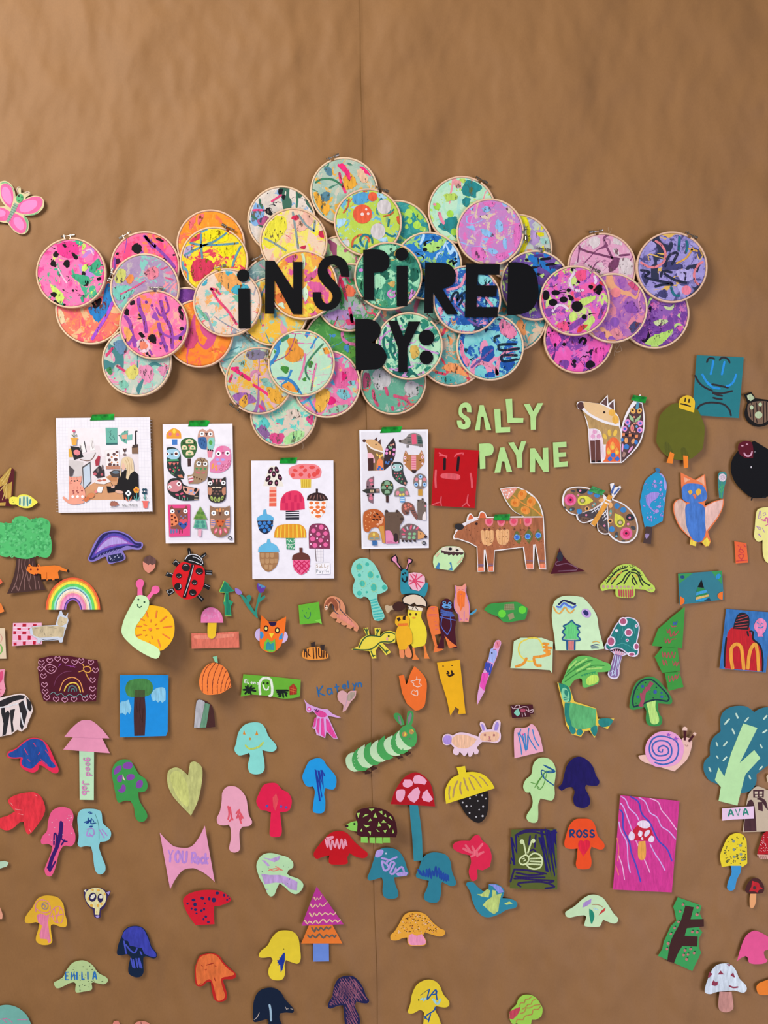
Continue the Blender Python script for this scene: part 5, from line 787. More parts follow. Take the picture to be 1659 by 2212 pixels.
M('e8a03c', '1240,945! 1258,910! 1292,928! 1275,965! 1140,1188! 1105,1165!', 'body'); M('f8f0e4', '1225,975! 1262,990! 1258,1000! 1220,985!;1235,950! 1275,965! 1270,975! 1232,960!', 'stripe'); M('4f6aa8', '1272,895! 1305,828! 1316,832! 1290,905!;1298,910! 1345,852! 1356,860! 1310,915!', 'antenna')
tape('green foil tape strip on the wing of the brown moth', '1120,838! 1230,880! 1200,920! 1085,882!')
O(1244, 750)
T('face_card', 'teal paper card with black and blue drawn faces, right of the olive bird', 'paper card', d=1.3)
F('287c80', '1043,68! 1450,88! 1407,612! 1003,585!', 'card'); L('2e2a2c', 3.6, '1130,132 1145,98 1170,92 1198,102;1240,114 1258,92 1290,92 1318,108 1328,136;1028,242 1060,300 1110,345 1180,378;1182,390 1260,398 1352,378;1175,320 1240,332 1316,350;1180,395 1225,412 1266,420;1184,436 1225,446 1264,450;1045,540 1075,502 1140,480 1210,480 1280,496 1325,540 1340,592', 'pen_lines'); L('2a94dc', 4, '1185,118 1178,170 1164,235;1284,124 1272,180 1260,238;1090,232 1120,285 1150,325;1385,232 1365,290 1335,325 1300,335;1140,305 1180,345 1245,358', 'tears')
T('duck_cutout', 'plump olive green bird with a yellow face and orange feet', 'paper cutout', d=4.5)
F('65661c', '790,520 850,485 905,485! 1010,530! 1050,538 1090,620 1112,700 1100,850 1085,890! 1000,960 930,975 840,965 760,920 710,850 695,800 715,640 730,585', 'body'); M('5a5c14', '762,835 800,825 850,930! 790,940;905,880 945,870 980,950! 925,965', 'pencil_patch'); F('eec22c', '892,485 898,450 930,425 965,415 1000,430 1028,470 1020,565! 890,525!', 'head'); L('241c10', 2.6, '946,438 942,470;978,448 976,478;902,488 950,498 990,512', 'face_lines'); F('f4862a', '814,902! 850,922! 834,1005! 782,998!', 'foot'); F('f4862a', '926,936! 970,940! 970,1038! 932,1046!', 'foot')
T('pot_cutout', 'small black outlined round pot with a pale lid at the right edge', 'paper cutout')
F('17130f', '1450,408! 1515,384! 1550,440! 1660,455! 1700,520 1690,640 1620,682 1550,684 1480,640 1455,570 1480,480!'); M('7a5f48', '1485,500 1530,475 1600,465 1665,480 1680,560 1660,630 1590,665 1530,640 1490,590', 'pot'); L('2a1c14', 2, '1500,520 1510,600;1530,500 1535,640;1560,480 1565,560;1590,470 1592,550;1620,470 1622,655;1645,475 1650,640;1560,620 1565,655;1515,480 1520,500', 'pot_lines'); M('c0cfa0', '1476,418! 1512,402! 1545,440! 1510,465! 1485,450!', 'lid'); E('c0cfa0', '1518,520,16,20 1592,495,16,18 1578,585,33,30', 'spot')
T('bird_cutout', 'round black paper bird with a dark red smiling head at the right edge', 'paper cutout', d=1.6)
F('0a090b', '1400,895! 1480,840! 1540,808! 1660,880! 1760,960 1790,1080 1740,1220 1660,1290! 1600,1302 1520,1298 1440,1240 1370,1160 1338,1060 1350,970', 'body'); F('5e1020', '1400,860 1420,825 1470,808 1515,820 1532,880 1530,958! 1455,955! 1412,920', 'head', lift=.6); E('d8a0a8', '1438,852,11,6 1478,838,11,6', 'eye'); L('d8a0b0', 3, '1452,912 1465,935 1490,942 1512,930 1522,900', 'smile'); L('0a090b', 3, '1525,1290 1515,1322;1610,1295 1640,1298', 'leg'); E('c8c0c0', '1514,1036,6,10 1546,904,4', 'scuff')
T('feather_cutout', 'tall blue paper tree with mauve dabs on a dark brown trunk', 'paper cutout')
F('2a9ac4', '690,1078! 740,1095 772,1140 785,1200 768,1340! 750,1500! 660,1550! 595,1555! 570,1440! 553,1330! 585,1190 620,1130', 'foliage'); F('3a78a4', '685,1050! 704,1042! 728,1052! 722,1080! 695,1085!', 'tip'); M('b0a4dc', '765,1130 785,1200 775,1240! 762,1210;752,1310 768,1290! 766,1340!;718,1085 750,1100 768,1140 745,1115', 'edge_patch'); M('a890d8', '610,1285 650,1255 715,1255 705,1300 650,1340 640,1380! 615,1360 605,1320', 'heart'); L('a890d8', 2.4, '640,1380 665,1410 700,1432', 'heart_tail'); E('b89ade', '680,1160,12,14 735,1165,12,14 685,1198,14,16 730,1230,10,14 722,1375,14 700,1415,18,16 620,1470,10 650,1465,9', 'dab'); RD('a890d8', 60, '600,1180! 700,1150! 760,1200! 750,1480! 620,1520! 580,1350!', 3, 8, 4, 'dabs'); F('4e3a34', '605,1548! 660,1552! 648,1700! 580,1692!', 'trunk'); M('a08ab0', '598,1615 615,1605 622,1618! 634,1608 632,1630 610,1655! 598,1640', 'trunk_heart')
T('owl_cutout', 'orange eared owl with blue face and body and pale pink wings', 'paper cutout', d=2.0)
F('f4804a', '905,1082! 1030,1145! 1115,1095! 1128,1240 1135,1300 1112,1340! 1112,1372! 1190,1330! 1278,1308! 1270,1380 1230,1470 1140,1592! 1165,1680! 1150,1718! 1115,1722! 1085,1685! 1040,1685! 1036,1720! 982,1705! 990,1650! 900,1560 850,1450 840,1370 862,1325 905,1308! 960,1345! 920,1280! 908,1190!', 'body'); M('f8b088', '1040,1150! 1105,1108! 1112,1200! 1080,1170;930,1120! 990,1145! 940,1170!', 'ear_patch', 'paint'); M('e2bca6', '850,1370 868,1332 905,1316 950,1350! 948,1450 985,1640! 905,1550 858,1450', 'wing', 'paint'); M('f0c2b0', '1118,1380! 1190,1340 1270,1316! 1262,1380 1225,1460 1125,1590! 1112,1500!', 'wing', 'paint'); M('4f80c8', '920,1210 955,1180 1030,1178 1095,1195 1130,1260 1128,1310 1085,1335 1000,1345 930,1320 915,1265', 'face', 'paint'); M('4a7cc4', '950,1370 1000,1342 1060,1345 1110,1385 1115,1500 1118,1610 1075,1680 1010,1660 960,1560 946,1450', 'belly', 'paint'); M('f4b83c', '968,1245! 992,1230! 1008,1252! 985,1278!;1035,1245 1055,1222 1080,1232 1075,1270 1045,1282!', 'eye'); M('f07a50', '1008,1275! 1025,1265! 1042,1292! 1028,1312!', 'beak'); M('f4d648', '990,1660! 1042,1682! 1036,1720! 984,1704!;1088,1682! 1132,1640! 1160,1680! 1148,1716! 1118,1720!', 'foot')
T('flower_cutout', 'small teal flower with a white bloom above the pink owl wing', 'paper cutout', d=5.2, curl=.5)
F('3f8a84', '1228,1120 1235,1085 1265,1075 1300,1090 1298,1150 1280,1220 1268,1308! 1238,1300! 1228,1200'); E('e6d2d6', '1266,1126,33,35', 'bloom'); L('b8a0a8', 1, '1250,1120 1262,1108 1280,1115 1284,1132 1268,1142 1255,1134 1262,1122 1274,1124', 'bloom_lines'); L('4aa86a', 2, '1262,1160 1255,1300;1240,1190 1256,1225;1278,1185 1258,1225;1236,1220 1256,1260;1276,1220 1256,1260', 'leaves')
T('small_card', 'small orange card with red scribbled hearts below the blue owl', 'paper card')
F('f26a38', '1368,1675! 1472,1692! 1488,1860! 1380,1868!'); L('d0403c', 2, '1405,1760 1425,1742 1450,1768 1430,1775 1405,1760;1402,1800 1425,1788 1448,1795 1430,1832 1402,1800;1425,1720 1420,1742;1385,1848 1482,1838;1450,1705 1466,1725;1398,1712 1410,1720', 'hearts')
T('mushroom_cutout', 'pale yellow mushroom with pink scribbles at the right edge below the black bird', 'paper cutout')
F('f4ea8c', '1560,1420 1600,1388 1660,1382! 1760,1400 1800,1520 1760,1640 1700,1650 1710,1760 1690,1860 1640,1850 1615,1780 1612,1665! 1575,1680 1540,1640 1545,1560'); L('b48ab0', 1.4, '1575,1480 1590,1410 1600,1470 1580,1480;1615,1440 1635,1425 1640,1445 1620,1455;1560,1550 1600,1560 1590,1580 1560,1545;1570,1610 1600,1640 1580,1610;1610,1560 1630,1600', 'pen_marks'); L('e0609a', 2.4, '1625,1500 1650,1470 1660,1520;1640,1540 1660,1530;1600,1490 1640,1500', 'pink_marks')
O(0, 880)
T('bird_cutout', 'maroon cutout with gold pen strokes at the left edge beside the yellow bug', 'paper cutout', d=1.2)
F('5a1a22', '-60,640! 60,560! 95,515! 126,540! 118,640! 100,855! -60,848!'); M('c09a48', '0,615! 90,518! 102,520! 60,660! -10,690!;20,690! 105,640! 98,760! 85,800! 40,770!;-20,825! 50,820! 45,850! -20,850!', 'gold_patch', 'paint'); L('d8b868', 1.6, '10,640 75,545;20,660 90,560;0,720 60,660 20,800;60,700 50,790', 'gold_lines')
T('bug_cutout', 'yellow bug with teal stripes and a smiling face, below the maroon cutout', 'paper cutout', d=3)
F('f2ea54', '80,790 105,770 150,775! 165,758 210,752 260,765 328,818! 270,862 215,870 165,855 140,838! 90,836 78,812'); M('dcecb4', '168,775 210,765 255,775 275,815 255,850 205,855 170,840', 'belly'); L('3f8a94', 3, '172,785 170,840;206,772 205,850;235,775 238,850;262,795 258,832', 'stripes'); L('6a7a3a', .9, '103,815 114,822 122,812;106,798 107,804;122,796 122,802', 'face_lines')
T('tree_cutout', 'bushy green paper tree with a woodgrain brown trunk at the left', 'paper cutout', d=1.4)
F('4a302c', '145,1280! 292,1280! 330,1430 395,1574! 60,1610! 120,1450', 'trunk'); L('8a6660', 1.5, '165,1310 160,1400 140,1500 100,1590;190,1310 185,1380 200,1440 180,1520 160,1585;220,1310 215,1360 230,1420 210,1500 215,1580;255,1310 250,1380 265,1450 250,1520 270,1575;285,1330 280,1400 300,1480 310,1570;120,1560 140,1540 150,1580;330,1500 345,1570;235,1440 245,1500;170,1440 172,1490', 'woodgrain'); F('56c270', '-50,1010 40,1000! 110,1000! 125,955 180,938 240,955 278,992! 330,955 390,960 435,1005 425,1100! 445,1160 440,1260 400,1298 320,1282! 240,1308 150,1298 100,1275! 60,1292 0,1275 -60,1200', 'foliage', lift=.5); RD('46ac62', 110, '0,1020! 130,970 240,970 400,980 420,1240 250,1290 20,1260', 6, 20, 7, 'brush_dabs'); RD('66cc7e', 80, '0,1020! 130,970 240,970 400,980 420,1240 250,1290 20,1260', 5, 18, 8, 'light_dabs')
T('mushroom_cutout', 'purple and violet banded mushroom tilted left, under the square photo print', 'paper cutout')
F('8a7ac4', '758,1310 775,1270 810,1180 870,1100 940,1068 1020,1065 1110,1100 1170,1155 1225,1165 1235,1195 1205,1228 1140,1225! 1055,1235! 1085,1290 1070,1320 1000,1340 940,1350 915,1290! 900,1290 830,1325 780,1332'); M('2a2660', '770,1308 800,1240 870,1112 940,1078 1020,1076 1105,1110 1165,1165 1220,1175 1222,1195 1190,1215 1100,1195 1050,1215 960,1245 850,1290 800,1322', 'cap'); M('5a4ab0', '792,1300 830,1225 890,1135 950,1092 1020,1090 1100,1125 1160,1180 1200,1195 1120,1190 1000,1210 880,1255', 'band'); M('9a5ab8', '820,1265 850,1205 910,1140 970,1112 1040,1120 1110,1160 1160,1190 1080,1180 980,1200 880,1230', 'band'); M('b8a0e0', '832,1256 862,1205 915,1152 975,1122 1035,1130 1090,1160 1110,1172 1010,1180 940,1195 880,1225', 'band'); M('232a50', '935,1280! 1045,1258! 1068,1290 1055,1318 945,1338', 'stem'); L('8a8ac0', 1.3, '835,1300 845,1272;860,1290 872,1265;890,1278 902,1252;915,1270 925,1248;940,1262 950,1240;968,1258 978,1232;995,1250 1005,1226;1020,1242 1032,1220', 'gill_lines'); RD('c8c8e8', 16, '940,1290! 1045,1268! 1060,1300 950,1330', 3, 5, 9, 'stem_dots')
T('acorn_cutout', 'small acorn with a brown cap and pinkish nut, left of the ladybird', 'paper cutout')
F('e6937c', '1233,1330! 1340,1340! 1338,1380 1310,1415 1280,1432! 1245,1400 1235,1365', 'nut'); M('6a4a44', '1240,1335 1245,1300 1275,1285 1290,1278! 1300,1276! 1305,1285 1340,1305 1345,1345 1310,1362! 1300,1350! 1280,1362! 1262,1345!', 'cap', 'paint')
O(0, 380, 4.1475)
T('butterfly_cutout', 'pink butterfly with pale green edging on bare paper at the upper left', 'paper cutout', d=2.0)
F('d8c89a', '-60,60 0,50 50,44 100,75 130,130 140,190! 165,165! 145,120! 160,95 185,105 188,150! 215,150! 240,138 268,145 270,170! 240,185! 225,205! 300,178 370,190 395,235 385,290 330,340 255,358 210,350! 250,390 258,450 245,500 200,524 140,505 95,460 65,420! 40,420 0,412 -60,400 -80,320! -60,280 0,275 50,270! 10,220 -20,130')
M('78b078', '0,70 40,52 90,75 125,130 132,200! 110,110 60,66;210,352! 250,395 250,470 225,515! 240,440 220,385;180,330 240,348 310,335 360,300! 320,345 250,354', 'green_edge'); M('f0609a', '5,110 25,75 70,72 110,120 118,210 95,290! 50,250 15,190;135,310! 180,240 270,195 340,185 380,215 372,270 320,325 230,340 170,330;75,400! 110,335 160,345 215,385 238,440 225,495 185,515 130,485 90,440;-60,290 20,285 90,320! 60,395 0,400 -60,390', 'wing'); M('f88ac0', '15,150 25,105 60,100 95,150 105,230 85,258 50,230 22,190;172,290 210,235 290,215 330,230 325,275 270,315 210,325 180,312;120,395 145,368 185,380 215,430 210,475 180,485 140,450;-50,300 10,300 50,325 40,355 -10,362', 'wing_middle', 'paper'); M('8aa890', '130,240! 165,255! 140,310! 75,420! 55,405! 100,310!', 'body'); L('5f7f6a', 1.2, '118,255 155,275;108,275 148,295;100,295 138,315;92,315 128,335;84,340 116,355;75,360 105,375;68,380 95,395', 'body_stripes'); F('58b070', '145,200 160,168 190,162 208,185 200,218 175,240 150,228', 'head', lift=.4); E('1c2a20', '168,180,9,11 196,190,7,9', 'eye'); L('1c2a20', .9, '158,215 168,224 178,222', 'smile'); L('d0b0a0', 1.3, '165,165 150,120 160,98 178,102;215,155 245,140 262,150 255,168', 'antennae')
# ---------------------------------------------------------------- cutouts of the middle band
O(0, 1180)
T('fox_cutout', 'little orange fox with a black tail tip in front of the tree trunk', 'paper cutout', d=4)
F('f5812c', '226,204! 252,150! 278,175! 318,178! 330,150! 350,175! 470,165! 510,170! 580,205! 578,220! 510,205! 500,225! 512,290! 360,295! 355,240! 325,235! 305,248! 260,235!'); E('6a1a20', '266,200,9 324,200,9 250,172,9,6 330,170,10,6 308,243,8,6', 'face_mark'); M('2a1814', '578,205! 592,200! 602,215! 596,230! 578,220!', 'tail_tip'); M('2a1814', '360,286! 400,284! 400,302! 360,306!;412,286! 448,284! 450,300! 412,302!;470,280! 510,278! 512,294! 472,298!', 'foot'); L('d0601a', .8, '402,225 402,285', 'fold')
T('rainbow_cutout', 'rainbow arch in felt pen above the cat on a checked rug', 'paper cutout')
def arch(col, k, name='band', th=0):
    a = [(630 + (235 - k) * math.cos(t * math.pi / 12) * -1, 545 - (275 - k * 1.02) * math.sin(t * math.pi / 12)) for t in range(13)]
    q = ' '.join('%.0f,%.0f' % p for p in a)
    return q + '!' if False else q
def band(col, k0, k1, th=0):
    o = [(630 - (236 - k0) * math.cos(t * math.pi / 14), 548 - (278 - k0 * 1.1) * math.sin(t * math.pi / 14)) for t in range(15)]
    i = [(630 - (236 - k1) * math.cos(t * math.pi / 14), 548 - (278 - k1 * 1.1) * math.sin(t * math.pi / 14)) for t in range(14, -1, -1)]
    s = ' '.join('%.0f,%.0f%s' % (p[0], p[1], '!' if n in (0, 14) else '') for n, p in enumerate(o)) + ' ' + ' '.join('%.0f,%.0f%s' % (p[0], p[1], '!' if n in (0, 14) else '') for n, p in enumerate(i))
    if th: F(col, s, 'paper', .35)
    else: M(col, s, 'band')
band('f0643c', 0, 178, 1)
for c_, a_, b_ in (('f4a03c', 14, 28), ('f8ec4a', 28, 48), ('6ad86a', 48, 70), ('a0e8d0', 70, 84), ('3f7aa0', 84, 90), ('f8ecd4', 90, 108), ('f8c8a8', 108, 122), ('f08ab0', 122, 140), ('f0a0d0', 140, 158), ('4a3a80', 158, 166), ('9a6ac8', 166, 177)): band(c_, a_, b_)
T('checked_rug', 'pink and red checked paper rug left of the beige cat', 'paper cutout')
F('f4b4cc', '112,662! 360,660! 364,845! 106,862!'); M('c01c34', '195,668! 228,668! 226,695! 193,695!;285,672! 316,672! 314,690! 284,690!;122,672! 136,672! 132,690! 120,692!;148,704! 180,706! 180,724! 150,722!;244,706! 258,708! 254,726! 242,726!;116,732! 140,734! 136,760! 114,760!;194,736! 228,738! 226,760! 192,760!;155,770! 180,770! 182,810! 158,810!;240,772! 266,774! 264,808! 238,808!;116,832! 142,830! 144,855! 118,858!;196,824! 224,822! 222,852! 198,854!;284,818! 310,818! 308,848! 284,848!;328,780! 345,778! 345,800! 330,802!', 'check'); L('ffffff', .8, '112,698 360,698;112,726 360,728;110,764 362,766;108,815 362,812', 'weave_lines')
T('cat_cutout', 'beige and grey cat standing on the checked rug', 'paper cutout', d=3.4)
F('cfd6e2', '516,560! 530,552! 545,590! 565,605! 590,572! 582,608! 592,640! 580,680! 560,740! 545,800! 540,828 515,830 505,810! 380,818! 352,815! 345,838 320,832 325,800! 290,780! 260,755! 255,715! 290,690! 380,685! 480,680! 490,640!'); M('d2bf98', '500,640 520,605! 585,625! 575,665! 535,690! 500,680;275,700! 380,690! 500,688! 560,700! 545,780! 520,790! 500,780! 380,788! 340,790! 290,770!', 'fur', 'paint'); L('9a8a70', .8, '300,710 340,705;360,715 370,740;350,720 356,745;420,700 460,696;380,740 390,770;470,710 500,705;330,750 350,752;540,650 550,660;532,645 536,655;430,760 460,770', 'fur_lines'); L('5a5a60', 1, '360,800 400,812 500,800', 'belly_line')
T('snail_cutout', 'mint green snail with a yellow shell and pink feelers', 'paper cutout', d=1.8, curl=2.0)
F('f76aa6', '1186,425! 1188,360! 1172,330 1180,300 1205,283 1235,292 1243,322 1228,365 1232,425!', 'feeler'); F('f76aa6', '1265,440! 1305,390 1312,355 1340,340 1372,352 1378,385 1350,410 1325,412! 1285,465!', 'feeler'); F('f7b916', '1270,520 1350,515 1430,540 1490,610 1508,700 1495,790 1450,860 1385,902 1300,860 1200,820 1150,740 1190,620', 'shell'); F('cdeeb4', '1160,460 1185,428 1225,422 1270,440 1288,480 1280,530 1240,600 1180,680 1165,740 1185,790 1270,830 1350,870 1380,905 1378,945 1355,970 1300,958 1180,890 1090,810 1055,760 1050,710 1080,610', 'body', lift=.5); E('1f4a34', '1195,460,9 1247,482,9', 'eye'); L('1f4a34', 2.4, '1186,502 1192,522 1208,530 1222,518', 'smile'); L('ee7c34', 2.6, '1355,556 1345,618;1440,605 1385,652;1485,692 1410,702;1405,758 1465,795;1365,808 1384,870;1262,565 1276,612;1216,628 1245,640;1180,692 1222,692;1175,775 1220,762', 'rays'); L('ee7c34', 2, '1305,632 1300,655;1340,682 1356,670;1350,712 1372,710;1310,775 1315,798;1255,775 1270,765;1234,725 1256,726;1240,675 1266,684;1290,822 1294,840', 'short_rays'); E('f07840', '1297,718,14', 'shell_dot')
T('rainbow_card', 'maroon card with chalky hearts, a sun and a small rainbow', 'paper card')
F('521426', '332,972! 440,945! 600,948! 760,975! 840,982! 858,1070! 845,1160! 830,1340! 600,1345! 378,1340! 350,1250! 328,1080!'); L('e0a0b8', 1.3, ';'.join('%d,%d! %d,%d %d,%d %d,%d! %d,%d %d,%d %d,%d!' % (x, y + 24, x - 26, y + 2, x - 16, y - 20, x, y - 6, x + 16, y - 20, x + 26, y, x, y + 24) for x, y in ((358, 1005), (430, 985), (498, 970), (565, 985), (645, 1000), (352, 1055), (375, 1120), (385, 1195), (390, 1255), (405, 1305), (485, 1320), (560, 1325), (640, 1320), (735, 1315), (800, 1300), (800, 1230), (800, 1155), (825, 1070), (785, 1000), (700, 990))), 'hearts'); L('e0a0b8', 1.4, '395,1030 385,1050 405,1080 440,1098 475,1080 485,1050 460,1030 430,1020 395,1030;420,1045 435,1040;450,1050 465,1045;425,1065 445,1080 462,1065', 'flower_face'); L('e8a84c', 1.8, '720,1050 730,1080 765,1090 785,1070 775,1045 745,1038 720,1050;715,1018 728,1045;770,1025 768,1045;680,1085 718,1072;805,1075 785,1075;740,1095 765,1148', 'sun'); L('7a3a58', 1.6, '465,1210 490,1140 550,1090 620,1078', 'purple_arc'); L('a04a9a', 1.2, '505,1040 530,1010 510,1025;560,1025 660,1045;600,1030 612,1045;630,1030 645,1048', 'name_scrawl'); L('f0a05a', 1.8, '515,1248 545,1170 600,1135 650,1138 695,1180 718,1260', 'arc'); L('f0c850', 2.4, '555,1250 575,1205 615,1180 660,1185 685,1225 695,1260', 'arc'); L('5a7a78', 2.6, '590,1255 600,1215 625,1205 655,1220 662,1250;615,1255 622,1230 640,1232 645,1252', 'arc'); L('7a9a98', 1.4, '430,1280 465,1258 490,1285 530,1270 560,1300 600,1280 650,1300 690,1275 720,1300 760,1280', 'grass')
O(345, 1180)
T('ladybird_cutout', 'red ladybird with black spots, feelers and six black legs', 'paper cutout', d=2.0, curl=1.9)
L('141416', 6, '260,85 252,20', 'feeler'); L('141416', 6, '345,105 398,65', 'feeler')
for q in ('108,150! 135,110! 182,150! 152,186!', '48,255! 62,220! 125,238! 115,275!', '52,380! 118,358! 132,398! 78,430!', '385,205! 455,207! 455,248! 390,246!', '380,315! 440,340! 425,380! 368,350!', '310,425! 335,408! 385,455! 362,485!'): F('141416', q, 'leg')
L('cfd0d4', 1, '120,145 140,125 165,150;58,250 70,230 115,244;64,385 110,370 118,390 80,412 64,385;400,215 448,216;402,238 446,240;390,330 430,350;330,425 370,465;255,40 258,70;392,75 362,95', 'leg_lines'); F('d8141e', '200,135 250,145 340,160 385,200 388,280 370,360 320,430 250,458 190,445 135,390 110,320 112,250 145,180', 'shell', lift=.4); F('141416', '208,125 230,85 280,65 330,72 370,110 385,170! 290,155 210,130!', 'head', lift=.5); L('e8e8ea', 1.6, '218,115 245,80 285,70 330,82 360,110 372,150;250,125 300,135 360,160;285,92 330,105 355,130', 'head_lines'); F('141416', '275,155! 300,160! 225,445! 198,440!', 'wing_line', 0, lift=.2); L('d8d8dc', 1.2, '292,165 260,290 212,430', 'wing_glint'); E('141416', '225,182,36,32 342,216,33,30 165,255,27,22 300,312,25,24 158,348,33,32 285,400,32,30', 'spot'); L('d8d8dc', 1.2, '205,172 220,160 240,168;325,225 340,240 358,228;150,262 165,270 182,258;288,320 300,328 316,316;180,330 182,355 165,370;268,405 282,420 300,412', 'spot_glint')
T('mushroom_cutout', 'tiny dark green pine-shaped mushroom right of the ladybird', 'paper cutout')
F('2a9a6c', '555,295! 590,320! 615,360 648,385! 592,400! 598,460! 635,482! 612,520! 620,605! 562,602! 560,520! 550,490! 562,402! 512,395! 530,350!'); L('a8d84a', 1.2, '556,300 535,350 516,392 560,398', 'lime_edge'); L('a8d84a', 1.2, '566,410 556,480', 'lime_edge'); L('a8d84a', 1.2, '566,600 618,602', 'lime_edge'); M('1f7f62', '560,310 600,350 630,382! 580,392! 530,385! 545,345;572,405! 588,410! 590,480! 605,500! 606,595! 575,590!', 'green_patch')
T('flower_cutout', 'pair of purple flowers on forked teal stems above the orange owl', 'paper cutout', d=2.4)
F('2f8f7a', '690,415! 715,420! 755,460! 748,430 775,418 793,432 785,465 770,490! 820,565! 855,410! 880,395! 868,450! 905,420 912,440 855,490! 838,560! 848,622! 830,612! 760,530!', 'stems'); F('9a7ac8', '650,362! 680,368 705,390 712,410! 685,420 655,398', 'flower'); F('6a3aa0', '838,345! 848,315! 918,350! 895,395! 868,405! 848,380!', 'flower'); M('5a9ac0', '850,320! 912,345! 905,365! 890,350! 880,365! 868,342! 855,352!', 'petal_tips')
T('mushroom_cutout', 'pink-capped mushroom with a yellow stem on a coral strip', 'paper cutout', d=3)
F('f5c82c', '415,655! 492,655! 485,760 470,790 445,798 420,785 412,740', 'stem', lift=.5); F('f784b6', '355,660! 360,590 390,545 435,528 490,540 535,590 548,660!', 'cap', lift=.8); RD('f898c4', 30, '370,640! 390,560 440,540 500,560 530,640!', 5, 12, 3, 'brush_dabs')
T('paper_strip', 'coral painted strip beneath the pink-capped mushroom', 'paper cutout', d=1.2)
F('e47860', '272,750! 410,752! 682,735! 688,875! 275,885!', 'strip', kind='paint'); M('ee8e74', '300,770! 640,755! 640,780! 560,790 420,800 300,795', 'light_patch')
T('owl_cutout', 'small orange owl with lilac wings, a yellow beak and a green chest', 'paper cutout', d=2)
F('cfb8e0', '865,710! 838,720 820,765 840,805 868,825!', 'wing'); F('cfb8e0', '1065,735! 1090,740 1107,780 1090,820 1050,840 1030,835!', 'wing'); F('f5721f', '878,595! 935,648! 1010,650! 1092,608! 1080,720 1050,850 1000,905 960,918 900,900 865,850 868,700', 'body', lift=.4); M('3a90c8', '868,735 890,745 898,775 880,800! 866,795!;1062,745! 1060,800! 1030,808 1035,775', 'wing_patch'); M('2a1440', '938,650! 1010,652! 1000,682 970,692 945,672', 'crest'); E('3a1014', '918,710,21,28 1015,726,22,28', 'eye_ring'); E('f4e884', '918,710,12,15 1016,726,12,15', 'eye'); M('f4d636', '943,750! 988,750! 966,795!', 'beak'); M('6fba3c', '930,795! 965,825! 995,800! 1002,900! 960,915 895,890! 905,830!', 'chest'); M('2f8f9c', '935,820! 960,845! 990,825! 990,895! 915,892! 918,845!', 'chest_patch')
T('face_card', 'small lime green square with a smiling face', 'paper card')
F('68ba34', '1198,508! 1375,480! 1390,625! 1402,675! 1375,660! 1210,676!'); L('3a7a5a', 1.8, '1244,590 1262,620 1285,625 1300,600 1300,568;1232,552 1233,560;1284,536 1290,545;1266,570 1268,578', 'face_lines'); M('86d84c', '1335,640! 1392,628! 1402,675! 1375,660!', 'folded_corner')
T('bee_cutout', 'little orange and black striped bee with dark square wings', 'paper cutout')
F('f2983c', '1228,935 1240,900! 1290,875! 1360,868 1420,895! 1450,930 1455,960 1420,975 1300,980 1240,965', 'body'); F('3a2c28', '1305,835! 1345,822! 1340,870! 1308,872!', 'wing'); F('3a2c28', '1385,855! 1425,848! 1420,898! 1390,895!', 'wing'); F('3a2c28', '1245,890! 1270,888! 1265,912! 1246,912!', 'head_mark'); L('3a1c14', 2, '1250,910 1248,955;1268,905 1270,958;1285,890 1282,930 1300,950;1325,875 1330,970;1350,872 1356,970;1372,880 1375,950 1392,960;1398,900 1400,960;1418,900 1416,965;1436,915 1440,960', 'stripes')
T('pumpkin_cutout', 'round orange pumpkin with brown ribs and a mint stem', 'paper cutout', d=2)
F('8ad0a4', '457,955! 495,948! 502,1008! 478,1000!', 'stem'); F('f2803a', '465,1005 540,1030 585,1080 608,1150 618,1215! 540,1265 480,1280 400,1280 355,1240 340,1170 360,1090 405,1030', 'body', lift=.2); L('8a3a1c', 1.8, '445,1012 400,1060 370,1150 368,1260;480,1008 430,1090 412,1180 415,1278;512,1018 475,1100 455,1200 455,1280;545,1040 515,1130 498,1200 498,1278;575,1075 550,1140 532,1210 528,1265;600,1120 575,1180 560,1255;612,1165 590,1225 580,1245;616,1200 608,1222', 'ribs')
T('name_card', 'long green card with a white ghost, two black insects and a red house', 'paper card')
F('6ab434', '722,1105! 960,1125! 1218,1152! 1212,1295! 1150,1312 1060,1315 960,1295! 800,1280! 700,1298!'); L('eef4e0', 4.6, '868,1280 862,1200 880,1150 915,1138 955,1150 970,1210 968,1280 945,1292', 'ghost'); E('1c2418', '898,1182,9 932,1184,11', 'ghost_eye'); L('eef4e0', 3, '898,1215 910,1238 935,1235 940,1212;890,1195 900,1215', 'ghost_smile'); W('e4ecd8', 2.2, 'ELena', 735, 1150, 28, 8, 1, 'name', adv=27); L('14201a', 3.4, '760,1200 765,1270;740,1210 785,1260;728,1240 820,1225;735,1275 775,1230;795,1205 770,1240;830,1250 775,1240;750,1215 760,1245;790,1280 770,1245;720,1240 760,1240', 'insect'); L('14201a', 3.4, '1005,1245 1110,1245;1040,1250 1045,1300;1020,1280 1055,1255;1060,1250 1068,1305;1080,1255 1095,1295;1012,1262 1050,1250;1100,1268 1060,1255;1030,1298 1050,1260', 'insect'); M('a83420', '1120,1215! 1155,1185! 1185,1225! 1182,1278! 1122,1285!', 'house'); L('d8703a', 1.2, '1125,1225 1180,1240;1125,1245 1182,1260;1150,1200 1152,1280', 'house_lines')
O(640, 1180)
T('caterpillar_cutout', 'curled brown horse-headed caterpillar with a row of square legs', 'paper cutout', d=2.4)
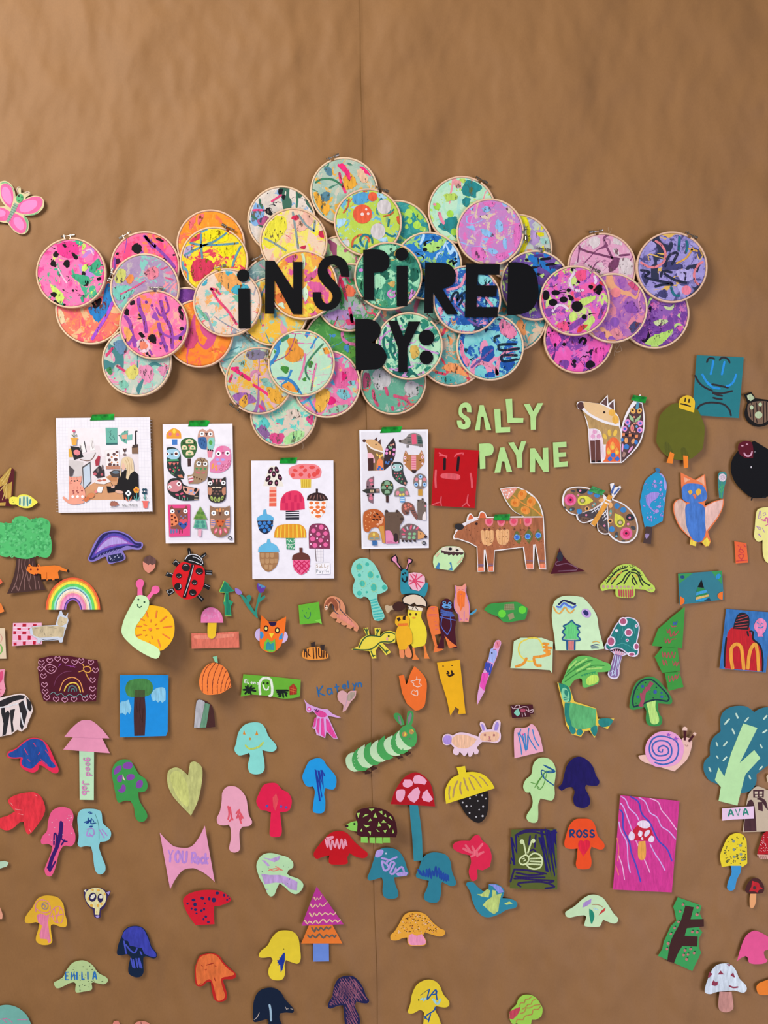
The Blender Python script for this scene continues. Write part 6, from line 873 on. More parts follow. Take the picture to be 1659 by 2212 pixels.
F('e0936a', '240,505 255,465 290,435 340,435 390,465 420,520 425,580! 470,620 520,665 540,700 525,738! 495,725! 495,690! 470,715! 432,700! 440,680! 412,685! 385,672! 392,650! 375,665! 342,650! 352,625! 330,625! 290,602! 310,570! 335,560! 318,500 290,500 270,545 245,550'); M('a0583a', '250,500 275,460 310,445 345,470 365,530 345,565! 325,520 300,480 270,510 262,545 246,545', 'head_patch', 'paint'); L('4a4450', 1.6, '345,455 375,490 378,540 420,590 480,650;310,500 330,560 380,600', 'back_lines'); M('f2d4b8', '248,520 260,508 272,518 268,548 252,548', 'muzzle'); E('1c1414', '254,520,5 266,520,5', 'eye'); L('3a2420', 1, '250,538 268,540', 'mouth'); M('e8907a', '350,585! 430,600! 500,670! 530,715! 440,665! 350,610!', 'belly_patch')
T('mushroom_cutout', 'large mint mushroom with teal spots and a striped stem', 'paper cutout', d=2.2)
F('8edcc4', '480,240 477,190 500,135 550,105 610,105 670,150 715,225 740,290 785,345 785,375 745,402 700,415! 705,480 755,580 758,620 725,642 690,642 665,620 640,480! 615,445 580,435 560,450 520,440 492,400 488,350 505,290'); E('4ac0a8', '543,178,26 612,156,18 641,245,25,28 702,262,13 545,250,16 570,322,24,26 668,355,25,32 760,355,22 545,405,22 608,396,11', 'spot'); L('a8d08a', 1, '518,165 540,150 568,165 572,190 550,206 522,200 516,178;616,235 640,212 668,240 660,275 635,278 614,255;548,310 570,292 598,318 590,348 565,352 548,330;642,345 668,318 696,350 690,385 665,392 645,372', 'spot_rims'); L('4ac0b4', 2.6, '640,470 690,455;645,490 698,478;650,515 705,500;655,540 720,525;662,565 735,552;668,590 748,578;672,612 752,602;690,635 740,625', 'stem_stripes'); RD('5a9a98', 26, '490,150! 600,110 700,250 770,370 690,410 500,420', 1.5, 3.5, 3, 'flecks')
T('snail_cutout', 'teal snail with a pink rayed shell and tall pink feelers', 'paper cutout', d=2.4)
F('2f8f9e', '905,220 920,200 945,195 965,210 970,300! 985,370! 1060,390! 1120,310! 1138,320! 1130,390 1105,440! 1020,410 910,415! 898,360', 'body'); F('1a1216', '905,215! 860,150! 820,130! 812,100! 858,70! 878,100! 880,140! 925,200!', 'feeler'); F('1a1216', '945,205! 962,150! 955,125! 965,98! 1010,115! 1000,145! 975,158! 962,212!', 'feeler'); M('f49ab8', '826,104! 855,82! 866,102! 868,138! 905,190! 895,190! 850,138! 828,120!;968,108! 998,118! 990,138! 968,148! 955,198! 948,195! 966,140!', 'feeler_pink'); F('f4b8c4', '970,235! 1015,225! 1075,232! 1110,265! 1112,320! 1060,388! 1000,372! 968,330!', 'shell', lift=.3); E('e8405c', '1025,298,22', 'shell_middle'); L('e0486a', 2.2, '1025,298 985,245;1025,298 1040,240;1025,298 1088,250;1025,298 975,330;1025,298 1100,315;1025,298 1045,370;1025,298 1075,355;1025,298 975,300;1030,262 1005,240;1000,300 980,290', 'shell_rays'); L('10181c', 3, '915,275 920,298 938,308 955,290 955,262', 'smile'); E('10181c', '922,242,8 940,232,8', 'eye')
T('drumstick_cutout', 'brown drumstick with a tan bone left of the chef-hat bird', 'paper cutout', d=3)
F('c8ae88', '765,515 785,505 800,515! 855,512! 860,545! 815,550! 800,575 782,578 775,560! 768,540', 'bone'); F('43241c', '830,520 850,490 885,478 925,485 945,510 930,545 885,562 850,555 835,540', 'meat', lift=.3)
T('chef_hat_cutout', 'cream chef hat with black edging on the tall yellow bird', 'paper cutout', d=6.2, curl=.6)
F('1e1614', '915,470 920,440 960,418 1010,408 1060,418 1105,445 1132,490 1125,530! 1080,515! 1040,518! 1020,492! 985,515! 945,505! 920,490', 'rim'); M('e8d2b4', '922,468 930,445 970,425 1020,418 1070,432 1112,470 1122,520! 1075,505 1040,508 1022,485! 985,505! 950,492 928,485', 'crown', 'paper'); F('ecdcc0', '965,515! 1030,520! 1095,535! 1085,562! 965,545!', 'band', lift=.2); L('2a1c18', 1.6, '965,520 975,545;1015,520 1000,545;1030,528 1050,552;985,515 1010,520', 'band_lines')
T('duck_cutout', 'tall yellow bird with orange legs under the chef hat', 'paper cutout', d=3.6)
F('f2863c', '1000,875! 1018,870! 1030,935! 1062,978! 1000,980! 1012,930!', 'leg'); F('f2863c', '1098,860! 1112,850! 1128,920! 1152,970! 1104,970! 1108,920!', 'leg'); F('f2da36', '965,550! 1085,555! 1080,620 1115,690 1128,770 1110,850 1060,868 1010,878! 975,800 980,640 962,600', 'body', lift=.3); E('5a3a14', '985,588,11 1034,588,11', 'eye'); E('f2a03c', '1015,618,18,9', 'beak')
T('duck_cutout', 'shorter golden bird with dark square eyes beside the tall yellow one', 'paper cutout', d=5.2)
F('f0905a', '890,865! 918,862! 935,940 925,968 900,960 890,925', 'leg'); F('f0905a', '938,860! 965,850! 998,930 990,960 960,960 938,935', 'leg'); F('f4b422', '855,640 870,605 910,600 965,605 978,640 970,690! 998,750 1000,830 970,855 950,890! 890,895! 868,820 862,740 878,690! 855,670', 'body', lift=.3); M('2c1610', '868,625! 890,612! 904,636! 882,650!;920,608! 945,598! 942,638! 918,634!', 'eye'); M('f07a2c', '876,668! 960,664! 960,684! 878,692!', 'beak')
T('lizard_cutout', 'yellow lizard outlined in green lying on its side below the mint mushroom', 'paper cutout', d=2.6)
F('f0da48', '475,890! 535,865! 560,800! 605,770! 580,710! 620,700! 632,765! 680,770! 675,705! 728,708! 722,775! 760,740 810,730 860,745! 855,830! 790,840! 745,835! 820,915! 775,942! 712,860! 685,900! 692,968! 655,970! 630,905! 540,898!'); L('3a5a34', 2.4, '490,888 560,895 640,890 690,860 720,832 760,825 820,825 850,800;540,880 575,810 620,775 690,775 725,780 760,750 820,745 850,760;605,712 612,765;590,712 606,740;620,712 608,738;704,715 695,768;690,718 702,742;718,715 704,742;645,905 665,955;660,945 680,942;715,850 775,915;770,915 795,900;778,895 780,925', 'outline'); E('2a3a20', '798,776,9', 'eye'); E('f0a8a0', '785,800,10,14', 'cheek')
T('face_strip', 'orange strip person with scribbled cap left of the hooded maroon figure', 'paper cutout', d=2)
F('f07a3a', '1130,560 1150,522 1185,515 1220,525 1228,570 1235,640 1250,755! 1195,765! 1215,850! 1272,895! 1185,920! 1195,860! 1160,740 1130,620'); L('d8607a', 1, '1140,600 1225,605;1145,590 1222,590;1150,535 1200,528;1195,650 1215,655;1198,680 1220,680;1200,715 1225,715;1175,540 1195,560', 'pen_lines')
T('hooded_cutout', 'maroon figure with a blue frog face and blue pen lines', 'paper cutout', d=3.4)
F('481020', '1240,520 1255,475 1290,452 1325,460 1348,500 1352,580 1378,640 1372,720 1380,820 1390,880! 1330,875! 1300,800! 1275,790! 1278,880! 1215,880! 1250,780 1235,680 1245,600'); F('ee7a3a', '1280,770! 1330,820! 1388,865! 1318,882!', 'leg', lift=.2); E('6aa8e0', '1278,488,16 1325,495,16 1300,520,42,20,8', 'face'); E('101420', '1278,486,7 1326,495,7', 'eye'); L('101420', 2.2, '1280,525 1300,520 1322,528;1285,538 1318,540', 'mouth'); L('4a62a8', 3.4, '1250,550 1290,565 1345,575;1248,568 1300,585 1355,590;1255,590 1310,600 1360,600', 'scarf'); L('5a6ab8', 1.8, '1240,610 1375,640;1262,600 1252,690 1305,765;1330,610 1335,700 1305,765', 'belts')
T('cat_cutout', 'pink and orange cat standing upright with a blue tail', 'paper cutout', d=2.2)
F('4aa0c0', '1495,585! 1530,560! 1558,538! 1552,565 1520,590! 1495,597!', 'tail'); F('f49a84', '1370,335! 1395,345! 1430,345! 1460,320! 1468,350 1465,400! 1480,470 1498,540 1495,600! 1488,655! 1450,650! 1405,650! 1400,590! 1365,540 1365,460 1380,400!', 'body', lift=.2); M('fa7a2c', '1392,395 1430,385 1462,400! 1455,460 1452,530 1440,520! 1420,560! 1408,520! 1392,490', 'tabby_patch'); L('c888c0', 1.6, '1372,340 1378,400 1366,470 1368,540 1402,590;1466,350 1464,400 1492,500 1494,590;1404,590 1408,648;1450,560 1448,648', 'outline'); L('d0607a', .9, '1392,380 1410,372;1430,372 1448,376;1410,410 1422,418 1434,410', 'face_lines'); E('d878a0', '1420,632,9 1470,630,9', 'paw')
T('mitten_cutout', 'orange mitten with white star and heart outlines', 'paper cutout', d=2)
F('f5722a', '1020,1035! 1075,1085 1115,1140 1128,1200 1120,1300 1105,1380 1060,1415! 1025,1420! 955,1360! 915,1270! 885,1120! 930,1110! 948,1195! 960,1180! 985,1100'); L('f4d0b8', 1.6, '1040,1125 1035,1155 990,1165 1015,1185 1010,1195 1048,1215 1080,1200 1060,1180 1070,1150 1040,1150;998,1255 1015,1240 1030,1255 1045,1240 1045,1290 992,1270 998,1255', 'white_lines')
T('strip_cutout', 'tall yellow strip animal with a black muzzle below the orange cat', 'paper cutout', d=2)
F('f4b416', '1215,1005! 1412,980! 1462,1445! 1395,1448! 1405,1410! 1365,1380! 1385,1350! 1370,1400! 1345,1440! 1330,1462! 1300,1320! 1240,1130!'); E('2a1408', '1268,1035,8,5 1345,1030,8,5', 'eye'); L('2a1408', 4, '1305,1080 1318,1095 1300,1100;1340,1075 1345,1095 1358,1105 1335,1115 1320,1122 1310,1110', 'muzzle')
# name written straight on the brown paper
t_ = Thing('x', 'x', 'x'); t_.c = (0, 0); t_.org = P(700, 1490, 0); t_.lay = 0
t_.depth = lambda x, y: max(kraft_d(x + i_, y + j_, False) for i_ in (-3, 3) for j_ in (-4, 4)) / 1000 + .0006
finish(); CUR = t_
W('2f6aa0', 3.2, 'Kat', 178, 1215, 88, -12, 1, 'lettering', adv=75); W('2f6aa0', 3.0, 'elyn', 392, 1170, 62, -6, 1, 'lettering', adv=46)
for o_, u_ in CUR.parts: link(o_, KL); o_.location = t_.org
CUR = None
T('heart_cutout', 'pale pink and grey heart just under the blue written name', 'paper cutout')
F('dfaaa8', '355,1300 365,1260 400,1245 432,1262 440,1275! 465,1250 518,1248! 510,1300 470,1345 440,1400! 425,1420 400,1430! 405,1370 370,1340'); M('b8a490', '445,1285! 470,1260 510,1258! 500,1295 465,1335! 440,1330', 'grey_patch', 'paint'); L('c8a0b8', 1, '440,1280 432,1350 410,1420', 'fold')
O(980, 1180)
T('boat_cutout', 'small dark red fin-shaped paper with grey pen loops', 'paper cutout')
F('4e1020', '915,10! 945,80 1020,155 1140,215! 836,240! 875,140'); L('7a5060', 2, '930,120 885,140 890,165 980,150 1070,190 1060,205 900,215', 'pen_loop'); M('2a2a34', '900,60! 922,40! 945,85! 940,125! 905,130! 890,95!', 'dark_patch')
T('turtle_cutout', 'green glued fish shape with two lime dots and burlap patches', 'paper cutout')
F('3a9a44', '262,548! 310,500 400,488 520,480! 560,485 640,535! 630,600 615,632! 470,658! 425,650! 385,610! 300,575!', 'body'); E('6ad83c', '418,582,34 593,549,34', 'dot', 'paper', .2); F('9a9468', '440,500! 520,496! 524,548! 436,552!', 'burlap_patch', .3); F('9a9468', '466,590! 515,570! 525,620! 480,636!', 'burlap_patch', .3); L('7a7448', .6, '450,500 448,550;465,500 463,550;480,498 480,550;495,498 497,548;510,498 512,548;440,512 522,508;440,525 522,522;438,538 522,535', 'burlap_weave')
T('tree_card', 'pale green arched card with a drawn pine tree and blue zigzag', 'paper card', d=1.6)
F('d2f0bc', '860,500 885,460 940,432 1030,428 1115,440! 1180,510 1235,600 1255,720 1300,885! 1200,900! 880,900! 872,800! 850,650 848,570'); L('1f1f48', 5, '905,500 945,465 985,475 1050,500', 'zigzag'); L('5a7ad0', 4, '890,520 920,525 950,490 985,510 1030,530 1055,510', 'zigzag'); L('a8dcec', 3, '895,540 925,545 950,510 990,530 1030,545', 'zigzag'); L('f0b04a', 2.8, '862,522 885,565 915,580 945,545 965,525 985,560 1010,575 1040,545', 'zigzag'); E('c8a8d8', '1145,578,44,36,35', 'blob'); E('2a2a68', '1142,575,28,20,45', 'blob_middle'); M('6ad07a', '1022,645! 1050,670! 1090,690! 1062,702! 1085,740! 1065,765! 1082,805! 955,800! 970,770! 945,745! 965,710! 952,690!', 'pine'); L('1f5a88', 2.6, '1022,638 985,670 945,690 965,708 938,742 962,765 942,808 1088,812 1068,768 1088,742 1066,702 1096,690 1050,672 1022,638', 'pine_outline'); M('d88078', '990,815! 1040,815! 1038,895! 990,895!', 'trunk'); L('1f5a88', 3, '978,812 980,895;1046,812 1044,895', 'trunk_outline'); L('2a3a80', 1.4, '1185,862 1230,848 1256,852;1188,872 1220,866 1250,870;1190,882 1225,878 1250,880', 'water'); L('f0b84a', 1.6, '1200,830 1230,820 1260,832', 'sand')
T('pen_bird_cutout', 'slim feather-shaped bird in pink, blue and lavender pen', 'paper cutout', d=2)
F('e8a8d0', '355,830 370,812 400,812 410,840 390,895! 372,960 330,1060 280,1190 270,1250! 205,1368! 205,1290 235,1150 290,990 335,890!'); M('a8b8ec', '318,890 360,890 375,930 345,1010! 300,990!', 'blue_body'); M('f08a9a', '362,825 378,815 402,818 405,840 385,880 358,875', 'head'); L('3a4ab0', 3.4, '285,1000 270,1060;300,1005 285,1075;315,1010 300,1060 310,1110;330,1020 312,1100;280,1060 300,1090', 'blue_scribble'); M('f050b0', '245,1095! 305,1090! 265,1250! 225,1210!', 'pink_patch'); E('1c1c2c', '330,922,7', 'eye'); L('d04a70', 1.2, '375,830 385,870;340,895 365,890', 'beak_lines')
T('sheep_card', 'pale green card with a yellow and orange drawn animal', 'paper card', d=1.6)
F('cdeab8', '520,820! 580,790! 760,790! 858,825! 850,1095! 830,1070! 690,1060! 490,1052! 505,960!'); L('f0d84a', 2.6, '640,800 580,830 560,890 580,950 640,990 700,990;640,795 720,795 760,840 770,880', 'body_line'); L('f09a30', 5, '535,1040 600,1015 630,965;690,965 710,1025 755,1030;690,958 760,950 830,930 810,915;770,840 820,845;775,870 845,880;780,900 830,905;800,850 805,930', 'head_and_legs')
T('mushroom_cutout', 'green striped mushroom with a wide drooping cap beside the pale arched card', 'paper cutout', d=2.6)
F('6ac05a', '930,1180! 965,1100 1000,1020 1060,960 1130,945 1220,965 1290,995 1345,1015 1358,1050 1335,1080 1240,1088! 1255,1150 1240,1185 1150,1218 1115,1212 1108,1150 1090,1140 1040,1160 1000,1215!'); L('3a8a3a', 2, '960,1130 1020,1080 1130,1020;980,1090 1040,1030 1100,990;1000,1140 1100,1080 1230,1040;1040,1060 1140,1000 1200,985;1120,1070 1200,1030 1300,1030;960,1170 1000,1140', 'stripes'); L('a8e070', 3.4, '990,1060 1060,990;1060,1080 1180,1010;1150,1060 1280,1050;1050,1030 1150,970', 'light_stripes'); L('2f9a5a', 1.6, '1100,1120 1150,1100 1225,1085;1110,1110 1115,1125;1130,1102 1136,1118;1150,1098 1156,1112;1172,1094 1178,1108;1195,1088 1200,1104;1215,1085 1220,1100', 'gills'); M('c4e860', '1150,1140 1200,1110 1245,1120 1245,1170 1170,1200 1145,1180', 'stem_patch')
T('turtle_cutout', 'green turtle with a long neck, yellow edges and teal legs', 'paper cutout', d=3.2)
F('f0cc4a', '895,1175! 950,1195! 1000,1215! 1042,1340! 1230,1400! 1245,1490! 1388,1488! 1330,1580! 1250,1545! 1240,1600! 1218,1655! 1170,1590! 1130,1600! 1100,1645! 1020,1625! 970,1545! 950,1400! 920,1280!'); M('2a9070', '905,1180! 960,1195 1000,1225 1015,1300 1005,1345! 965,1345! 930,1280', 'neck', 'paint'); E('8ad8a0', '965,1285,34,65,-12', 'eye_patch'); E('2a8a70', '972,1265,16,28,-12', 'eye'); L('2a8a70', 2, '950,1310 985,1300;955,1325 990,1318', 'eye_lines'); M('62b870', '995,1345! 1230,1405! 1225,1560! 1090,1585! 1010,1560! 990,1450', 'shell', 'paint'); M('2a8a76', '960,1350! 1005,1350! 998,1450 1025,1565! 985,1540 958,1450', 'shell_edge', 'paint'); M('2a8a80', '1000,1555 1040,1565 1055,1600 1030,1625 1005,1600;1065,1590 1095,1575 1115,1605 1090,1635 1062,1620;1185,1570 1235,1548 1240,1600 1218,1640 1190,1605;1255,1495 1320,1485 1375,1500 1350,1545 1290,1562 1255,1540', 'leg', 'paint')
T('small_card', 'tiny maroon card with a pale chalk bird', 'paper card')
F('48141e', '488,1375! 682,1365! 692,1445! 660,1450! 665,1472! 505,1485!'); L('d8b8b8', 1.4, '500,1385 520,1405 540,1375 570,1375 560,1400 510,1400;570,1400 600,1385 640,1390 650,1420 685,1410 680,1435 650,1430 625,1410;590,1440 595,1470;615,1440 620,1465', 'chalk_lines'); E('b04a60', '598,1418,24,18', 'wing'); M('8ad0b0', '535,1415! 560,1405! 575,1450! 550,1470! 520,1440!', 'mint_patch')
O(1244, 1180)
T('mushroom_cutout', 'lime mushroom with black rib lines and a red striped stem', 'paper cutout')
F('c0dc58', '210,345 225,320 290,250 350,180 420,155 500,165 570,215 620,290 680,350 680,385 650,398 590,375! 510,368! 508,425 480,445 380,442 345,425 342,372! 280,372 225,385'); L('26301c', 2.6, '265,320 320,250 370,205 440,182;305,328 360,260 400,220 450,205;355,332 400,300 430,250 470,215;415,325 440,280 470,235;480,205 530,215 580,300 640,340;475,225 530,240 560,310 580,340;485,250 510,290 530,330;485,275 490,310 510,335', 'ribs'); RD('26301c', 60, '240,320! 330,210 420,165 510,175 600,280 660,350! 560,250 430,180 320,260', 3, 5, 3, 'dots'); L('f09a40', 1.4, '300,315 320,270 340,280 360,240 385,235 400,205;500,245 520,255 530,280', 'orange_marks'); E('c8a48c', '238,348,12,16 275,350,11,15 312,350,11,15 355,352,11,14 390,352,11,13 420,350,11,13 452,350,11,13 488,355,11,13 558,352,9,11 630,376,9 655,365,8', 'hem_dot'); L('c04a50', 3, '372,375 376,432;392,376 395,435;412,376 414,438;432,376 434,440;452,376 455,440;472,376 472,438;490,374 490,430', 'stem_stripes')
T('mushroom_cutout', 'dark teal toadstool with white-ringed pink spots and a wavy grained stem', 'paper cutout', d=2.4)
F('e8dce8', '245,870 270,820 310,740 350,670 400,622 460,612 520,635 550,690 545,760 530,830 545,900 530,945 490,955 440,935! 400,950! 378,1040 375,1110 350,1145 300,1140 275,1105 300,1030 330,930! 290,900 255,890'); M('1f7f78', '260,860 300,780 350,685 400,632 460,622 515,642 540,695 535,760 520,835 535,900 520,938 480,935 435,910 390,880 330,875 285,890', 'cap'); E('f4e4ec', '408,650,38,38 455,745,36 305,822,38,44 522,865,26,34 480,932,34,20 522,688,14 443,812,14 352,728,14', 'spot_ring'); E('b85a78', '408,648,28,26 455,745,26 303,822,28,34 524,866,18,25 482,933,24,13 443,812,7 522,688,7', 'spot'); L('4aa89c', 1.2, '330,860 400,840 460,860 510,900;400,700 410,760 390,800;500,700 510,760', 'cap_lines'); M('2a1820', '262,872 300,895 340,885 390,890 440,930! 400,912 350,905 300,905', 'rim_line'); L('f0a0b8', 1.6, '340,930 345,890;355,935 362,892;372,938 380,898;388,940 400,905;404,938 418,915;325,915 322,895', 'gills'); M('8a6a9a', '335,930! 400,945! 370,1040 366,1105 345,1132 305,1128 288,1100 310,1030', 'stem'); L('c8d8e8', 1.4, '345,940 335,1000 320,1060 310,1120;362,945 358,1000 345,1060 340,1120;380,950 368,1010 360,1060;300,1090 320,1070 335,1090 320,1115', 'stem_lines')
T('collage_card', 'teal card with a black peaked striped tent and orange corners', 'paper card', d=1.8)
F('37808a', '882,238! 1262,210! 1278,460! 895,505!', 'card'); F('3f9a54', '882,240! 1010,232! 890,325!', 'corner', .2); F('3f9a54', '1170,216! 1262,210! 1262,330! 1210,270!', 'corner', .2); E('1f4a78', '920,266,20,15', 'blue_blot'); E('2a94c8', '1230,260,20,26,40', 'blue_blot'); F('101012', '1085,288! 1106,360! 1052,352!', 'tent_tip', .2); F('2f8a4a', '1050,355! 1105,360! 1168,470! 1035,478! 1040,400!', 'tent', .2); M('40a0d0', '1042,395! 1128,375! 1138,398! 1036,425!', 'stripe'); M('e0b868', '1036,440! 1145,415! 1152,432! 1036,462!', 'stripe'); M('2a9ac8', '1034,462! 1150,438! 1120,468! 1035,478!', 'stripe'); M('1f3a5a', '1105,470! 1150,442! 1168,470!', 'stripe'); F('f5792a', '900,432! 935,455 935,490 900,510!', 'orange_corner', .2); F('f5792a', '1270,390! 1235,405 1222,430 1240,455 1268,460!', 'orange_corner', .2)
T('tree_cutout', 'tall jagged green paper tree with red zigzag pen marks', 'paper cutout', d=2)
F('3f9a3c', '942,522! 918,880! 880,876! 655,860! 710,715! 830,610!', 'tier'); F('3f9a3c', '745,870! 878,876! 902,1080! 745,1092! 680,955!', 'tier'); F('3f9a3c', '765,1092! 895,1085! 930,1215! 800,1250!', 'tier'); L('b0504a', 2, '820,680 830,695 870,690;785,715 795,750 810,715 820,780 850,735 850,775 888,730;770,790 775,835 795,800 805,840 825,805 865,800;745,910 755,960 770,915 785,965 800,915 815,965 830,910 845,965 860,915;750,980 760,1030 775,985 790,1030;835,990 845,1030 860,995 870,1035 885,1000;800,1120 810,1170 830,1120 840,1165 860,1110 870,1150 890,1100', 'zigzags'); L('3a5aa0', 2, '840,650 845,680 858,650 865,680 875,645', 'blue_mark')
T('arches_card', 'blue card with a red painted mound bearing golden arches', 'paper card', d=2)
F('3a78b4', '1297,542! 1700,572! 1640,1090! 1240,1056!', 'card', kind='paint'); M('c8141c', '1315,740 1365,690 1420,640 1500,700! 1525,790! 1585,850 1610,950 1608,1080! 1285,1055! 1295,860', 'red_mound'); L('141014', 3.4, '1300,790 1285,940 1284,1040', 'mound_outline');L('141014', 3.4, '1500,735 1530,740 1530,800 1590,860 1612,960 1612,1080', 'mound_outline');L('141014', 3.4, '1480,735 1490,775', 'mound_outline'); M('141014', '1358,712! 1375,640 1400,590 1440,572 1490,600 1500,660 1490,720! 1440,718!', 'dark_top'); L('b83a3a', 1.6, '1400,610 1470,590;1385,640 1485,610;1375,660 1490,640;1372,685 1490,670;1370,705 1480,695', 'red_lines'); L('f2a432', 6.5, '1355,1058 1340,960 1345,880 1385,845 1425,870 1440,960 1450,1062', 'arch'); L('f2a432', 6.5, '1485,1058 1495,950 1515,880 1550,845 1568,920 1575,1000 1578,1075', 'arch'); M('f08ab0', '1540,680 1570,630 1610,625 1645,660 1640,720 1610,760! 1620,780! 1570,780! 1565,740 1545,720', 'pink_figure'); L('4a8ac0', 2.4, '1565,660 1580,670;1605,665 1615,672;1575,700 1600,705 1620,690;1590,670 1590,690', 'figure_face')
T('mushroom_cutout', 'green mushroom with dark outline, blue dots and a pale lime stem', 'paper cutout', d=2)
F('3a9246', '462,1390 480,1270 520,1180 580,1140 640,1125 700,1145 760,1210 810,1280 832,1330 820,1362 760,1360! 710,1355! 715,1430 745,1490 735,1540 690,1555 630,1545 605,1500 608,1420 590,1390! 540,1405 490,1412'); L('14303c', 3, '498,1388 490,1330 510,1240 560,1170 620,1150 670,1160 740,1225 790,1280 805,1320 790,1338 700,1325 640,1335 570,1365 500,1388', 'outline'); M('c0e87a', '608,1352! 690,1332! 688,1400 715,1470 715,1520 680,1538 645,1520 630,1440', 'stem'); E('3a5aa0', '576,1210,14 684,1258,17 536,1300,13 742,1300,13 740,1266,9', 'spot'); L('a84a5a', 7, '650,1180 620,1230 590,1260 580,1320 560,1380', 'smear'); L('a84a5a', 4, '640,1170 665,1190;560,1270 570,1330;600,1220 640,1240;545,1370 580,1380', 'smear'); E('14303c', '602,1178,5 532,1238,4 695,1218,6 640,1275,4 668,1310,5 775,1292,4 520,1355,5', 'dot')
O(0, 1180)
T('paper_scrap', 'coral scrap poking in at the left edge below the tree', 'paper cutout'); F('e86a4a', '-40,260! 10,288! 22,312! -40,360!')
T('paper_scrap', 'orange pointed scrap at the left edge beside the rainbow', 'paper cutout'); F('f2843c', '-50,480! 10,495! 38,562! -50,600!')
T('apple_card', 'cream card with a green ring at the left edge below the orange scrap', 'paper card'); F('e6cfae', '-60,705! 42,708! 55,970! -60,972!'); L('7ab85a', 2.4, '-5,845 15,870 15,910 -8,935', 'ring'); L('e0a090', 1.6, '0,760 18,790 5,830', 'pink_line')
T('bunny_cutout', 'pink long-eared cutout at the left edge above the black and white one', 'paper cutout', d=1.6); F('f29ab0', '-60,1120! 0,1065! 42,1060! 35,1160 48,1230! 20,1290 -60,1320!', 'body'); M('e0507a', '-20,1110 20,1078 28,1120 10,1170 -15,1180', 'ear'); L('d04a6a', 1.2, '0,1235 15,1240;-5,1260 10,1275', 'face_lines')
# ---------------------------------------------------------------- cutouts of the lower middle band
def mush(label, col, s, kind='paper', **kw):
    T('mushroom_cutout', label, 'paper cutout', 'paper mushrooms', **kw); F(col, s, 'paper', kind=kind)
O(0, 1480)
T('zebra_cutout', 'black and white striped cutout at the left edge', 'paper cutout', d=2.4)
F('efdcd6', '-60,120! 60,95! 180,72 230,95 270,160 285,220! 240,330! 232,365! 185,402! 150,385! 100,425! 0,445! -60,440!'); M('2c2a2e', '-50,160! 60,110! 160,85 215,95 200,120! 120,140 40,180 -50,200;10,195! 40,185! 45,240! 70,215! 85,245! 70,330! 52,425! 20,440! 30,330! 10,240!;85,215! 130,205! 110,320! 120,400! 100,410! 90,300!;160,160! 200,130! 215,180! 260,230! 275,205! 268,150! 225,100! 240,220! 230,260! 210,340! 190,395! 170,350! 180,260!', 'stripe', 'paint'); L('e8e8ea', 2.4, '-20,195 60,185 150,160;205,130 230,200 240,230;180,240 190,300 205,350', 'white_strokes')
mush('blue mushroom with scribbled red edges at the left, lying on its side', 'ee2f56', '62,590 75,572 140,545 190,500 250,462 310,455 370,475 420,530 470,640 505,720 500,755 470,762 420,735 370,700 340,690! 330,730 290,755 240,745 190,715 170,675 178,632! 120,635 68,625', d=2.4); M('2450a0', '70,592 140,555 200,505 260,468 320,465 375,490 410,560 440,640 480,700 450,715 400,690 350,655 310,690 270,720 210,705 185,670 195,625 120,625 75,615', 'blue_scribble', 'paint'); L('d83a68', 1.6, '290,500 310,530;210,550 240,600;390,560 420,600 450,660;350,640 410,690;240,640 260,660;330,600 345,580', 'red_scratches')
T('mushroom_cutout', 'pink two-tier mushroom with a mint stem lettered in pink', 'paper cutout', 'paper mushrooms', d=2)
F('c4ecc0', '684,565! 812,570! 810,992! 688,990!', 'stem'); F('f7a0bc', '630,450! 880,455! 948,588! 680,568! 546,556!', 'tier', lift=.3); F('f7a0bc', '555,447! 620,370 690,312 740,303 800,312 880,380 945,460! 760,455!', 'tier', lift=.3); W('e08ac0', 2.6, 'good', 795, 625, 52, 90, 1, 'lettering', adv=42); W('e08ac0', 2.6, 'Job', 770, 825, 58, 90, 1, 'lettering', adv=46)
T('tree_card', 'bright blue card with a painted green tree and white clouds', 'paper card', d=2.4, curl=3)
O(0, 1180); F('1c92de', '1035,1112! 1455,1112! 1448,1600! 1432,1638! 1035,1650!', 'card'); M('4c8a48', '1085,1210 1110,1165 1180,1145 1260,1145 1310,1180 1320,1240 1280,1290 1180,1302 1110,1295 1085,1255', 'crown', 'paint'); M('4a2c2c', '1160,1300! 1250,1300! 1258,1440 1250,1635! 1160,1638! 1155,1450', 'trunk'); M('4a5a34', '1165,1240! 1250,1240! 1252,1302! 1160,1302!', 'trunk_top'); M('8fd0ea', '1305,1285 1325,1245 1370,1220 1425,1230 1430,1330! 1400,1352! 1385,1335! 1365,1350! 1345,1330! 1320,1340!;1040,1350 1075,1340 1110,1325! 1135,1400! 1120,1450! 1100,1430! 1085,1460! 1060,1440! 1038,1445!', 'cloud'); L('3a2020', .8, '1175,1330 1185,1430;1210,1320 1205,1420 1220,1500;1235,1400 1230,1520', 'bark_lines')  # dark trunk top: shade under the crown, painted into the card's artwork
O(0, 1480)
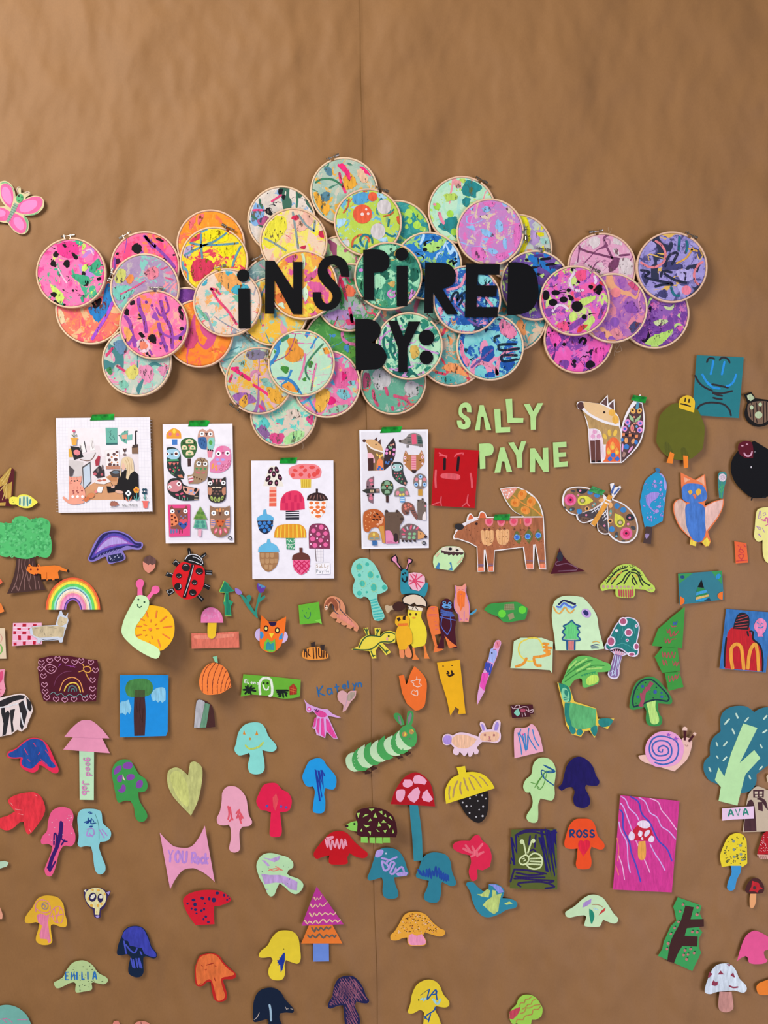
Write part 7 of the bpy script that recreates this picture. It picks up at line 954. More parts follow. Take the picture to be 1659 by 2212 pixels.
mush('green mushroom with cut purple ovals beside the lettered stem', '3f9e4c', '965,760 985,690 1030,650 1080,640 1130,655 1170,720 1200,770 1255,810 1275,860 1265,905 1235,922 1195,925! 1205,1000 1265,1100 1270,1145 1240,1178 1195,1175 1170,1140 1155,1050 1125,1000! 1080,998 1020,1012 1000,950 980,850', d=2.4); M('8a4aa8', '985,735 1010,700 1050,695! 1045,730 1010,765 985,772!;1060,690 1090,665 1138,670 1142,710 1110,725 1065,715;1010,800 1035,775 1058,780! 1050,835! 1020,838;1090,800 1110,770 1155,772 1160,805 1110,825;1175,880 1185,830 1225,822 1235,855 1210,890;1012,905! 1040,895! 1060,855 1085,875 1080,915 1045,930', 'oval', 'paper'); M('ead8c8', '1058,768! 1083,828! 1060,810!', 'nose', 'paper')
mush('red mushroom lying with its stem to the left edge', 'ee3844', '70,1000 100,965 170,938 250,925 310,930 360,970 390,1060 375,1130 330,1200 265,1280 235,1282 215,1240 205,1180! 170,1185 120,1230 70,1255 20,1245 -30,1200 0,1150 70,1125 130,1090! 95,1050', kind='paint', d=2.6); L('f8a8a0', .8, '85,1010 110,1040;130,1070 190,1080;300,945 320,960;250,1240 270,1275;160,1110 200,1120', 'bare_flecks')
mush('hot pink mushroom with dark purple scribble up its bent stem', 'f4608e', '415,1180 440,1100 490,1060 550,1052 610,1075 635,1130 625,1210 650,1290 645,1360 610,1392 570,1385 540,1395! 510,1450 490,1530 470,1600 440,1650 400,1640 385,1600 395,1560 440,1450 450,1390! 410,1370 365,1375 352,1345 370,1300 405,1260', d=3); L('3a1a6a', 7, '530,1180 525,1250 510,1330 490,1400 450,1490 430,1560 420,1600', 'scribble'); L('3a1a6a', 3, '465,1380 470,1280 490,1310 480,1400;500,1300 560,1350 580,1350;560,1335 530,1380;540,1200 530,1320;410,1580 460,1470 480,1430;430,1610 480,1520', 'scribble'); RD('f8c0d0', 16, '430,1150! 620,1120! 630,1340! 400,1350!', 3, 6, 5, 'bare_flecks')
mush('sky blue mushroom with navy pen characters on its cap', '8fd6da', '668,1150 690,1085 740,1068 830,1072 875,1100 890,1190 950,1250 958,1300 930,1342 865,1355! 855,1400 880,1480 910,1560 905,1610 870,1635 835,1620 815,1570 800,1450 785,1395! 740,1390 690,1398 670,1370 680,1300', d=3.2); L('1f4a90', 2.6, '760,1100 785,1095 775,1112 795,1105;730,1185 790,1165;760,1145 765,1190;790,1150 785,1195 825,1190;745,1195 775,1175;800,1160 810,1180;770,1225 800,1215 785,1230', 'pen_characters'); L('b890d8', 2, '750,1245 800,1240 810,1290 750,1300 760,1250;860,1250 900,1320;880,1245 925,1300;770,1280 800,1310', 'lilac_marks'); L('4a8a7a', .8, '820,1110 850,1200 855,1330;800,1200 840,1190', 'thin_lines')
O(345, 1480)
T('heart_cutout', 'large pale olive heart shaded with crayon', 'paper cutout', d=3.4)
F('c6c87c', '65,790 80,735 140,710 195,735 245,780! 262,672! 295,658 340,680 368,730 362,850 330,1000 270,1128! 130,980 75,880', kind='paint'); M('d2d67c', '90,800 130,740 180,760 235,850 250,950 240,1050 150,960', 'crayon_patch', 'paint')
T('rock_cutout', 'small grey and dark brown rock with a green streak', 'paper cutout')
F('4a2826', '320,132 370,128 430,155 465,220 480,360! 400,372! 295,370! 305,250'); M('bdbcbe', '322,136 372,132 390,150! 370,250 345,368! 296,368! 306,250', 'grey_patch', 'paint'); M('6a9a7a', '390,152! 432,165! 412,300! 400,365! 345,368! 372,250', 'green_patch', 'paint')
mush('aqua mushroom with orange triangle eyes and a yellow smile', '8ce0d0', '645,560 660,500 680,410 730,345 800,322 870,328 910,370 940,440 1000,510 1008,550 975,575 920,570 885,560! 900,640 905,720 880,760 820,770 775,750 762,690 780,610 770,585! 730,600 680,605', d=2); M('e09030', '718,425! 728,384! 742,428!;824,432! 838,390! 852,432!', 'eye'); E('d09a3a', '780,464,9,12', 'nose'); L('c4d860', 3.4, '740,518 765,545 800,550 860,530 895,492', 'smile')
T('bird_cutout', 'hot pink and lavender humming bird under the small heart', 'paper cutout', d=2)
F('e0a8dc', '1243,118! 1270,150 1310,175 1400,205 1450,210 1490,245 1565,278! 1540,283! 1448,262! 1480,330 1538,462! 1500,460! 1440,400! 1428,458! 1390,440! 1355,430! 1340,380! 1318,370! 1330,320! 1358,265! 1320,225 1290,238 1268,225 1262,170'); M('e84a9a', '1350,215 1400,222 1442,250 1430,275 1385,275 1345,245', 'body'); M('e84a9a', '1335,290! 1355,275! 1345,350! 1325,368!;1362,290! 1382,285! 1378,360! 1372,425! 1350,380!;1395,290! 1415,285! 1425,450! 1392,430!;1435,290! 1455,300! 1530,455! 1500,455! 1440,390!', 'feather'); E('e84a9a', '1290,207,18', 'head_ring'); E('f4d8ec', '1290,207,9', 'eye'); L('5a2a6a', 1.4, '1335,210 1370,232;1340,225 1360,205;1350,235 1375,215', 'scribble')
mush('bright blue mushroom with a dark blue scribble down its middle', '1f9ee0', '1232,790 1250,735 1290,660 1350,632 1405,640 1440,690 1480,735 1520,790 1525,850 1500,900 1430,890! 1420,940 1430,1000 1425,1080 1400,1105 1350,1105 1322,1085 1330,1000 1340,920 1325,875! 1275,875 1245,840', d=2); SC('1f3a9c', 5, '1330,725! 1420,745! 1420,860! 1395,1000! 1380,1000! 1350,850!', 80, 4, 'scribble', 2)
mush('pale pink mushroom with red crayon zigzags', 'f4acbe', '540,930 570,885 620,870 680,890 740,960 760,1050 770,1120 798,1180 775,1215 715,1222! 690,1260 690,1340 695,1400 680,1435 635,1445 600,1415 615,1320 612,1240 595,1205! 550,1212 505,1200 493,1150 520,1090 535,1000', d=2.4); L('e85a68', 3.2, '590,1045 600,1110 590,1160;605,1050 620,1150 600,1175;615,1130 632,1165;660,1110 690,1075 665,1150;690,1090 705,1160 690,1165;680,1120 705,1195;700,1110 720,1150', 'zigzags')
mush('crimson mushroom with blue dots and a coral leaf mark', 'ea1f4c', '835,990 860,930 895,865 950,845 1010,850 1055,900 1110,930 1140,990 1130,1060 1100,1090 1040,1098! 1048,1180 1055,1260 1040,1305 980,1312 950,1290 955,1200 960,1100! 920,1085 870,1075 840,1030', d=2.6); M('ee4f58', '975,970! 1005,935! 1025,990! 1000,1088! 980,1050!', 'leaf'); E('5a5ab0', '926,1044,13 1048,1048,11 1092,1056,12', 'dot')
mush('red mushroom with a pink zigzag scribble on its cap below the hedgehog', 'c8101c', '1330,1450 1360,1400 1420,1330 1480,1275 1550,1258 1620,1280 1680,1350 1760,1420 1795,1450 1790,1480 1755,1495 1690,1480 1640,1450! 1620,1490 1625,1530 1600,1548 1480,1548 1460,1520 1465,1470! 1420,1480 1360,1500 1335,1485', d=2.4); L('f0a0b0', 3.2, '1430,1330 1450,1400 1455,1320 1480,1420 1490,1340 1515,1400 1530,1330 1550,1410 1570,1330 1585,1410 1600,1345 1615,1390 1600,1330;1440,1320 1500,1310 1460,1340', 'zigzags')
O(640, 1480)
T('caterpillar_cutout', 'green and mint striped caterpillar with rabbit ears and yellow eyes', 'paper cutout', d=2.4, curl=1.4)
for i_, q in enumerate(('590,742! 625,738! 650,752! 640,765! 592,770!', '645,710! 692,702! 698,722! 655,740!', '868,620! 915,608! 924,625! 880,640!', '940,598! 985,572! 992,588! 955,612!')): F('43241c', q, 'foot', .3)
for i_, (c_, q) in enumerate((('cdeeb8', '500,580! 460,590 428,630 432,690 460,730 500,748! 545,742! 520,650'), ('4eae58', '545,538! 500,580 480,640 495,700 530,738 600,738! 620,718! 560,660'), ('cdeeb8', '592,512! 545,545 522,600 535,660 575,705 630,715! 665,690! 600,640'), ('4eae58', '645,490! 600,525 582,580 595,640 640,685 700,688! 728,668! 660,600'), ('cdeeb8', '708,472! 660,505 636,560 650,620 700,660 750,662! 785,640! 710,560'), ('4eae58', '762,435! 715,480 694,530 705,590 750,640 800,645! 840,625! 780,560'), ('cdeeb8', '832,432! 780,460 755,500 768,560 810,600 860,612! 900,605! 840,540'), ('4eae58', '888,390! 835,440 814,500 835,560 880,595 930,590! 968,568! 890,500'), ('cdeeb8', '890,390! 860,440 860,500 890,550 945,562 1002,545! 940,480'))): F(c_, q, 'body_segment', .3)
F('4eae58', '905,350! 865,310 840,265 855,240 890,245 915,280 935,340!', 'ear', .3); F('4eae58', '948,345! 955,280 960,235 985,218 1012,240 1010,300 995,350!', 'ear', .3); F('4eae58', '890,420 905,370 945,345 990,350 1025,385 1042,450 1030,510 995,535 950,515 910,470', 'head', .3); M('9a8f8c', '875,260 895,275 912,345! 900,340 880,295;985,238 998,260 985,310 965,342! 962,290', 'ear_inner'); E('c89a58', '935,425,24 995,402,23', 'eye_ring'); E('f8d848', '935,422,17 997,400,17', 'eye'); E('7a8a6a', '982,462,16,8', 'mouth')
T('rabbit_cutout', 'peach rabbit with lavender ears and tail crouching on tiny feet', 'paper cutout', d=2)
O(945, 1480); F('f0cfd8', '42,460 60,428 100,422 130,435! 190,408 260,415 355,445! 360,420 385,395! 365,340 375,315 405,330 425,385! 470,380! 490,320 525,303 545,320 538,395! 548,430 540,480 500,500 450,492 385,490! 340,540 355,560 350,590 320,597 312,575! 295,612 270,615 262,575! 250,600 232,615 208,590! 190,575 180,600 150,602 132,575 145,540! 115,510! 80,520 50,505'); M('f8c49c', '122,470 170,430 250,432 340,465! 310,510 250,545 180,540 135,510', 'body'); M('f8c49c', '370,430 400,408 480,402 530,415 528,465 490,488 400,482 370,465', 'face'); M('b494dc', '50,465 70,435 115,440 122,470 112,505 75,510 55,495', 'tail'); M('a890d8', '378,335 395,340 412,390! 390,392!;490,390! 500,335 520,318 530,345 515,390!', 'ear_inner'); E('b8706a', '410,430,9,12 488,432,9,12', 'eye'); L('c06a70', 1.6, '440,445 455,445 448,455 448,470;435,475 448,480 462,474', 'nose')
T('stone_card', 'small pink stone-shaped card with blue pen strokes beside the turtle', 'paper card', d=1.8)
F('f2aebc', '665,385 690,368 730,372 780,360 810,335 850,365 885,440 915,572! 665,632! 660,480'); L('3f86c0', 2.2, '695,410 715,500 728,600;712,420 740,480 760,560;735,430 765,570;755,415 770,560 785,470;780,430 775,540;790,370 785,440 830,520 855,562;822,385 840,460 878,530;705,430 720,380', 'pen_strokes'); E('e84a9a', '740,426,8', 'pink_dot')
T('acorn_cutout', 'big black acorn with white specks and a yellow striped cap', 'paper cutout', d=2)
F('201a18', '175,985! 300,950! 430,910! 442,960 435,1080 410,1150 365,1188 310,1175 250,1120 205,1050', 'nut'); F('f2d828', '75,1025! 65,930 85,860 130,800 185,775! 165,710! 238,698! 246,752! 320,750 400,775 460,830 495,890! 330,945!', 'cap', lift=.3); L('b8965a', 3.4, '108,875 98,935 104,985;175,828 150,880 132,968;202,838 195,890 208,940;228,800 245,860 265,910;272,800 300,860 325,905;280,775 325,800 380,880;362,788 400,815 435,865', 'cap_stripes'); E('c8c4c0', '218,1014,8 250,1046,9 290,1044,5 280,978,8 335,952,6 386,952,9 418,980,7 348,1000,7 394,1048,9 360,1076,7 277,1104,8 335,1137,8 390,1130,10', 'speck')
mush('pale green mushroom with navy and green pen scribbles', 'bfe79c', '740,880 760,820 810,770 825,690 860,640 910,625 970,640 1010,690 1022,760 1010,860 1012,950 990,995 950,992 890,978! 870,1030 870,1120 860,1180 815,1188 775,1165 772,1120 810,1060 822,1000 800,925! 765,925', d=2.8); L('1f5a8c', 2.4, '915,690 960,710 1015,745 960,755 900,735 905,780 940,820 1005,865;920,800 915,770 950,745 1010,742;930,700 1010,740', 'navy_lines'); L('5a9a3a', 1.4, '905,790 870,840 860,880 885,900 920,850 945,740 890,800 855,860 885,890;805,840 855,855;840,885 850,860', 'green_lines')
mush('very dark indigo mushroom with a drooping cap', '1c1258', '1045,880 1075,850 1095,770 1120,690 1170,635 1230,618 1290,645 1340,700 1370,780 1398,830 1385,865 1340,870 1285,862! 1275,890 1310,960 1318,1020 1285,1055 1230,1058 1185,1035 1172,980 1185,920 1165,880! 1120,885 1070,912', kind='paint', d=2.4)
mush('orange-red mushroom with a pen name and a crimson heart', 'f4511e', '1095,1370 1110,1300 1140,1210 1190,1160 1250,1153 1320,1160 1360,1210 1385,1300 1440,1370 1435,1410 1400,1420 1330,1395! 1318,1440 1330,1520 1320,1575 1280,1590 1215,1585 1195,1550 1205,1480 1210,1410! 1160,1415 1110,1405', d=2); W('2a3a6a', 4, 'ROSS', 1146, 1252, 60, 0, 1, 'name', adv=57); M('e81f3c', '1215,1370 1235,1340 1262,1350! 1285,1335 1315,1350 1312,1400 1260,1478! 1225,1420', 'heart')
mush('crimson lopsided mushroom right of the teal pair', 'e2254a', '132,1390 150,1360 200,1345 280,1345! 320,1300 360,1298 385,1340 440,1390 468,1480 450,1570! 390,1600! 340,1590! 345,1660 320,1690 290,1680 270,1610 290,1530 280,1470! 200,1450 145,1420', d=2.6); L('f06a78', 4.5, '220,1410 280,1440 340,1450;240,1380 280,1430;300,1390 320,1440;390,1370 330,1440;400,1440 340,1470;290,1480 330,1460;345,1480 340,1440', 'pink_scratches')
T('bee_card', 'olive and navy scribbled card with a pale drawn bee', 'paper card', d=2)
F('5a6428', '638,1248! 1030,1240! 1035,1765! 625,1755!', 'card')
SC('1e1466', 7, '880,1245! 1025,1250! 1025,1660! 950,1620! 920,1500! 900,1420! 880,1350!', 80, 4.5, 'scribble', 4); SC('1e1466', 4.5, '640,1290! 700,1280! 690,1420! 660,1560! 632,1540!', 80, 5, 'scribble', 5); L('2a1a58', 3.4, '670,1300 760,1255 940,1250;690,1290 800,1265 930,1290;800,1300 790,1380;850,1290 840,1400;800,1430 830,1420 850,1440;660,1590 780,1600 940,1630;680,1620 800,1640 920,1630;670,1650 760,1660 930,1660;660,1670 740,1670 820,1680 1005,1690 960,1705;720,1740 700,1710 900,1700 1010,1740 930,1755;630,1700 660,1600', 'pen_loops'); L('dce8a8', 3, '745,1360 765,1460;815,1340 780,1450;760,1465 720,1490 705,1520 725,1548 760,1545 785,1520 785,1480 760,1465;790,1480 830,1452 880,1465 905,1510 890,1570 840,1588 790,1575 770,1545;800,1500 895,1495;800,1520 905,1525;780,1545 895,1550;735,1500 750,1495;745,1520 760,1510', 'bee_lines'); E('dce8a8', '730,1352,20,22 828,1345,17,20', 'feeler_knob')
O(640, 1480)
T('mushroom_cutout', 'red-capped toadstool with pink spots on a tall thin teal stem', 'paper cutout', 'paper mushrooms', d=2.6)
F('338a96', '978,1035! 1050,1035! 1068,1150 1085,1300 1092,1515! 1015,1518! 1000,1300 985,1150', 'stem'); F('b8101c', '815,1028! 850,920 920,810 990,762 1050,755 1120,800 1170,880 1198,1048! 1000,1035!', 'cap', lift=.3)
for q in ('918,850! 935,815! 985,815! 1012,840! 1000,870! 960,888! 925,875!', '1005,820! 1022,782! 1060,775! 1105,800! 1128,830! 1110,860! 1060,850! 1020,850!', '860,935 880,905 935,905 935,960 905,1008 870,990', '958,960! 1010,900! 1050,880! 1070,920! 1055,980! 1020,1015! 985,1000!', '1083,970! 1095,930! 1130,900! 1145,930! 1182,985! 1150,1010! 1100,1000!'): F('f7b0c4', q, 'spot', .2)
T('hedgehog_cutout', 'maroon hedgehog with lime paper quills, face and square feet', 'paper cutout', d=2.4)
F('8fd45a', '530,1170! 470,1185 425,1210! 425,1225! 460,1250 525,1265!', 'face'); E('3a1418', '437,1217,15,12', 'nose'); E('12201c', '502,1198,10', 'eye'); F('471622', '512,1135 530,1085 590,1062 680,1056 770,1080 835,1130 862,1200 872,1270 860,1315! 690,1305 545,1302 525,1270 530,1200', 'body', lift=.3)
for q in ('626,1068! 675,1066! 650,1090!', '522,1105! 550,1102! 535,1148!', '574,1142! 595,1115! 625,1118!', '665,1140! 682,1103! 700,1145!', '710,1092! 742,1085! 745,1118!', '755,1130! 772,1108! 780,1140!', '795,1140! 815,1130! 832,1170!', '618,1188! 638,1150! 655,1170! 630,1175!', '735,1188! 752,1162! 778,1188!', '580,1205! 635,1215! 605,1230!', '702,1222! 710,1178! 735,1218!', '788,1200! 820,1215! 805,1238!', '550,1262! 568,1235! 572,1265!', '620,1262! 645,1265! 642,1298!', '690,1240! 722,1268! 700,1265!', '750,1255! 782,1250! 768,1282!', '828,1280! 835,1245! 848,1278!'): F('b4e070', q, 'quill', .2)
for q in ('558,1312! 616,1312! 618,1362! 558,1360!', '632,1315! 680,1315! 680,1366! 634,1362!', '690,1315! 742,1315! 745,1368! 688,1364!', '752,1316! 808,1316! 810,1362! 750,1362!'): F('8fd45a', q, 'foot', .3)
O(1244, 1480)
T('snail_cutout', 'peach snail with a pink spiral shell and dark feelers', 'paper cutout', d=2.2)
F('f4c4b0', '540,615 565,605 610,600! 700,640! 900,520 915,465 950,450 995,470 1002,520 960,640 850,745! 700,700 580,660', 'body'); F('f2a6cc', '598,560 620,480 690,415 770,398 850,412 910,470 932,550 910,640 850,690 750,708 670,695 615,630', 'shell', lift=.3); L('3f66b0', 3, '682,668 760,685 850,650 885,570 870,490 800,450 720,440 660,470 635,540 650,610 700,648 770,650 820,610 825,540 790,490 720,480 670,505 660,550 690,600 740,610 795,590 795,545 755,522 715,540 715,570 745,578 750,555', 'spiral'); M('a85ac0', '798,410! 806,422! 822,424! 810,434! 814,446! 800,438! 786,444! 792,430! 782,422! 795,420!;862,440! 870,455! 890,460! 875,468! 880,480! 862,472! 848,478! 852,462! 840,456! 856,454!', 'star'); F('48141e', '928,390! 956,392! 948,478! 932,476!', 'feeler', .3); F('48141e', '1005,430! 1022,440! 985,492! 966,485!', 'feeler', .3); F('f6ccb4', '920,390! 925,365 942,358 962,372 962,392!', 'feeler_tip', .3); F('f6ccb4', '1010,420! 1025,406 1042,418 1030,438!', 'feeler_tip', .3); L('d8a090', 1.4, '945,515 955,530 970,518', 'smile')
T('tree_cutout', 'teal cloud tree with mint trunk and white dashes at the right edge', 'paper cutout', d=2.4)
F('2f7684', '1250,400! 1250,280 1290,215 1370,182 1470,185 1540,232! 1600,200 1680,195 1780,260 1820,450 1780,620 1650,700! 1560,770! 1555,850 1500,915 1420,935! 1330,900 1240,860! 1150,820 1105,740 1110,660 1158,610! 1160,520 1190,450', 'crown'); F('bfe9a2', '1445,330! 1568,370! 1415,672! 1540,560! 1594,630! 1465,770! 1455,800! 1395,1040! 1232,1000! 1252,880! 1200,820! 1232,710! 1282,790! 1340,590!', 'trunk', lift=.3); 
for q in '1382,245 1400,285;1325,292 1284,338;1350,378 1370,420;1490,280 1460,315;1650,262 1622,295;1650,388 1614,412;1305,490 1275,525;1212,495 1224,525;1592,512 1608,542;1215,612 1228,632;1302,620 1272,652;1150,712 1165,745;1610,702 1586,728;1496,782 1508,810'.split(';'): L('c8e4c8', 3.4, q, 'dash'); CUR.lay -= 1
T('name_tag', 'small pale pink strip lettered in green, in front of the striped arch', 'paper cutout', d=4.4, curl=.6)
F('f0cede', '1262,1065! 1534,1045! 1538,1152! 1360,1160! 1264,1170!'); W('2a8a70', 3.4, 'AVA', 1314, 1078, 54, -4, 1, 'name', adv=64)
T('arch_cutout', 'cream and brown painted archway at the right edge behind the name strip', 'paper cutout', d=2)
F('cdb898', '1480,985 1500,930 1550,880 1590,878 1650,905! 1760,905! 1760,1260! 1440,1270! 1462,1100'); M('4e2e30', '1465,1060! 1490,1000! 1520,990 1545,1060 1560,1260! 1450,1265!;1530,905! 1625,905! 1622,970! 1532,972!;1570,1010! 1612,1008! 1615,1090! 1575,1080!;1560,985 1590,970 1640,1000 1660,1080! 1640,1060 1600,1000;1660,1090! 1760,1090! 1760,1250! 1660,1250!', 'brown_paint', 'paint'); M('d8c4a4', '1545,918! 1572,918! 1570,940! 1545,940!;1585,918! 1610,918! 1608,940! 1584,940!;1548,948! 1572,946! 1570,962! 1548,962!;1585,946! 1608,946! 1608,960! 1585,960!', 'window_pane', 'paper')
T('arch_cutout', 'tiny cream scrap at the right edge under the teal tree', 'paper cutout', d=2.2); F('dcc29a', '1645,790 1660,770! 1720,780! 1720,850! 1655,840!')
T('mushroom_card', 'tall magenta card with wavy lines and a red and white toadstool', 'paper card', d=2, curl=1.8)
F('d8388c', '382,950! 895,1000! 828,1790! 320,1765!', 'card', kind='marker'); L('d8b0e4', 2.2, '390,960 430,990 460,1060 520,1120 545,1170;385,1020 410,1050 440,1130 480,1240 500,1300;372,1180 390,1260 440,1360 450,1520 470,1620;545,970 600,1010 640,1100 700,1140 740,1220 800,1260 862,1330;640,1370 680,1450 720,1510 770,1600', 'lilac_waves'); L('4a4ab4', 3, '470,962 540,1010 570,1110 640,1190 685,1290 720,1350 790,1420 830,1520;378,1075 405,1110 410,1240 460,1350 480,1450 520,1560 560,1700', 'blue_waves'); L('f4b8d8', 2, '640,978 710,1010 740,1080 800,1150 870,1250;500,1300 540,1390 590,1500 640,1620;365,1460 400,1560 420,1680', 'pink_waves'); L('f07a6a', 2, '355,1320 370,1420 360,1520;345,1560 370,1640', 'coral_waves'); M('d01c34', '480,1270! 530,1215 590,1195 640,1230 670,1300! 620,1345! 500,1340!', 'toadstool_cap'); M('f4e0e8', '530,1200 555,1172 610,1172 645,1210 620,1235 570,1232;455,1300 478,1262 508,1290 500,1335 465,1340;535,1290 550,1255 575,1270 565,1310 545,1310;590,1290 610,1255 640,1255 630,1290 600,1312;625,1330 655,1298 678,1325 665,1355 635,1355;560,1320 575,1312 585,1330 570,1340', 'white_spot'); M('f0a848', '542,1350! 600,1345! 606,1420 600,1490 570,1512 540,1490 535,1420', 'toadstool_stem')
mush('yellow mushroom with olive and grey dots and a blue stem', 'f2d82c', '1245,1480 1270,1400 1310,1320 1365,1282 1430,1285 1470,1335 1478,1440 1480,1540! 1440,1570! 1330,1560! 1260,1570!', d=2); F('3f98c8', '1338,1560! 1430,1560! 1420,1620 1390,1680 1370,1760 1330,1775 1305,1750 1320,1680 1345,1620', 'stem'); RD('6a6a28', 55, '1262,1500! 1320,1330 1380,1295 1440,1300 1468,1400 1470,1540! 1300,1550!', 4, 9, 4, 'olive_dots'); E('8a9a88', '1362,1348,13 1422,1385,13 1365,1420,13 1425,1460,13 1366,1482,12 1438,1510,11', 'grey_dot')
mush('dark red mushroom with white flecks and a fringed hem at the right edge', 'b8181e', '1568,1450 1585,1380 1615,1290 1650,1262! 1740,1300 1780,1450 1740,1470! 1640,1460! 1570,1470!', d=3); RD('f0c8c0', 60, '1580,1440! 1620,1300 1700,1300 1760,1440!', 2, 4.5, 4, 'white_flecks'); F('d8a890', '1562,1462! 1660,1465! 1740,1470! 1700,1500! 1590,1500!', 'hem'); L('8a4a40', 1, '1575,1470 1580,1495;1590,1470 1596,1498;1606,1472 1612,1500;1622,1472 1628,1500;1640,1472 1645,1500', 'fringe')
# ---------------------------------------------------------------- cutouts along the bottom
O(0, 1820)
T('paper_scrap', 'pale mint scrap at the left edge below the red mushroom', 'paper cutout', d=2); F('bfe0c0', '-40,170! 40,158! 75,172! 60,205! 0,225! -40,225!')
T('paper_scrap', 'peach rounded scrap at the left edge beside the yellow mushroom', 'paper cutout', d=2.4); F('f0a888', '-60,560! 0,560! 22,620 18,660! -60,660!')
mush('yellow mushroom with pink scribbles and a grey spiral, lower left', 'f0bc34', '215,655 240,610 280,560 320,490 370,462 430,458 500,475 545,530 560,610 578,680 570,725 530,730 470,708! 440,715 442,780 452,850 425,880 365,884 318,860 310,820 330,750 340,700! 310,688 260,698 220,690', d=2.4); M('f08aa8', '315,630! 350,610! 400,630! 425,620! 415,690! 425,780! 440,850! 420,870! 405,835! 345,830! 340,790! 365,720! 330,690!', 'pink_patch'); L('f08aa8', 1.4, '310,600 310,530 350,495 410,510 435,560 420,600 370,605 310,570;430,680 440,600 500,550 545,600 530,690 470,680 450,610;470,570 500,690;440,640 540,620;520,560 480,690', 'pink_lines'); L('a08a90', 1.8, '360,540 375,520 405,525 415,550 400,575 370,570 358,550 380,535 395,548 385,560', 'spiral')
T('giraffe_cutout', 'tiny cream giraffe face with big dark eyes and a short neck', 'paper cutout', d=2.6)
F('3a2a5c', '722,415! 745,398! 760,405 820,388 890,400 920,425! 958,415! 945,455! 932,470 905,555 870,585! 868,645! 838,658! 812,640! 805,580! 760,545 730,480'); M('f2e8a8', '735,470 755,415 820,392 885,405 918,455 905,525 862,568! 855,625! 820,622! 820,570! 765,535', 'face'); M('b0a0dc', '918,430! 952,420! 938,455!;820,632! 850,628! 858,640! 840,654!', 'lilac_patch'); M('f4f0d8', '724,414! 745,402! 742,435!', 'ear'); E('f0b84a', '800,410,10,8 850,412,14,10 762,485,8,14 790,545,14,14 845,545,10,14 875,530,10,12 905,445,7,12 835,600,6', 'patch'); E('2e2458', '800,472,32,40,15 866,480,24,38', 'eye'); M('f6f2dc', '780,480 790,455 815,445 820,470 795,490;858,480 860,455 880,450 885,480', 'eye_glint')
mush('lime mushroom lettered in blue with tiny dark specks, lower left', 'c2dc98', '465,1210 500,1190 545,1160 570,1110 620,1045 680,1020 740,1022 800,1060 850,1125 920,1165 932,1195 905,1222 860,1220 805,1205! 790,1215! 792,1270 720,1288 660,1295 650,1270 655,1220 640,1205! 600,1215 510,1258 480,1250', d=2.4); RD('4a5a3a', 34, '500,1220! 560,1150 640,1050 760,1050 850,1150 910,1200! 720,1210', 2, 5, 3, 'specks'); RD('4a5a3a', 10, '665,1225! 785,1215! 785,1260! 665,1280!', 2, 6, 4, 'stem_specks'); W('2f7ac0', 3.2, 'EMILIA', 566, 1120, 64, -1, 1, 'name', adv=47, ws=.62)
mush('navy mushroom coloured with violet blue, lower left', '0e2440', '1010,940 1025,870 1050,810 1070,760 1120,725 1190,720 1245,745 1285,820 1310,900 1350,950 1355,985 1330,1002 1270,985! 1240,990 1238,1060 1240,1120 1215,1158 1165,1162 1115,1135 1108,1080 1120,1020 1130,990! 1100,965 1050,975 1015,970', d=2.8); M('3f46b0', '1055,815 1075,765 1125,730 1190,725 1240,750 1280,830 1305,905 1345,955 1345,990 1300,985 1245,960! 1225,910! 1180,905! 1150,895! 1120,890! 1105,850! 1080,845!', 'violet_patch', 'paint'); L('4a58c0', 3, '1070,850 1090,960;1085,880 1130,935 1165,950 1185,910;1130,1000 1150,1080;1150,1010 1165,1085;1175,1000 1190,1080;1200,1000 1225,1085;1195,1000 1210,1080;1210,940 1225,970', 'violet_lines')
mush('aqua mushroom with pink lines cut off by the lower left corner', '7cc0b0', '-80,1500 -20,1420 70,1402 160,1430 230,1490 270,1570! 260,1660 100,1700 -80,1680', d=2.4); L('d08ab0', 1.6, '-10,1530 60,1520 110,1560;20,1520 60,1560;150,1530 240,1530', 'pink_lines')
T('paper_scrap', 'small coral ear shape at the bottom edge, left of the wider one', 'paper cutout', d=2.2); F('e88a78', '975,1560 995,1540 1025,1545 1045,1600! 1030,1650! 980,1640!')
T('paper_scrap', 'wider coral rounded top at the bottom edge', 'paper cutout', d=2.4); F('ee9680', '1165,1570 1195,1545 1240,1542 1285,1560 1310,1600 1300,1660! 1170,1660!'); L('3a2420', 1.2, '1218,1548 1220,1580', 'pen_line')
O(345, 1820)
T('banner_cutout', 'pink concave banner lettered in lilac, left of the pale pink mushroom', 'paper cutout', d=2)
F('f3a2c0', '0,-85! 60,-20 120,30 200,45 270,35 330,-30 390,-145! 475,340! 400,275 320,230 270,222 200,240 140,310 90,403!'); W('c490dc', 4.8, 'YOU', 76, 68, 98, 3, 1, 'lettering', adv=61, ws=.62); W('c490dc', 4.8, 'Rock', 280, 88, 88, 3, 1, 'lettering', adv=39, ws=.6)
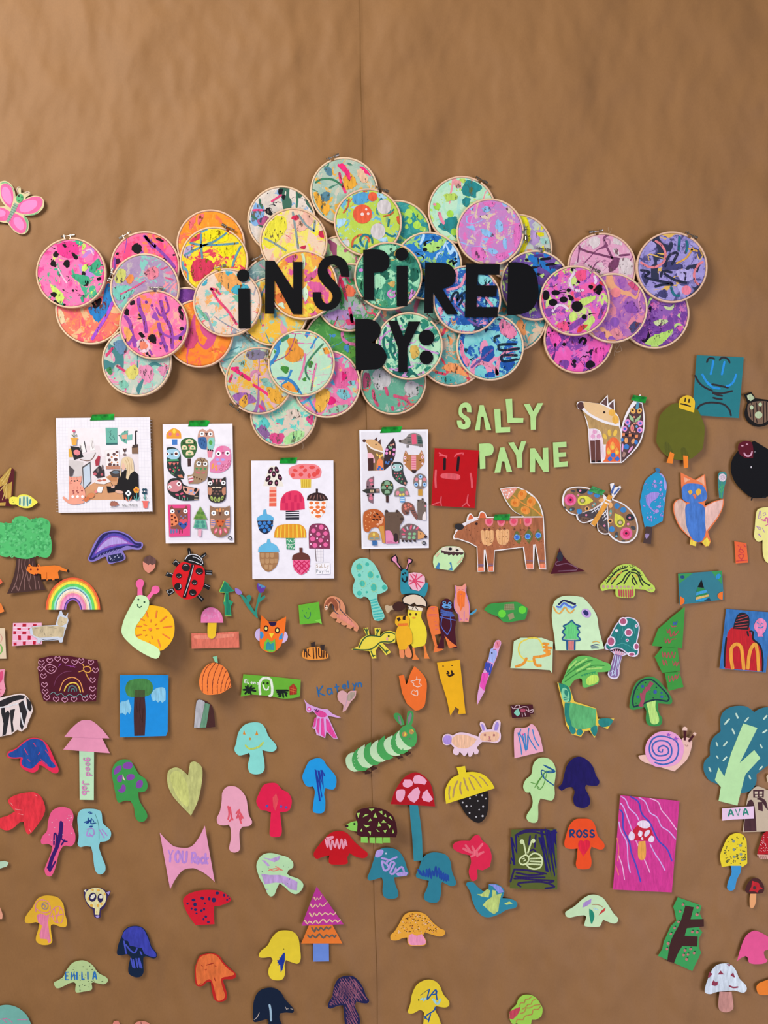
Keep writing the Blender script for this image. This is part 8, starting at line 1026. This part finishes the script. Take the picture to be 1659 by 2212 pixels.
mush('mint and lilac painted mushroom turned on its side', 'bfe8b0', '835,210 850,150 890,105 960,90 1050,110 1110,130 1150,170 1150,215 1110,240! 1100,270! 1130,290 1200,315 1240,360 1225,410 1180,445 1130,430 1080,385 1035,350! 1010,400 990,450 960,466 930,440 900,370 860,300', d=2.8); M('c4a4d4', '875,270! 950,280! 1040,280! 1120,305! 1190,340! 1185,415! 1130,405! 1060,350! 1000,345! 905,362! 890,310!;890,130! 960,140! 1040,115! 1030,150! 990,170! 940,150!;880,150! 910,155! 955,200! 930,205!;910,400! 945,400! 920,412!', 'lilac_patch', 'paint'); L('e88a70', 2, '940,240 1000,225 1050,238;950,225 980,245 1040,230;1000,205 1060,240', 'coral_marks'); E('3a4a4a', '885,253,4 938,220,3 1068,203,3 1112,212,3 1063,350,3 1105,355,3 1122,315,3', 'speck')
T('strawberry_cutout', 'red bent shape with dark blue seed marks', 'paper cutout', d=2.4)
F('dc1c30', '202,495 240,450 300,425 380,410 490,412 550,430 605,470 618,490 600,515 515,548! 470,550! 468,620 473,705! 310,715! 250,630 215,560'); E('2a2a60', '240,528,10 292,496,18,13 305,535,16,18 368,480,18,14,30 390,525,8,10 428,485,12,16 467,496,20,22 497,437,16,14 275,570,10 310,580,16,12 360,588,12 383,576,10,14 318,612,10,8 398,640,12,12 378,662,8,12 420,687,14,8 556,455,9,14 582,495,9 600,482,7 588,462,6', 'seed')
T('tree_cutout', 'magenta and orange two-tier tree with zigzags and a blue block trunk', 'paper cutout', d=2, curl=1.4)
F('6f90d8', '1323,870! 1460,872! 1462,1026! 1325,1028!', 'trunk'); F('f58030', '1292,705! 1488,705! 1578,872! 1222,872!', 'tier', lift=.3); F('cc3c9c', '1355,378! 1588,706! 1225,718!', 'tier', lift=.3)
for q, w_ in (('1330,460 1345,495 1360,472 1375,490 1395,455', 3), ('1300,522 1320,560 1345,528 1365,555 1385,525 1405,548 1445,510', 3), ('1290,600 1315,638 1335,605 1355,630 1380,600 1400,625 1430,602 1455,622 1475,605 1500,622 1518,602', 3), ('1250,668 1275,700 1295,675 1320,698 1345,670 1370,696 1410,660 1440,688 1465,662 1490,685 1515,665 1535,685 1560,665', 3)): L('f4d0a0', w_, q, 'zigzag')
L('6a6458', 3, '1312,732 1335,770 1350,735 1370,760 1390,732 1415,755 1440,728 1455,748 1480,728', 'zigzag'); L('6a6458', 3, '1278,798 1300,822 1320,798 1345,822 1380,790 1412,825 1440,798 1465,815 1490,798 1508,818 1522,798', 'zigzag')
mush('plain yellow mushroom with a small blue blot on its stem', 'f2d636', '858,965 880,930 930,890 970,820 1020,770 1080,758 1150,770 1195,820 1210,900 1218,1000 1195,1045 1150,1038 1090,1015! 1078,1060 1082,1130 1060,1180 1010,1190 960,1175 938,1130 945,1080 975,1020! 960,990 900,995 862,990', d=2.6); M('1f3a9c', '1065,955! 1082,950! 1080,1020! 1060,1100! 1045,1122! 1040,1060! 1015,1035! 1040,1000!', 'blot'); L('1f3a9c', 2, '1050,1020 1015,1020;1050,1045 1020,1060;1055,1000 1035,995', 'blot_rays'); E('4a4a20', '1071,920,4', 'speck')
mush('orange mushroom with red edges, left of the plain yellow one', 'c82420', '303,1100 318,1040 345,980 390,962 450,955 510,975 550,1030 600,1080 655,1130 655,1165 625,1180 560,1180! 545,1190 565,1250 580,1310 570,1360 520,1375 475,1360 455,1300 440,1200! 400,1210 380,1235 335,1242 310,1220', d=2.8); M('f0783c', '312,1100 325,1040 350,990 400,968 450,962 500,985 545,1045 595,1095 645,1135 600,1155 545,1165 530,1190 545,1260 565,1320 545,1355 500,1365 480,1300 455,1210 430,1180 390,1200 365,1225 325,1222', 'orange_patch', 'paint'); L('a83020', 1.6, '360,1060 370,1070;475,1065 488,1068;390,1100 405,1095 398,1108;470,1165 480,1195;340,1225 358,1218;400,1060 470,1040', 'brown_marks')
mush('midnight blue mushroom with a white streak at the bottom edge', '0f2038', '805,1440 815,1360 850,1290 910,1258 980,1255 1040,1285 1080,1350 1130,1405 1158,1440 1150,1470 1090,1468 1040,1475! 1035,1520 1070,1600! 1060,1660 940,1660 940,1550! 930,1525 870,1540 810,1545', d=2.6); L('a8c8d8', 4, '948,1400 958,1460 962,1540', 'white_streak'); L('c8b8a8', 1.4, '1085,1420 1095,1440 1110,1435;1130,1435 1150,1440;860,1470 840,1510 815,1530', 'pale_lines')
O(640, 1800)
mush('dark navy mushroom scribbled over with dusky pink, bottom', '22244e', '272,1490 285,1450 310,1410 325,1330 360,1260 420,1232 490,1235 540,1275 580,1340 605,1410 630,1440 615,1468 560,1465 520,1450! 508,1500 540,1570 550,1630 530,1680 460,1690 425,1660 410,1560 405,1485! 360,1490 290,1515', d=2.8); SC('9a5c72', 2.6, '285,1485! 335,1330! 380,1255! 480,1245! 560,1330! 615,1440! 520,1450! 400,1470!', 55, 3, 'scribble', 3); SC('9a5c72', 2.4, '415,1450! 500,1450! 535,1600! 530,1670! 440,1670!', 60, 3.2, 'scribble', 4); SC('a86a80', 2, '330,1400! 400,1260! 500,1270! 560,1400! 440,1460!', 100, 4.5, 'scribble', 5)
mush('yellow mushroom with blue and aqua pen marks, bottom centre', 'f2d434', '962,1540 985,1470 1000,1390 1040,1310 1110,1268 1180,1268 1235,1310 1270,1390 1315,1445 1320,1485 1285,1505 1205,1492! 1200,1530 1235,1600 1240,1680 1110,1690 1100,1600 1105,1550! 1070,1525 1010,1555 970,1555', d=2.8); L('1f5a9c', 2.6, '1150,1345 1130,1435 1160,1400 1205,1350 1210,1385 1160,1395;1205,1360 1215,1440;1200,1500 1190,1530 1130,1570 1110,1600;1105,1580 1140,1610 1160,1560 1140,1630', 'navy_lines'); L('a8d8d8', 4, '1075,1440 1090,1425 1100,1445 1115,1425;1180,1430 1220,1475 1245,1430', 'aqua_marks'); L('4a5a5a', .8, '1070,1400 1140,1350', 'thin_line'); E('4a5a20', '1057,1440,6,9', 'speck')
mush('teal mushroom with lilac scribbles, left of its blue-scribbled twin', '2e8292', '615,380 640,320 665,240 690,170 740,130 810,125 880,150 930,220 955,300 970,340 955,365 880,378! 845,380! 855,440 880,510 870,555 810,566 760,550 745,500 750,420 735,378! 690,395 630,408', d=2.6); M('b8a0e0', '680,200 695,150 740,140 755,160 735,195! 705,210!;855,345! 930,330! 965,340! 950,368! 880,372!', 'lilac_patch'); L('b8a0e0', 3.8, '735,215 790,230 770,260 740,240 760,320 800,300 780,250 870,205;800,310 820,250 850,260 810,340 840,350 860,300;850,340 910,290 930,330', 'lilac_lines'); E('c0d0e0', '775,175,9', 'dot')
mush('teal mushroom with a royal blue zigzag, right of its lilac-scribbled twin', '2e8292', '1033,360 1060,300 1090,220 1140,175 1210,165 1290,185 1330,240 1345,330 1380,420 1370,450 1330,455 1260,420! 1248,440 1250,520 1225,590 1170,600 1115,580 1102,540 1130,470 1145,410! 1100,400 1045,385', d=2.6); L('1f4a9c', 3, '1050,310 1075,360 1065,320 1095,370 1095,320 1120,375 1125,310 1140,380 1150,305 1165,390 1175,320 1190,370 1205,285 1215,375 1230,300 1240,390 1250,320 1255,400 1270,340 1275,410 1290,350 1295,415 1310,360 1315,410', 'zigzag')
mush('golden mushroom crowded with brown specks and a pink stem', 'f2ac38', '815,880 850,845 890,780 930,710 980,682 1060,680 1120,705 1180,770 1240,820 1282,840 1280,875 1240,892 1170,875 1110,855! 1095,880! 1122,930 1110,965 1050,972 985,970 962,945 958,900! 920,905 870,925 820,920', d=2.4); M('f79cb8', '972,880! 1000,868! 1040,885! 1085,870! 1118,930 1106,960 1050,966 988,964 968,940', 'stem_patch'); RD('5a3a14', 75, '900,830! 940,720 1000,690 1070,700 1180,790 1260,850! 1100,840 960,850', 2, 6, 3, 'specks'); RD('f6c8a0', 40, '850,890! 940,740 1080,700 1260,860! 1000,860', 3, 7, 6, 'pale_dabs'); RD('d8782c', 30, '850,890! 940,740 1080,700 1260,860! 1000,860', 3, 6, 7, 'orange_dabs')
O(945, 1780)
T('fish_cutout', 'teal whale-like paper with lime and periwinkle paint', 'paper cutout', d=2.8)
F('2f8a9c', '247,520 270,500 310,505 350,545 395,580! 440,560 445,520 500,518 550,540 578,580 560,640! 620,645 675,665 690,695 670,725 600,740 530,780 450,805 390,795 340,745 305,670 285,590'); M('c4d878', '340,605! 380,605! 430,560! 455,575! 440,635! 380,625!;475,570! 505,575! 510,610! 555,600! 540,650! 530,710! 525,750! 490,780! 450,755! 415,720! 390,700! 425,660! 470,630!;575,690! 620,668! 650,685! 600,698!', 'lime_patch', 'paint'); M('8f98e0', '440,520! 500,522! 550,545! 572,585! 530,600! 505,570! 480,540!', 'periwinkle_patch')
mush('pale green mushroom with lilac, teal and red leaf marks, lower right', 'cdeab4', '1103,765 1130,742 1190,705 1250,650 1310,615 1370,612 1430,640 1475,700 1520,770 1560,815 1550,850 1510,858 1430,825! 1415,860! 1400,885 1330,888 1270,880 1272,850 1285,800 1270,788! 1220,792 1140,808 1110,795', d=2.4); M('b494cc', '1252,722! 1262,680! 1330,645! 1325,685! 1285,710!', 'leaf'); M('1f8f6c', '1310,732! 1340,750 1355,800 1335,862! 1325,860! 1312,790', 'leaf'); M('d04038', '1392,790! 1415,750! 1452,720! 1445,750! 1415,772!', 'leaf'); L('b88a5a', 1.4, '1335,695 1390,698 1425,718', 'twig'); L('b8e0e0', 2, '1350,730 1385,740', 'aqua_mark')
mush('lime mushroom with red wavy lines at the bottom edge', 'a4d84e', '620,1640 640,1600 680,1560 700,1510 740,1478 800,1475 850,1500 890,1555 908,1600 895,1660 850,1690! 815,1690! 790,1760 700,1760 690,1720! 650,1728 625,1690', d=2.4); M('d04a58', '622,1620! 660,1600! 715,1578! 712,1610! 690,1650! 650,1688! 622,1680!', 'red_patch'); L('c08a4a', 1.8, '710,1570 720,1545 750,1545 760,1515 790,1510 815,1488;730,1600 760,1585 780,1560 810,1555 820,1525 850,1515;715,1635 750,1625 765,1590 790,1590 815,1580 840,1565 890,1560;740,1690 755,1660 790,1650 820,1640 825,1605 870,1600 890,1575;680,1712 690,1690 740,1690', 'wavy_lines')
O(1244, 1780)
T('tree_card', 'green zigzag-edged card with a forked brown trunk and pink berries', 'paper card', d=2.2)
F('3fa455', '880,632! 1085,705! 1068,772! 1090,815! 1065,900! 1092,935! 1060,990! 1062,1065! 1082,1110! 1005,1270! 708,1138! 745,1080! 760,1010! 785,960! 820,880! 868,835! 850,745! 840,715!', 'card'); F('43231f', '945,705! 1018,718! 990,822! 1104,820! 1106,885! 958,900! 940,965! 1052,972! 1048,1058! 918,1055! 880,1120 848,1200! 788,1185! 820,1010 900,850', 'trunk', .3)
E('c87a72', '924,696,11 1050,722,12 900,756,11 1046,782,15 886,844,11 852,898,11 820,950,11 1005,932,12 1047,935,12 797,1032,14 786,1080,11 942,1090,13 990,1080,12 1020,1115,12 930,1132,12 968,1128,11 956,1168,13', 'berry'); E('1f5a34', '932,682,9,6 1058,708,9,6 908,744,9,6 1052,768,9,6 892,832,8,6 860,884,8,6 828,936,8,6 1012,918,9,6 1054,920,9,6 805,1016,9,6 792,1066,8,6 950,1076,9,6 996,1066,9,6 1028,1100,9,6 936,1118,9,6 974,1114,9,6 964,1154,9,6', 'leaf')
T('mushroom_cutout', 'small brown mushroom with a red patch and a peach stem at lower right', 'paper cutout', 'paper mushrooms', d=2.8)
F('f2aa6c', '1508,598! 1558,600! 1552,680 1530,724 1505,718 1500,650', 'stem'); F('4c2422', '1462,580 1475,530 1510,480 1550,468 1590,480 1625,540 1618,590 1580,602! 1500,602!', 'cap', lift=.3); M('c81f26', '1522,490! 1550,500! 1580,510! 1590,540! 1615,555! 1580,570! 1568,592! 1540,580! 1495,582! 1515,540!', 'red_patch'); E('4c3030', '1542,550,14,16', 'spot')
mush('hot pink mushroom with a curled tip at the right edge', 'ee5a8e', '1392,1185! 1420,1080 1460,980 1510,932 1560,922 1640,960! 1740,1040 1760,1100 1660,1085! 1625,1100 1632,1150 1655,1180 1620,1205 1540,1210 1495,1195 1485,1155 1465,1140! 1420,1160', d=3.4)
T('mushroom_cutout', 'white mushroom with dark red hearts and a dusty pink stem', 'paper cutout', 'paper mushrooms', d=2.8)
F('d09484', '1240,1448! 1345,1450! 1358,1540 1355,1600 1300,1626 1245,1610 1230,1560', 'stem', kind='paint'); F('dfe8e8', '1112,1440 1125,1380 1160,1290 1200,1230 1260,1205 1330,1210 1380,1260 1410,1330 1465,1390 1475,1430 1445,1458 1380,1440 1330,1440 1220,1450 1165,1468 1125,1462', 'cap', kind='paint', lift=.3); M('9a3a4c', '1140,1320! 1155,1275! 1180,1295! 1150,1330!;1225,1300! 1250,1265! 1278,1298!;1335,1305! 1358,1282! 1375,1325! 1358,1322!;1172,1385 1190,1348 1205,1365! 1225,1360 1222,1392 1195,1398;1300,1208! 1340,1212! 1325,1230!', 'heart'); L('9a3a4c', 3, '1325,1398 1360,1412 1400,1408', 'mouth')
T('paper_scrap', 'orange rounded tip at the right edge beside the white mushroom', 'paper cutout', d=2.4); F('f5862c', '1558,1410 1580,1375 1640,1350! 1700,1330! 1720,1470! 1620,1478 1575,1465')
finish()
